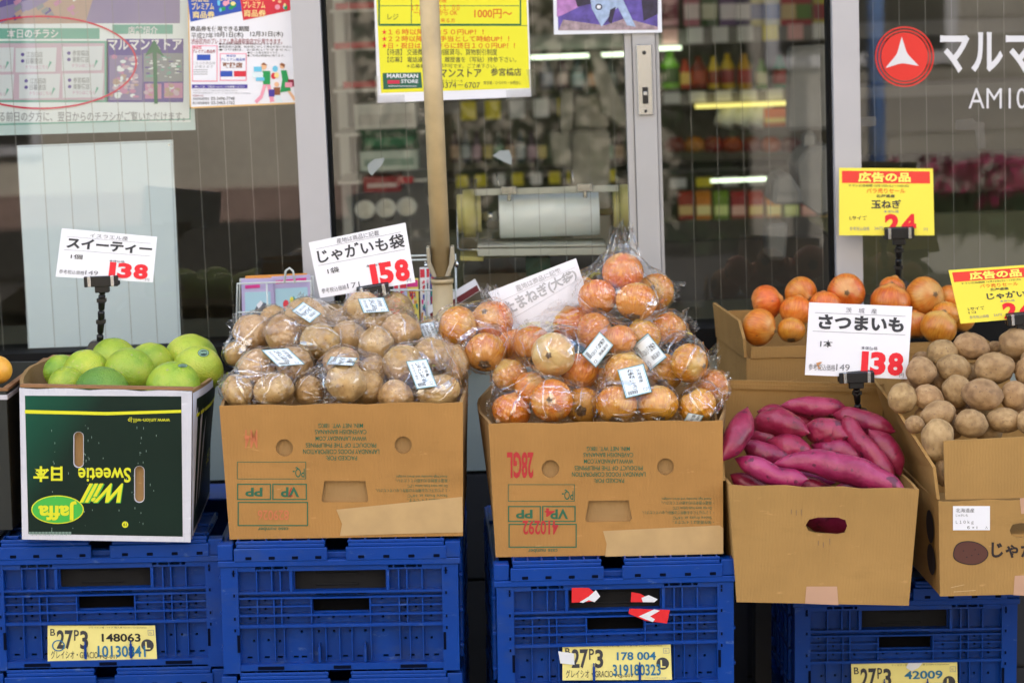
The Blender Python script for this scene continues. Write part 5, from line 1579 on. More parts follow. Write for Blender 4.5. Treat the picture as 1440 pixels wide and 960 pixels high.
it = [-4, 520, 22, 20, .12]
place(mesh_of('mango', [v * (1 + .04 * noise.noise(v)) for v in _iv], _if, [mat('mango_skin', (.75, .36, .04), .4, var=.15, vs=2)]), 'yellow_fruit', it, 'orange yellow fruit showing above the dark carton', 'fruit', None, (0, 0, 1), rnd)

# ---- clear bags
def long_split(bm, L, rounds=4):
    for _ in range(rounds):
        e = [x for x in bm.edges if x.calc_length() > L]
        if not e: break
        bmesh.ops.subdivide_edges(bm, edges=e, cuts=1)
        bmesh.ops.triangulate(bm, faces=bm.faces[:])
def fib(n):
    g = math.pi * (3 - 5 ** .5)
    return [V((math.cos(g * i) * math.sqrt(1 - (1 - 2 * (i + .5) / n) ** 2), math.sin(g * i) * math.sqrt(1 - (1 - 2 * (i + .5) / n) ** 2), 1 - 2 * (i + .5) / n)) for i in range(n)]
FIB = fib(46)
def film_bag(name, label, group, items, tails=(), corners=(), seed=0, stickers=(), tx=None):
    """items = [[px,py,rx,ry,Y..],..]; corners = (px, py, dY) pulled-out film points; tails = crumpled open ends (base px, base px, tip px, tip px, Y)"""
    rr = random.Random(seed)
    pts, cs = [], []
    for it in items:
        c = at(*it[:2], it[4]); r = pxm((it[2] + it[3]) / 2, it[4]) * 1.045; cs.append((c, r))
        pts += [c + v * r for v in FIB]
    Ym = sum(it[4] for it in items) / len(items)
    for (px, py, dY) in corners: pts.append(at(px, py, Ym + dY))
    cen = sum((c for c, r in cs), V((0, 0, 0))) / len(cs)
    lo = min(p.z for p in pts)
    bm = bmesh.new()
    for p in pts: bm.verts.new(p - cen)
    r_ = bmesh.ops.convex_hull(bm, input=bm.verts)
    loose = [v for v in bm.verts if not v.link_faces]
    bmesh.ops.delete(bm, geom=loose, context='VERTS')
    bmesh.ops.remove_doubles(bm, verts=bm.verts, dist=.0005)
    long_split(bm, .0056, 8)
    bm.normal_update()
    ctr = V((0, 0, 0))
    sd = V((rr.uniform(0, 50), rr.uniform(0, 50), rr.uniform(0, 50)))
    folds = []
    ext = max((V(v.co) for v in bm.verts), key=lambda q: q.length)
    for g in (V(ext).normalized(), V((rr.gauss(0, 1), rr.gauss(0, .4), rr.gauss(0, 1))).normalized(), V((rr.gauss(0, 1), rr.gauss(0, .4), rr.gauss(0, 1))).normalized()):
        a_ = g.orthogonal().normalized(); folds.append((g, a_, g.cross(a_), g * (.35 * ext.length)))
    new = []
    for v in bm.verts:
        p = v.co
        ds = sorted((p + cen - c).length - r for c, r in cs)
        d = max(0, ds[0])
        q = p + v.normal * (-min(.006, .25 * d))
        s_ = 0
        for i, (g, a_, b_, neck) in enumerate(folds):
            e = p - neck
            fi = math.atan2(e.dot(b_), e.dot(a_)); h_ = e.dot(g)
            f = noise.noise(V((math.cos(fi) * 3.4, math.sin(fi) * 3.4, h_ * 5)) + sd + V((i * 9, 0, 0)))
            on = min(1, max(0, .5 + 2.2 * noise.noise(p * 17 + sd + V((0, i * 5, 0)))))
            s_ += max(0, 1 - abs(f) * 8) * on
        amp = .0034 + .05 * d
        q += v.normal * (s_ * min(amp, .0065) + .0014 * noise.noise(p * 38 + sd))
        q += v.normal * .0012
        # never cut into the contents
        for c, r in cs:
            e = q + cen - c
            if e.length < r * .985: q = c + e.normalized() * r * .985 - cen
        new.append(q)
    for v, q in zip(bm.verts, new): v.co = q
    me = bpy.data.meshes.new(name); bm.to_mesh(me)
    me.polygons.foreach_set('use_smooth', [True] * len(me.polygons)); me.materials.append(M_film); me.update()
    me.set_sharp_from_angle(angle=R(15))
    bvh = BVHTree.FromBMesh(bm); bm.free()
    root = bpy.data.objects.new(name, me); COL.objects.link(root); root.location = cen
    tag(root, label, 'bag', group)
    # reflective ribbons added as film folds, shaped to catch sky glints
    fb = MB()
    vis = [v for v in new if v.normalized().dot(V((0, -.85, .45))) > .15]
    tries = 0
    for k in range(11):
        if len(vis) < 8: break
        a_ = rr.choice(vis)
        near = [v for v in rr.sample(vis, min(60, len(vis))) if .03 < (v - a_).length < .085]
        if not near: continue
        b_ = rr.choice(near); L_ = 12; wd = rr.choice((.0012, .0016, .0022, .0034, .0052)); tw = rr.uniform(-1.2, 1.2)
        vs = []
        for i in range(L_ + 1):
            t = i / L_; p = a_.lerp(b_, t)
            loc, nr, _, _ = bvh.find_nearest(p)
            if nr.dot(loc) < 0: nr = -nr
            sd_ = (b_ - a_).cross(nr).normalized(); w_ = wd * math.sin(math.pi * min(1, t * .96 + .02)) ** .6
            sd2 = (sd_ * math.cos(tw * (t - .5)) + nr * math.sin(tw * (t - .5))).normalized()
            o_ = loc + nr * (.0022 + abs(w_ * math.sin(tw * (t - .5))))
            vs += [o_ - sd2 * w_, o_ + nr * .0006, o_ + sd2 * w_]
        fb.add(vs, [(3 * i + j, 3 * i + j + 1, 3 * i + j + 4, 3 * i + j + 3) for i in range(L_) for j in range(2)], 0, True)
    if fb.v: tag(fb.build('glint_folds', M_fold, root), kind='stuff')
    for k, (a0, a1, t0, t1, dY) in enumerate(tails):
        thin = math.hypot(a0[0] - a1[0], a0[1] - a1[1]) < 8
        mb = MB(); nu, nv = (3 if thin else 26), 16
        P = [V((*at(*q, Ym + dY),)) - cen for q in (a0, a1, t0, t1)]
        nrm = (P[1] - P[0]).cross(P[2] - P[0]).normalized()
        vs = []
        for j in range(nv + 1):
            v = j / nv
            for i in range(nu + 1):
                u = i / nu
                p = P[0].lerp(P[1], u).lerp(P[2].lerp(P[3], u), v)
                f = u * 7 + 1.3 * math.sin(v * 3 + k)
                p = p + nrm * ((abs((f % 1) - .5) - .25) * .020 * (.3 + v) + .010 * noise.noise(p * 55 + sd)) + (P[2] - P[0]).normalized() * (.012 * v * noise.noise(V((u * 5, k, seed))) + .006 * v * ((f % 1) - .5))
                vs.append(p)
        w_ = nu + 1
        mb.add(vs, [(j * w_ + i, j * w_ + i + 1, (j + 1) * w_ + i + 1, (j + 1) * w_ + i) for j in range(nv) for i in range(nu)], 0, True)
        mb.build('bag_end', M_fold if thin else M_film, root, sharp=24)
    for (px, lines) in stickers:
        tl, tr, bl = [V((x, y, 0)) for x, y in px]
        def pix(a, b_): return tl + (tr - tl) * a + (bl - tl) * b_
        hits = []
        for a in (0, .25, .5, .75, 1):
            for b_ in (0, .25, .5, .75, 1):
                w_ = pix(a, b_); d = ray(w_.x, w_.y).normalized()
                h_ = bvh.ray_cast(CAM - cen, d)
                if h_[0] is not None: hits.append((a, b_, (h_[0] - (CAM - cen)).length))
        if len(hits) < 4: continue
        # smooth depth fit over the sticker: k0 + k1 a + k2 b + k3 a^2 + k4 b^2
        import numpy as np
        A = np.array([[1, a, b_, a * a, b_ * b_] for a, b_, _ in hits]); y = np.array([h_[2] for h_ in hits])
        kf = np.linalg.lstsq(np.vstack([A, np.diag([0, .0, .0, .25, .25])]), np.concatenate([y, np.zeros(5)]), rcond=None)[0]
        base = min(0, float((y - A @ kf).min())) * .6 - .0012
        def S3(a, b_, l):
            w_ = pix(a, b_); d = ray(w_.x, w_.y).normalized()
            t = kf[0] + kf[1] * a + kf[2] * b_ + kf[3] * a * a + kf[4] * b_ * b_ + base - l
            return CAM - cen + d * float(t)
        mb = MB()
        def patch(x0, y0, x1, y1, m_, l, n=7):
            vs = [S3(x0 + (x1 - x0) * i / n, y0 + (y1 - y0) * j / n, l) for j in range(n + 1) for i in range(n + 1)]
            mb.add(vs, [(j * (n + 1) + i, (j + 1) * (n + 1) + i, (j + 1) * (n + 1) + i + 1, j * (n + 1) + i + 1) for j in range(n) for i in range(n)], m_, True)
        patch(0, 0, 1, 1, 1, 0); patch(.035, .025, .965, .975, 0, .0003); patch(.06, .045, .94, .055, 1, .0006, 3); patch(.06, .945, .94, .955, 1, .0006, 3); patch(.06, .055, .075, .945, 1, .0006, 3); patch(.925, .055, .94, .945, 1, .0006, 3)
        def colm(st, x0, x1, y0, y1, m_, bold):
            n = len(st)
            for i, ch in enumerate(st):
                if ch == ' ': continue
                ch = {'(': '︵', ')': '︶'}.get(ch, ch)
                vs, fs, _ = text_geo(ch, bold)
                h_ = (y1 - y0) / n
                mb.add([S3(x0 + (x1 - x0) * a, y0 + h_ * (i + .06) + h_ * .86 * (1 - b_), .0007) for a, b_ in vs], [tuple(f) for f in fs], m_)
        for st, x0, x1, y0, y1, bold in lines: colm(st, x0, x1, y0, y1, 2, bold)
        for k in range(15):
            x = .12 + k * .026
            patch(x, .80, x + (.016 if k % 3 else .008), .92, 2, .0007, 1)
        patch(.72, .80, .86, .90, 2, .0007, 1); patch(.735, .815, .845, .885, 0, .0009, 1)
        mb.build('sticker', [mat('sticker_white', '#e6eef2', .5), mat('sticker_teal', '#3a7a7c', .6), M_inkdark], root)
    return root
PL = [('北海道産', .66, .84, .10, .62, .0), ('じゃがいも', .38, .60, .10, .60, .02), ('(小袋)', .38, .60, .60, .80, .02), ('保存は冷暗所', .16, .28, .12, .7, 0)]
OL = [('北海道産', .64, .82, .12, .60, .0), ('たまねぎ', .32, .56, .08, .50, .02), ('(大袋)', .34, .54, .54, .78, .0)]
gp = 'potatoes packed in the clear bags'
yF, yM, yB = Mb2.translation.y + .05, Mb2.translation.y + .15, Mb2.translation.y + .26
PB = {
 'G': ('front left bag of potatoes over the carton corner, label tilted on top', [[334, 550, 22, 25, yF + .01], [385, 548, 29, 22, yF], [362, 517, 27, 26, yF + .05], [414, 513, 27, 27, yF + .06]]),
 'F': ('front middle bag of potatoes with a single potato beside it', [[435, 550, 21, 22, yF + .02], [486, 536, 28, 30, yF], [519, 545, 22, 25, yF + .04], [480, 510, 27, 22, yF + .05], [525, 522, 24, 22, yF + .09]]),
 'E': ('front right bag of potatoes with an upright white label', [[556, 556, 25, 22, yF], [616, 552, 31, 25, yF + .01], [567, 513, 30, 27, yF + .05], [638, 511, 22, 27, yF + .10], [607, 500, 27, 24, yF + .09]]),
 'A': ('back left bag of potatoes without a label in sight', [[358, 468, 29, 27, yB - .03], [333, 498, 18, 18, yB - .04], [384, 447, 19, 18, yB + .03]]),
 'B': ('back bag of potatoes left of the tilted price card, biggest label on its shoulder', [[430, 450, 31, 30, yM + .09], [398, 470, 26, 28, yM + .08], [451, 481, 29, 25, yM + .03], [487, 476, 28, 24, yM + .05], [474, 450, 27, 22, yM + .11]]),
 'C': ('back bag of potatoes right under the black clip', [[511, 437, 28, 28, yB], [556, 436, 24, 24, yB + .04], [562, 466, 30, 25, yB - .05], [528, 487, 26, 28, yM + .02], [534, 452, 22, 22, yB - .03]]),
 'D': ('back right bag of potatoes with its label by the pole', [[608, 473, 30, 24, yM + .11], [637, 486, 22, 20, yM + .10], [580, 486, 20, 18, yM + .13]]),
 'H': ('bag of potatoes nearly buried under the front row', [[497, 574, 26, 15, yF + .06], [550, 578, 20, 12, yF + .10]]),
}
def wheres(its):
    o, left = [None] * len(its), list(range(len(its)))
    for word, key in (('lowest', lambda i: -its[i][1]), ('topmost', lambda i: its[i][1]), ('leftmost', lambda i: its[i][0]), ('rightmost', lambda i: -its[i][0]), ('hindmost', lambda i: -its[i][4]), ('innermost', lambda i: 0)):
        if not left: break
        b_ = min(left, key=key); o[b_] = word; left.remove(b_)
    return o
allp = [it for k in PB for it in PB[k][1]]
relax(allp, 60, .90)
stk = {'G': [(389, 487), (421, 494), (372, 502)], 'F': [(485, 499), (506, 505), (464, 512)], 'E': [(571, 505), (602, 504), (583, 539)], 'B': [(428, 424), (451, 440), (412, 444)], 'C': [(505, 419), (540, 418), (513, 439)], 'D': [(588, 457), (617, 452), (595, 480)]}
# labels on the bags read sideways: corner order is (top-left, top-right, bottom-left) of the printed sticker
stk = {'G': [(367, 492), (405, 489), (391, 515)], 'F': [(465, 501), (503, 503), (459, 512)], 'E': [(571, 508), (600, 504), (586, 547)], 'B': [(426, 424), (452, 441), (410, 437)], 'C': [(503, 420), (540, 418), (511, 440)], 'D': [(588, 455), (609, 452), (598, 480)]}
crn = {'G': [(310, 540, .0), (330, 520, .05), (408, 572, -.02), (440, 520, .03)], 'F': [(450, 505, .04), (548, 548, .02), (500, 566, -.03)], 'E': [(655, 560, .02), (538, 540, -.01), (650, 500, .06)], 'A': [(321, 485, .02), (392, 440, .03)], 'B': [(424, 417, .04), (380, 480, .0), (515, 462, .03)], 'C': [(585, 450, .0), (505, 420, .02)], 'D': [(655, 495, .02), (620, 448, .0)], 'H': [(475, 578, 0)]}
tls = {'G': [((330, 565), (316, 520), (306, 560), (305, 535), .0)], 'A': [((345, 445), (332, 500), (326, 440), (317, 488), .02)], 'B': [((412, 425), (445, 424), (420, 412), (438, 416), .04)], 'E': [((640, 545), (650, 560), (657, 552), (656, 575), .0), ((585, 487), (550, 500), (570, 478), (545, 490), .05)], 'F': [((452, 560), (430, 570), (456, 572), (432, 577), -.02)], 'D': [((648, 480), (655, 500), (664, 478), (668, 500), .03)]}
for n_, (kk, (lab, its)) in enumerate(PB.items()):
    for i, it in enumerate(its):
        place(PM[(i + n_) % 5], 'potato', it, '%s potato inside the %s' % (wheres(its)[i], lab.replace(' of potatoes', '').split(',')[0].split(' with')[0]), 'potato', gp, None, rnd)
    film_bag('potato_bag', lab, 'clear bags of potatoes', its, tls.get(kk, ()), crn.get(kk, ()), n_ + 1, [(stk[kk], PL)] if kk in stk else ())
go = 'onions packed in the clear bags'
oF, oM, oB = Mb3.translation.y + .05, Mb3.translation.y + .15, Mb3.translation.y + .25
OB = {
 'C': ('front left bag of onions with no label', [[776, 563, 31, 30, oF, (-.12, -1, .2)], [719, 578, 29, 26, oF + .03, (.3, .2, 1)], [748, 548, 26, 27, oF + .06, (.6, -.3, .7)], [820, 570, 25, 28, oF + .04, (.2, 1, .2)], [717, 528, 25, 25, oF + .10, (-.4, .1, 1)]]),
 'D': ('front middle bag of onions with an upright label', [[867, 569, 30, 29, oF, (.1, .6, .8)], [925, 568, 30, 28, oF + .01, (0, .7, 1)], [881, 524, 33, 30, oF + .08, (.3, .4, 1)], [848, 540, 23, 25, oF + .08, (.1, .8, .6)]]),
 'F': ('front right bag of onions, its label slipped to the carton edge', [[981, 570, 28, 26, oF + .02, (.5, -.1, -1)], [1001, 544, 25, 26, oF + .08, (.9, -.3, -.3)]]),
 'B': ('middle bag of onions holding one pale onion, label tilted right', [[778, 498, 31, 31, oM - .05, (-.25, -1, .1)], [748, 482, 27, 27, oM + .02, (0, .4, 1)], [806, 457, 31, 28, oM + .06, (-.3, .4, 1)], [838, 468, 30, 29, oM + .03, (-1, .1, -.5)], [815, 522, 28, 28, oM - .03, (.3, .4, .7)], [872, 478, 20, 26, oM + .02, (0, .6, 1)]]),
 'E': ('middle right bag of onions, label tilted left', [[969, 510, 27, 29, oM - .04, (.8, -.75, -.1)], [940, 462, 24, 25, oM + .05, (.2, .2, 1)], [903, 474, 27, 27, oM + .03, (-.3, .1, 1)], [932, 524, 28, 29, oM - .01, (.1, .8, .5)]]),
 'G': ('top bag of onions with a gathered film peak', [[876, 382, 31, 28, oB, (.05, -.25, 1)], [895, 424, 32, 27, oB - .05, (.2, .5, .8)], [840, 418, 29, 26, oB - .03, (0, .6, .8)], [817, 408, 20, 24, oB + .05, (-.4, .2, 1)], [922, 410, 23, 29, oB + .02, (-.2, -.9, .35)]]),
 'A': ('left bag of onions leaning toward the pole', [[643, 459, 28, 31, oB - .02, (1, -.2, -.3)], [692, 452, 30, 31, oB, (-.35, -.75, .6)], [683, 495, 28, 30, oB - .08, (.1, .8, .7)], [722, 487, 23, 28, oB - .04, (.2, .3, 1)]]),
}
allo = [it for k in OB for it in OB[k][1]]
relax(allo, 60, .90)
sto = {'D': [(868, 520), (905, 511), (880, 560)], 'B': [(843, 466), (863, 485), (818, 498)], 'E': [(911, 468), (938, 502), (888, 487)], 'F': [(968, 580), (990, 584), (961, 592)]}
cro = {'C': [(700, 570, 0), (690, 520, .03), (835, 588, -.01), (730, 508, .05)], 'D': [(832, 590, -.02), (958, 582, -.01), (862, 498, .04), (905, 505, .05)], 'F': [(1018, 530, .04), (955, 588, -.01)], 'B': [(715, 500, .0), (790, 427, .06), (868, 455, .02), (760, 435, .06)], 'E': [(995, 520, .0), (892, 452, .03), (885, 540, .0), (960, 448, .05)], 'G': [(872, 338, .02), (935, 395, .03), (800, 432, .0), (918, 452, -.04)], 'A': [(620, 440, .0), (615, 480, .0), (740, 505, .0), (700, 418, .02), (672, 525, -.03)]}
tlo = {'G': [((850, 362), (905, 362), (858, 316), (890, 312), .01), ((858, 362), (863, 362), (866, 322), (869, 320), .0), ((880, 360), (886, 361), (877, 318), (880, 318), .0), ((898, 366), (903, 368), (886, 320), (890, 322), .005), ((846, 372), (850, 370), (860, 330), (863, 328), .0), ((846, 366), (900, 372), (872, 322), (888, 330), .02), ((930, 392), (938, 420), (962, 396), (950, 425), .03)], 'B': [((760, 445), (795, 432), (775, 424), (800, 422), .06)], 'E': [((985, 540), (990, 500), (1012, 512), (1010, 480), .03), ((950, 450), (975, 470), (962, 436), (985, 460), .05)], 'F': [((1008, 530), (1012, 560), (1026, 520), (1026, 548), .04)], 'C': [((702, 560), (700, 585), (683, 562), (684, 590), .0)], 'A': [((680, 428), (705, 424), (672, 404), (700, 402), .03), ((622, 470), (618, 440), (612, 480), (608, 446), .0)]}
for n_, (kk, (lab, its)) in enumerate(OB.items()):
    for i, it in enumerate(its):
        pale = (kk == 'B' and i == 0)
        m_ = OP[0] if pale else OM[(i + n_) % 4]
        place(m_, 'onion', it, 'pale yellow onion, root end outward, in the middle bag' if pale else '%s onion inside the %s' % (wheres(its)[i], lab.replace(' of onions', '').split(',')[0].split(' with')[0].split(' holding')[0]), 'onion', go, it[5], rnd)
    film_bag('onion_bag', lab, 'clear bags of onions', its, tlo.get(kk, ()), cro.get(kk, ()), n_ + 21, [(sto[kk], OL)] if kk in sto else ())
# ---- loose potatoes
LP = [(375, 320, 75, 57), (255, 345, 65, 55), (570, 310, 75, 70), (305, 415, 72, 62), (475, 415, 87, 70), (165, 430, 65, 65), (85, 540, 60, 65), (198, 535, 65, 55), (315, 510, 60, 75), (425, 525, 85, 70), (560, 530, 60, 65), (238, 610, 78, 60), (375, 645, 68, 60), (515, 630, 72, 52), (235, 715, 68, 92), (140, 650, 40, 40), (252, 840, 34, 78), (610, 430, 50, 62), (475, 325, 34, 26), (610, 640, 40, 50), (350, 590, 40, 40), (170, 372, 40, 30), (380, 440, 50, 50)]
lpw = ['round potato on top of the loose heap, third from the right edge', 'oblong potato high on the left of the loose heap', 'big potato at the top of the heap by the picture edge', 'rounded potato in the second layer of the loose heap', 'largest wide potato in the middle of the loose heap', 'potato on the upper left flank of the loose heap', 'leftmost potato of the loose heap, lying on the flap', 'wide potato beside the leftmost one in the loose heap', 'tall upright potato in the heart of the loose heap', 'pale wide potato with dust in the third layer', 'potato right of the dusty pale one', 'oval potato with a light scar above the front flap', 'potato standing right behind the front flap corner', 'flat potato along the front flap', 'tall potato at the gap left of the front flap', 'small potato wedged on the left flank', 'long potato deep in the gap beside the front flap', 'potato cut by the picture edge in the second layer', 'small potato peeking at the top between two big ones', 'potato at the picture edge above the front flap', 'dark small potato wedged in the middle of the heap', 'little potato behind the upper left flank', 'shaded potato buried under the second layer']
LP += [(130, 480, 50, 50), (250, 470, 50, 50), (420, 600, 50, 50), (570, 590, 50, 50), (300, 660, 50, 55), (450, 680, 60, 50), (180, 620, 45, 45), (560, 390, 45, 45), (290, 760, 45, 50), (660, 500, 60, 60), (650, 380, 60, 60)]
lpw += ['shaded potato under the upper left flank of the heap', 'shaded potato under the second layer, left of the middle', 'shaded potato behind the flat one at the flap', 'shaded potato low on the right of the heap', 'shaded potato behind the tall one at the flap gap', 'shaded potato low behind the front flap', 'shaded potato under the oval one with the scar', 'shaded potato high on the right between big ones', 'shaded potato deep beside the flap gap', 'potato at the picture edge in the third layer', 'potato at the picture edge near the top']
its = []
for k, (cx, cy, rx, ry) in enumerate(LP):
    py = 380 + cy / 3; Y = Mb5.translation.y + .055 + max(0, (620 - py)) / 135 * .20
    its.append([1240 + cx / 3, py, rx / 3, ry / 3, Y + (.06 if k in (18, 20, 21, 22) else .055 if 22 < k < 32 else 0) - (.01 if k in (9, 4) else 0)])
relax(its, 60, .92)
for k, it in enumerate(its):
    place(PM2[k % 6], 'potato', it, lpw[k], 'potato', 'loose potatoes in the kraft carton', None, rnd)
# ---- loose onions
LO = [(1078, 425, 25, 24, 0, (1, -.1, .2)), (1126, 412, 26, 21, 0, (.5, -.9, -.3)), (1190, 411, 31, 22, -.01, (-.1, -1, .1)), (1120, 437, 24, 23, -.05, (.3, .4, 1)), (1067, 460, 29, 24, -.07, (.9, -.5, -.2)), (1255, 405, 21, 16, .06, (.3, .2, .9)), (1252, 425, 32, 25, -.01, (.1, .0, 1)), (1300, 417, 27, 29, 0, (.4, -.85, .2)), (1335, 420, 16, 22, .03, (-.9, -.3, -.2)), (1330, 442, 22, 18, -.02, (0, .5, 1)), (1320, 460, 30, 22, -.06, (.3, -.2, .9)), (1287, 457, 22, 21, -.05, (0, .3, 1)), (1113, 464, 22, 17, -.06, (.1, .5, .8)), (1160, 430, 24, 22, -.02, (0, .6, 1)), (1350, 448, 20, 22, -.01, (.2, .3, 1))]
low = ['yellowest loose onion, lying sideways with its neck to the right', 'loose onion showing root hairs beside the yellow one', 'broad loose onion with a brown root star facing out', 'loose onion with a torn papery skin above the white card', 'loose onion at the left corner of the rear carton', 'small loose onion with fibres at the back of the rear carton', 'wide loose onion with a split skin, right above the white card', 'tallest red loose onion with a dark root eye', 'loose onion half hidden behind the yellow potato card', 'dusky brown loose onion beside the potato card', 'red loose onion at the right end of the rear carton front', 'loose onion peeking right of the white card', 'loose onion low behind the front flap', 'loose onion mostly covered by the white card', 'loose onion behind the lower corner of the potato card']
its = [[a, b_, c, d, Mb6.translation.y + .13 + e, f] for a, b_, c, d, e, f in LO]
relax(its, 60, .90)
for k, it in enumerate(its):
    place(OM2[k % 5], 'onion', it, low[k], 'onion', 'loose onions in the rear carton', it[5], rnd)
# ---- sweet potatoes
def sweet(path, rads, Y0, Y1, label, seed):
    """path = photo points along its back, rads in photo px"""
    n = 34; rr = random.Random(seed); o = V((seed * 3.7, 1, 2))
    pts = [at(x, y, Y0 + (Y1 - Y0) * i / (len(path) - 1)) for i, (x, y) in enumerate(path)]
    pts[0] += (pts[0] - pts[1]).normalized() * .013; pts[-1] += (pts[-1] - pts[-2]).normalized() * .013
    def cr(P, t):
        m_ = len(P) - 1; x = min(t * m_, m_ - 1e-6); i = int(x); f = x - i
        p0, p1, p2, p3 = P[max(i - 1, 0)], P[i], P[min(i + 1, m_)], P[min(i + 2, m_)]
        return .5 * ((2 * p1) + (p2 - p0) * f + (2 * p0 - 5 * p1 + 4 * p2 - p3) * f * f + (3 * p1 - p0 - 3 * p2 + p3) * f ** 3)
    Rr = [V((pxm(r * .97, Y0), 0, 0)) for r in rads]
    C, Rd = [], []
    for i in range(n + 1):
        t = i / n; tt = .6 * t + .4 * (.5 - .5 * math.cos(math.pi * t))
        C.append(cr(pts, tt)); Rd.append(cr(Rr, tt).x)
    cen = sum(C, V((0, 0, 0))) / len(C)
    arc = [0.0]
    for i in range(n): arc.append(arc[-1] + (C[i + 1] - C[i]).length)
    vs, fs, mi = [], [], []
    m_ = 22; ref = V((0, 0, 1))
    pits = [(rr.randrange(4, n - 3), rr.randrange(m_)) for _ in range(16)]
    for i in range(n + 1):
        t = (C[min(i + 1, n)] - C[max(i - 1, 0)]).normalized()
        a = (ref - t * ref.dot(t)).normalized(); b_ = t.cross(a)
        e = min(arc[i], arc[n] - arc[i]); cap = max(.10, 1 - (1 - min(e / (max(Rr, key=lambda q: q.x).x * 1.35), 1)) ** 2.0)
        for k in range(m_):
            g = 2 * math.pi * k / m_
            d = a * math.cos(g) + b_ * math.sin(g)
            r = Rd[i] * cap
            p = C[i] + d * r
            r *= 1 + .22 * noise.noise(p * 24 + o) + .07 * noise.noise(p * 60 + o) + .025 * noise.noise(p * 150 + o)
            for (pi, pk) in pits:
                if abs(pi - i) <= 1 and min(abs(pk - k), m_ - abs(pk - k)) == 0: r *= .955
            vs.append(C[i] + d * r - cen)
    for i in range(n):
        for k in range(m_):
            k2 = (k + 1) % m_
            fs.append((i * m_ + k, i * m_ + k2, (i + 1) * m_ + k2, (i + 1) * m_ + k)); mi.append(1 if i < 1 or i >= n - 1 else 0)
    fs.append(tuple(range(m_))[::-1]); mi.append(1); fs.append(tuple(n * m_ + k for k in range(m_))); mi.append(1)
    me = mesh_of('sweet_potato', vs, fs, [M_sp, M_tip], mi)
    ob = bpy.data.objects.new('sweet_potato', me); COL.objects.link(ob); ob.location = cen
    tag(ob, label, 'sweet potato', 'sweet potatoes in the kraft carton')
yS = Mb4.translation.y
sweet([(1049, 580), (1042, 602), (1030, 622), (1015, 643)], [9, 18, 19, 6], yS + .10, yS + .03, 'sweet potato hanging over the left corner of its carton', 1)
sweet([(1064, 598), (1088, 594), (1112, 600), (1130, 606)], [15, 21, 20, 12], yS + .20, yS + .15, 'stout sweet potato with a cream tip pointing right', 2)
sweet([(1108, 570), (1135, 571), (1160, 573), (1184, 576)], [8, 15, 16, 10], yS + .27, yS + .26, 'topmost sweet potato at the back of the heap', 3)
sweet([(1136, 604), (1158, 608), (1180, 612), (1187, 613)], [16, 21, 20, 11], yS + .19, yS + .15, 'blunt round ended sweet potato in the middle of the heap', 4)
sweet([(1180, 585), (1205, 590), (1228, 598), (1250, 604)], [12, 16, 17, 9], yS + .24, yS + .20, 'sweet potato at the upper right with a pale cut tip', 5)
sweet([(1192, 592), (1205, 615), (1228, 640), (1250, 668)], [11, 15, 15, 11], yS + .17, yS + .10, 'slanting sweet potato running down to the right wall', 6)
sweet([(1088, 622), (1106, 628), (1124, 634), (1140, 640)], [14, 20, 18, 10], yS + .15, yS + .13, 'sweet potato tucked behind the long front one', 7)
sweet([(1043, 648), (1068, 658), (1095, 672), (1126, 673)], [9, 17, 15, 12], yS + .06, yS + .03, 'bent sweet potato at the front left with a dark tip', 8)
sweet([(1096, 652), (1135, 648), (1180, 656), (1225, 672), (1266, 690)], [7, 17, 22, 21, 11], yS + .06, yS + .035, 'longest bright sweet potato lying along the front', 9)
sweet([(1228, 612), (1242, 630), (1254, 645), (1262, 660)], [14, 20, 19, 10], yS + .18, yS + .15, 'shaded sweet potato at the right wall of the carton', 10)
sweet([(1052, 626), (1070, 636), (1092, 644), (1110, 650)], [12, 16, 16, 10], yS + .12, yS + .12, 'dark sweet potato in the shade under the hanging one', 11)
sweet([(1112, 680), (1135, 684), (1155, 690), (1172, 696)], [8, 15, 14, 8], yS + .07, yS + .06, 'sweet potato showing just behind the front edge', 12)
sweet([(1036, 672), (1050, 680), (1066, 690), (1080, 696)], [10, 15, 15, 8], yS + .08, yS + .08, 'lowest sweet potato in the left corner of the carton', 13)
sweet([(1180, 690), (1205, 696), (1232, 704), (1262, 712)], [12, 18, 18, 10], yS + .09, yS + .08, 'dark sweet potato beneath the long front one', 14)
sweet([(1060, 612), (1078, 618), (1092, 622), (1105, 628)], [12, 17, 17, 10], yS + .19, yS + .18, 'sweet potato filling the gap left of the tucked one', 16)
sweet([(1195, 628), (1212, 634), (1232, 640), (1250, 642)], [12, 18, 18, 10], yS + .20, yS + .20, 'dark sweet potato behind the slanting one', 17)
sweet([(1060, 668), (1095, 664), (1130, 668), (1165, 676)], [12, 18, 18, 10], yS + .13, yS + .12, 'dark sweet potato under the bent one', 18)
sweet([(1150, 628), (1172, 634), (1194, 640), (1215, 650)], [12, 19, 19, 10], yS + .17, yS + .14, 'sweet potato below the blunt round one', 19)
sweet([(1075, 580), (1100, 584), (1120, 590), (1140, 596)], [12, 16, 16, 10], yS + .29, yS + .28, 'sweet potato at the back left of the heap', 20)
sweet([(1095, 690), (1130, 712), (1170, 730), (1210, 745)], [14, 22, 22, 12], yS + .10, yS + .09, 'sweet potato seen through the hand hole', 15)
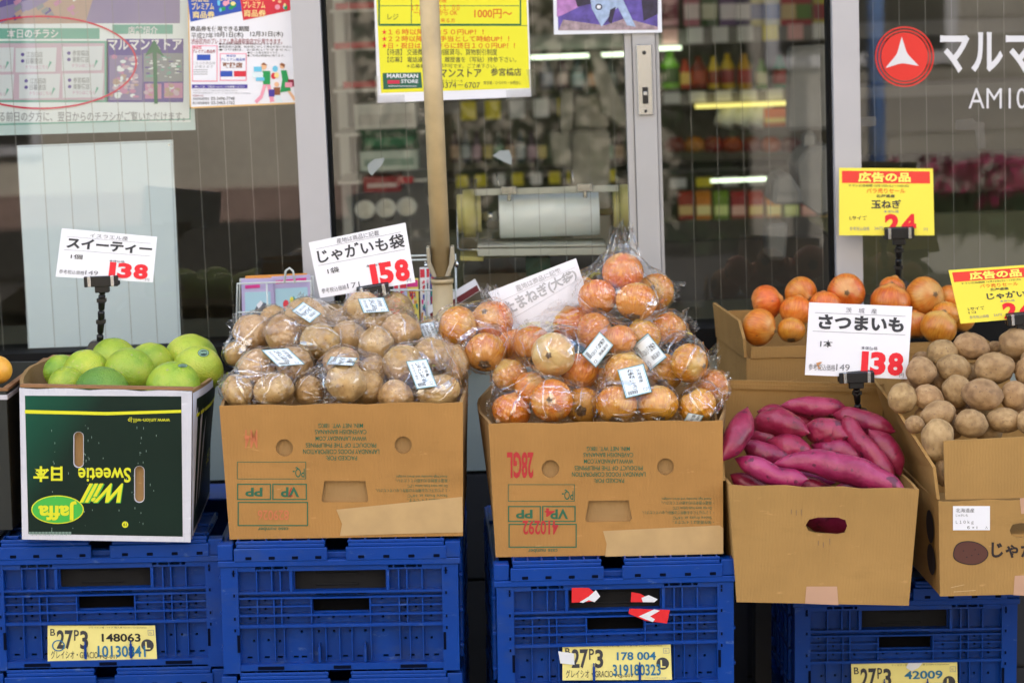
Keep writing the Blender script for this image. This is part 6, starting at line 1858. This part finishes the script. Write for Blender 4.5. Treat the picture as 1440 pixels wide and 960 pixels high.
# ------------------------------------------------------------------ price cards and their clips
CARD = [M_white, M_ink, M_line, M_red, mat('card_grey_ink', '#6c6c74', .8), mat('stain_brown', '#c08a5a', .8)]  # the fifth ink is a plain mid grey
def digits(q, st, x0, y0, x1, y1, m, bold):
    w_ = [.45 if c == '1' else 1.0 for c in st]; t = sum(w_) + .13 * (len(st) - 1); x = x0
    for c, k in zip(st, w_):
        e = (x1 - x0) * k / t; q.text(c, x, y0, x + e, y1, m, bold, lift=.0008); x += e + (x1 - x0) * .13 / t
def base_card(origin, title, unit, price, tax, t_ink=1, tb=.044, ot=(.30, .05, .70, .13), tt=(.05, .15, .95, .36), pr=(.53, .66, .93, .96), yen=True):
    def d(s, q):
        q.text(origin, *ot, 4, .0); q.rect(.06, ot[3] + .015, .94, ot[3] + .021, 2); q.rect(.05, tt[3] + .03, .95, tt[3] + .036, 2)
        q.text(title, *tt, t_ink, tb)
        q.text(unit, .13, .51, .13 + .055 * len(unit) * 1.1, .61, 1, .01)
        q.text('本体価格', .53, .57, .69, .62, 4, .01)
        digits(q, price, *pr, 3, .05)
        q.text('参考税込価格', .03, .84, .29, .93, 4, .0); q.text(tax, .30, .83, .43, .92, 4, 0)
        if yen: q.text('円', .92, .92, .96, .98, 4, 0, lift=.0011)
    return d
pcard('price_card', [(87, 321), (221, 333), (215, 397), (78, 389)], .30, 'white price card reading 138 above the green sweetie fruit', 'price card', CARD, base_card('イスラエル産', 'スイーティー', '1個', '138', '149', ot=(.30, .05, .70, .14), tt=(.07, .17, .96, .40), pr=(.54, .62, .94, .95)), th=.002, n=(.05, -1, .12), group='price cards')
pcard('price_card', [(434, 341), (570, 313), (584, 397), (450, 419)], .30, 'tilted white price card reading 158 in the bagged potatoes', 'price card', CARD, base_card('産地は商品に記載', 'じゃがいも袋', '1袋', '158', '171', tb=.022, ot=(.28, .03, .72, .12), tt=(.06, .16, .96, .40), pr=(.56, .58, .96, .95)), th=.0025, n=(0, -1, .1), group='price cards')
def d_on(s, q):
    q.text('産地は商品に記載', .28, .06, .80, .18, 2, .01); q.rect(.04, .20, .96, .206, 2); q.rect(.04, .52, .96, .526, 2)
    q.text('たまねぎ(大袋)', .06, .22, .95, .50, 2, .03); q.text('1袋', .14, .64, .22, .74, 2, .0)
pcard('price_card', [(686, 411), (810, 363), (826, 415), (738, 490)], .26, 'slanting white card with faded grey print behind the bagged onions', 'price card', [M_white, M_ink, mat('faded_ink', '#b0b0b4', .8)], d_on, th=.002, n=(0, -1, .15), group='price cards')
def d_sp(s, q):
    base_card('茨　城　産', 'さつまいも', '1本', '138', '149', ot=(.36, .05, .66, .12), tt=(.10, .155, .93, .36), pr=(.54, .64, .95, .96))(s, q)
    q.poly([(.10, .83), (.14, .81), (.16, .815), (.14, .84), (.12, .87), (.15, .90), (.13, .91), (.11, .86)], 5, .0012)
pcard('price_card', [(1138, 425), (1283, 431), (1276, 533), (1132, 527)], yS + .25, 'white price card reading 138 above the purple sweet potatoes', 'price card', CARD, d_sp, th=.002, n=(.04, -1, .08), group='price cards')
YC = [mat('card_yellow', '#efe04a', .6, var=.02, vs=6), M_ink, M_line, M_red, mat('card_banner', '#e23a2c', .6), mat('banner_letters', '#f6ec6a', .6), M_orange, M_inkdark]
def d_yel(prod, price, unit, tax, two):
    def d(s, q):
        q.rect(.03, .045, .965, .225, 4, .0004); q.text('広告の品', .20, .06, .76, .21, 5, .04, lift=.0008)
        q.text('チラシ広告期間 12月12日(土)～13日(日)', .10, .245, .74, .285, 1, .01); q.text('バラ売りセール', .29, .30, .70, .375, 6, .01)
        q.text('北海道産', .39, .39, .59, .44, 1, .02); q.text(prod, .34, .47, .34 + .105 * len(prod), .60, 1, .03); q.text('本体価格', .47, .625, .63, .665, 2, .01)
        q.text('Lサイズ', .11, .71, .29, .77, 1, .02)
        if two: q.text('1コ', .11, .79, .19, .83, 1, .02)
        digits(q, price, .48, .68, .81, .98, 3, .05); q.text('参考税込価格', .11, .87, .32, .93, 2, .0); q.text(tax, .37, .87, .46, .92, 2, 0); q.text('円', .89, .89, .93, .94, 2, 0)
    return d
pcard('price_card', [(1180, 236), (1312, 237), (1314, 331), (1180, 331)], Mb6.translation.y + .27, 'yellow price card reading 24 on a black post above the loose onions', 'price card', YC, d_yel('玉ねぎ', '24', 'L', '26円', False), th=.002, n=(0, -1, .05), group='price cards')
pcard('price_card', [(1334, 380), (1466, 371), (1480, 444), (1351, 455)], Mb5.translation.y + .26, 'tilted yellow price card cut by the picture edge, above the loose potatoes', 'price card', YC, d_yel('じゃがいも', '24', 'L', '26円', True), th=.0025, n=(0, -1, .05), group='price cards')

def clip(name, label, px, w_px, Y, post=None, tilt=0, rings=True):
    """black card clamp with two bright springs on a jointed post"""
    c = at(px[0], px[1], Y)
    k = (Y + 3.9) / FPX
    root = empty(name, Matrix.Translation(c) @ Matrix.Rotation(tilt, 4, 'Y'), label, 'card clip', 'black card clips')
    W, H = w_px * k, 15 * k
    b = MB(); b.cbox((0, -.006, 0), (W, .008, H)); b.cbox((0, .012, 0), (W, .008, H)); b.tube([(-W / 2, .003, H * .42), (W / 2, .003, H * .42)], .004)
    b.cbox((0, .002, -H * .75), (W * .42, .012, H * .7)); b.build('clamp', M_black, root, bevel=.0012)
    for s_ in (-1, 1):
        b = MB(); b.cbox((s_ * W * .34, -.0115, 0), (W * .10, .003, H * .95)); b.cbox((s_ * W * .34, -.006, H * .5), (W * .10, .014, .002))
        b.build('spring', M_steel, root, bevel=.0006)
    if post:
        pts = [Matrix.Rotation(-tilt, 4, 'Y') @ (at(x, y, Y2) - c) for x, y, Y2 in post]
        b = MB()
        prev = V((0, .002, -H * .8))
        for i, p in enumerate(pts):
            n = 2 if rings else 1
            d = (p - prev)
            for j in range(n):
                a0 = prev + d * (j / n); a1 = prev + d * ((j + .92) / n)
                b.tube([a0, a0.lerp(a1, .12), a0.lerp(a1, .88), a1], [.0045, .0065, .0058, .0045], n=8)
            b.cbox(p, (.016, .012, .007))
            prev = p
        b.build('post', M_black, root, bevel=.0006)
        b = MB(); p = pts[-1]
        b.add([p + V((-.014, -.012, .012)), p + V((.014, -.012, .012)), p + V((.014, .012, .012)), p + V((-.014, .012, .012)), p + V((-.03, -.016, -.012)), p + V((.03, -.016, -.012)), p + V((.03, .016, -.012)), p + V((-.03, .016, -.012))], [(0, 1, 2, 3), (7, 6, 5, 4), (0, 4, 5, 1), (1, 5, 6, 2), (2, 6, 7, 3), (3, 7, 4, 0)])
        b.build('base_clamp', M_black, root, bevel=.002)
    return root
clip('card_clip', 'black jointed clip post at the back of the citrus carton', (143, 395), 48, .295, [(143, 422, .30), (142, 452, .31), (140, 488, .33)])
clip('card_clip', 'short black clip on the tilted 158 card', (525, 409), 46, .290, [(524, 440, .31)], -.13, False)
clip('card_clip', 'black clip post holding the white card over the sweet potatoes', (1204, 530), 50, yS + .243, [(1205, 552, yS + .26), (1207, 584, yS + .28)])
clip('card_clip', 'black jointed clip post holding the yellow onion card', (1264, 328), 42, Mb6.translation.y + .262, [(1264, 352, Mb6.translation.y + .27), (1263, 376, Mb6.translation.y + .28), (1263, 402, Mb6.translation.y + .29)])
clip('card_clip', 'black clip on the tilted yellow potato card at the picture edge', (1438, 448), 46, Mb5.translation.y + .252, [(1440, 470, Mb5.translation.y + .27)], -.06, False)

# ------------------------------------------------------------------ awning pole
M_pole = mat('pole_beige', '#c2ab80', .5, var=.22, vs=14, bump=.1, bs=60)
YP = .52
pr_ = empty('awning_pole', Matrix.Translation(at(622, 760, YP)), 'beige steel awning pole with a hinged joint, in front of the sliding pane', 'pole')
o = pr_.matrix_world.translation
pt, pm_, pb = at(596, -170, YP) - o, at(621, 388, YP) - o, at(622, 395, YP) - o
b = MB(); b.tube([pt, pm_], pxm(13.5, YP), n=20); b.build('upper_tube', M_pole, pr_)
gd = at(626, 800, YP); gd.z = 0.0
b = MB(); b.tube([pb, V((gd.x - o.x, gd.y - o.y, 0 - o.z + .012))], pxm(14.5, YP), n=20); b.tube([pb + V((0, 0, .004)), pb - V((0, 0, .004))], pxm(16, YP), n=20); b.build('lower_tube', M_pole, pr_)
b = MB(); b.lathe([(.0, .012), (.08, .012), (.09, .006), (.09, .0005), (0, .0005)], 0, 24, Matrix.Translation((gd.x - o.x, gd.y - o.y, -o.z))); b.build('base_plate', M_pole, pr_)
b = MB()
j0, j1 = at(619, 346, YP) - o, at(621, 388, YP) - o
wj = pxm(17, YP)
for s_ in (-1, 1):
    lp = [(j0.x + s_ * wj - .003, j0.z), (j0.x + s_ * wj + .003, j0.z), (j1.x + s_ * wj * .98 + .004, j0.z * .5 + j1.z * .5), (j1.x + s_ * wj * .5 + .003, j1.z), (j1.x + s_ * wj * .5 - .005, j1.z), (j1.x + s_ * wj * .9 - .005, j0.z * .4 + j1.z * .6)]
    b.plate(lp if s_ > 0 else lp, [], .034, 0, Matrix.Translation((0, -.019 + j0.y, 0)))
b.build('hinge_bracket', mat('bracket_pale', '#a89e88', .45, metal=.2), pr_, bevel=.001)
b = MB(); hz = at(620, 372, YP) - o
b.tube([hz + V((-wj - .008, 0, 0)), hz + V((wj + .010, 0, 0))], .004, n=8); b.tube([hz + V((wj + .004, 0, 0)), hz + V((wj + .009, 0, 0))], .0075, n=6); b.build('hinge_bolt', M_steel, pr_)

# ------------------------------------------------------------------ bag roll dispenser inside the pane
YD = .99
c = at(760, 305, YD)
dz = empty('bag_roll_dispenser', Matrix.Translation(c), 'plastic bag roll on a clear rack with yellow end wheels, inside the sliding pane', 'dispenser')
def dp(px, py, dy=0): return at(px, py, YD) - c + V((0, dy, 0))
M_rollw = mat('bag_roll_film', '#eef6f8', .30, var=.03, vs=4, spec=.6)
rl0, rl1 = dp(702, 304), dp(842, 299)
b = MB(); ax_ = (rl1 - rl0).normalized(); rr_ = pxm(31, YD)
b.tube([rl0, rl0 + ax_ * .003, rl1 - ax_ * .003, rl1], [rr_ * .97, rr_, rr_, rr_ * .97], n=48); b.build('bag_roll', M_rollw, dz, sharp=40)
b = MB(); b.tube([dp(672, 305), dp(876, 297)], .007, n=12); b.tube([dp(680, 305), dp(700, 304)], .011, n=14); b.build('spindle', M_steel, dz)
b = MB()
for (px, py, w_, s_) in ((660, 300, 14, -1), (879, 293, 12, 1)):
    p = dp(px, py); r_ = pxm(33, YD)
    b.tube([p - ax_ * .012, p - ax_ * .006, p + ax_ * .006, p + ax_ * .012], [r_, r_ * 1.02, r_ * 1.02, r_], n=32); 
    b.tube([p - ax_ * .024, p + ax_ * .024], r_ * .82, n=28)
b.build('end_wheel', mat('wheel_yellow', '#c9c07a', .45, var=.06), dz, bevel=.0015)
def strip(name, a0, a1, hpx, m, d0, d1, k=0):
    b = MB(); p, q = dp(*a0), dp(*a1); h_ = pxm(hpx, YD)
    vs = []
    for y in (d0, d1):
        vs += [p + V((0, y, -h_ / 2)), q + V((0, y, -h_ / 2)), q + V((0, y, h_ / 2)), p + V((0, y, h_ / 2))]
    b.add(vs, [(0, 1, 2, 3), (7, 6, 5, 4), (0, 4, 5, 1), (1, 5, 6, 2), (2, 6, 7, 3), (3, 7, 4, 0)]); b.build(name, m, dz, bevel=.001)
M_acr = mat('acrylic_grey', '#c4c6bc', .3, spec=.6)
strip('top_rail', (668, 268), (868, 262), 9, M_acr, -.055, -.050)
strip('bottom_rail', (672, 350), (850, 348), 10, M_acr, -.075, -.070)
strip('tray', (672, 342), (850, 340), 3, M_acr, -.069, .06)
for k, (a0, a1) in enumerate((((669, 254), (669, 356)), ((868, 250), (868, 350)))):
    b = MB(); p, q = dp(*a0), dp(*a1); b.box((p.x - .002, -.06, q.z), (p.x + .002, .05, p.z)); b.build('end_plate', M_sheetclear, dz)
b = MB()
for (x0, x1, y) in ((705, 726, 265), (810, 832, 261)):
    p, q = dp(x0, y), dp(x1, y); b.box((p.x, -.062, p.z - .008), (q.x, -.0555, p.z + .008)); b.cbox(((p.x + q.x) / 2, -.06, p.z - .014), (.008, .006, .014))
    b.tube([(p.x - .005, -.03, p.z + .008), (p.x - .009, -.02, p.z + .032)], .0018, n=6)
b.build('rail_clip', M_steel, dz, bevel=.001)
b = MB(); b.tube([dp(643, 280, -.01), dp(644, 348, -.01), dp(650, 350, -.02), dp(697, 347, -.06)], .0025, n=6); b.tube([dp(745, 355), dp(745, 378), dp(797, 378), dp(797, 352)], .0022, n=6); b.build('wire_bracket', M_steel, dz)
strip('foot', (648, 359), (680, 360), 6, mat('wheel_yellow', '#c9c07a', .45), -.06, .05)
b = MB(); p = dp(740, 392); b.box((p.x, -.02, p.z), (p.x + .05, .03, p.z + .045)); b.build('base_block', mat('green_block', '#34564a', .5), dz)
b = MB(); p, q = dp(655, 470), dp(900, 362); b.box((p.x, -.0, p.z), (q.x, .30, p.z + .12)); 
o_ = b.build('counter_box', mat('counter_box_brown', (.16, .14, .11), .7, var=.2, vs=10), None, Matrix.Translation(c + V((0, .02, 0)))); tag(o_, 'dim brown box on the counter below the bag roll', 'box')
b = MB(); cz = at(700, 470, YD).z; b.box((-2.0, .93, cz - .03), (1.9, 1.42, cz)); b.box((-2.0, 1.40, .02), (1.9, 1.42, cz - .031)); o_ = b.build('inside_counter', mat('counter_top', (.10, .095, .07), .5, var=.2, vs=4)); tag(o_, 'dark counter along the inside of the windows', 'counter')

# ------------------------------------------------------------------ leaflet racks in front of the panes
M_wirew = mat('rack_wire_white', '#c9cfcb', .4)
YR = .60
def rack(label, x0, x1, y0, y1, bars, arch, leaflets):
    base = at((x0 + x1) / 2, y1, YR)
    root = empty('leaflet_rack', Matrix.Translation(base), label, 'rack', 'wire leaflet racks')
    b = MB(); P = lambda x, y, d=0: at(x, y, YR) - base + V((0, d, 0))
    b.tube([P(x0 - 2, y1), P(x0, y0), P(x1, y0 - 4), P(x1 + 2, y1)], .0022, n=6)
    b.tube([P(x0 - 2, y1, .05), P(x0, y0 - 2, .05), P(x1, y0 - 6, .05), P(x1 + 2, y1, .05)], .0022, n=6)
    for x in bars: b.tube([P(x, y0), P(x + 3, y1)], .0018, n=6)
    for y in (y0 + 40, y1 - 5): b.tube([P(x0 - 1, y), P(x1 + 1, y)], .0018, n=6)
    for x in (x0, x1): b.tube([P(x, y1), P(x, y1, .05)], .0018, n=6)
    if arch:
        a, y = arch; b.tube([P(a - 7, y0 - 1), P(a - 5, y0 - 18), P(a, y0 - 22), P(a + 5, y0 - 18), P(a + 8, y0 - 1)], .0022, n=6)
    b.tube([P((x0 + x1) / 2, y1, .05), V((P((x0 + x1) / 2, y1).x, .05, -base.z + .005))], .006, n=8)
    b.tube([V((P((x0 + x1) / 2, y1).x - .1, .05, -base.z + .006)), V((P((x0 + x1) / 2, y1).x + .1, .05, -base.z + .006))], .006, n=8)
    b.build('wire_frame', M_wirew, root)
    return root
rack('white wire leaflet rack behind the left potato bags', 334, 437, 399, 486, (375,), (407, 0), 0)
rack('wire leaflet rack beside the pole, behind the tilted price card', 490, 640, 368, 470, (522, 560, 598), None, 0)
LM = [mat('leaf_lilac', '#b9aed4', .5), mat('leaf_sky', '#a9d0e0', .5), mat('leaf_magenta', '#d8388c', .5), mat('leaf_slate', '#5c6474', .5), M_white, mat('leaf_navy', '#3848a8', .5), mat('leaf_teal', '#3c9c8c', .5), mat('leaf_orange', '#e09848', .5), mat('leaf_red', '#d83848', .5), mat('leaf_yellow', '#e8d848', .5), mat('leaf_pinkpale', '#e8c8d8', .5), mat('leaf_maroon', '#6a2028', .5)]
def d_l1(s, q):
    q.rect(.03, .05, .97, .12, 0); q.poly([(.12, .10), (.58, .09), (.58, .14), (.12, .15)], 2, .0006); q.rect(.10, .2, .90, .95, 1)
    q.poly([(.35, .50), (.55, .34), (.78, .38), (.80, .52), (.58, .72), (.38, .66)], 3, .0008); q.poly([(.45, .40), (.58, .33), (.66, .37), (.52, .46)], 4, .0010)
    q.ell(.2, .62, .10, .09, 5, .0008, 14); q.ell(.2, .82, .09, .08, 6, .0008, 14); q.text('はこね', .13, .595, .27, .645, 4, 0, lift=.0011); q.text('旅', .17, .79, .23, .85, 4, 0, lift=.0011)
def d_l2(s, q):
    q.rect(.03, .05, .97, .12, 0); q.poly([(.1, .06), (.9, .04), (.9, .09), (.1, .11)], 2, .0006); q.rect(.08, .18, .92, .95, 1)
    q.poly([(.3, .6), (.55, .3), (.9, .62), (.9, .9), (.3, .9)], 6, .0008); q.ell(.35, .42, .08, .07, 8, .0010, 12); q.ell(.5, .36, .05, .05, 9, .0010, 12)
pcard('leaflet', [(339, 392), (384, 391), (388, 484), (342, 486)], YR + .018, 'pale lilac leaflet with a grey boat picture in the left rack', 'leaflet', LM, d_l1)
pcard('leaflet', [(382, 389), (436, 386), (440, 482), (385, 484)], YR + .022, 'pale blue leaflet with a magenta heading in the left rack', 'leaflet', LM, d_l2)
pcard('leaflet', [(345, 388), (432, 384), (434, 470), (347, 474)], YR + .030, 'orange edged leaflet standing rearmost in the left rack', 'leaflet', [mat('leaf_orange', '#e09848', .5)] + LM[1:], lambda s, q: q.rect(.05, .05, .95, .95, 4))
def d_many(seed):
    def d(s, q):
        rr = random.Random(seed)
        q.rect(.04, .03, .96, .16, rr.choice((2, 8, 5, 9)), .0004)
        for k in range(26):
            x, y = rr.uniform(.05, .75), rr.uniform(.18, .85); q.poly([(x, y), (x + rr.uniform(.1, .25), y), (x + rr.uniform(.1, .22), y + rr.uniform(.05, .12)), (x, y + .06)], rr.randrange(1, 11), .0005 + k * 3e-5)
        q.text(('旅', '花', '市', '祭')[seed % 4], .2, .2, .8, .36, 8, .02, lift=.002)
    return d
for k, (x0, x1, y0, y1, col, lab) in enumerate(((486, 520, 396, 470, '#d8d0e8', 'pale leaflet behind the clip of the 158 card'), (553, 572, 394, 468, '#c8d0f0', 'blue patterned leaflet right of the clip'), (571, 588, 392, 466, '#f0e078', 'yellow topped leaflet next to the rack wire'), (590, 604, 376, 466, '#e8e8ec', 'narrow white leaflet left of the pole'), (604, 612, 372, 450, '#5868b8', 'blue leaflet against the pole'))):
    pcard('leaflet', [(x0, y0), (x1, y0 - 1), (x1 + 2, y1), (x0 + 2, y1)], YR + .02 + .004 * k, lab, 'leaflet', [mat('leaf_%d' % k, col, .5)] + LM[1:], d_many(k))
pcard('leaflet', [(600, 432), (668, 392), (676, 408), (606, 452)], YR + .0, 'maroon and white folded leaflet lying aslant behind the pole', 'leaflet', [M_white, M_ink, mat('leaf_maroon', '#6a2028', .5)], lambda s, q: (q.rect(.02, .5, .98, .97, 2), q.text('ご案内', .1, .6, .4, .85, 0, .02, lift=.0008)))
bpy.context.view_layer.update()
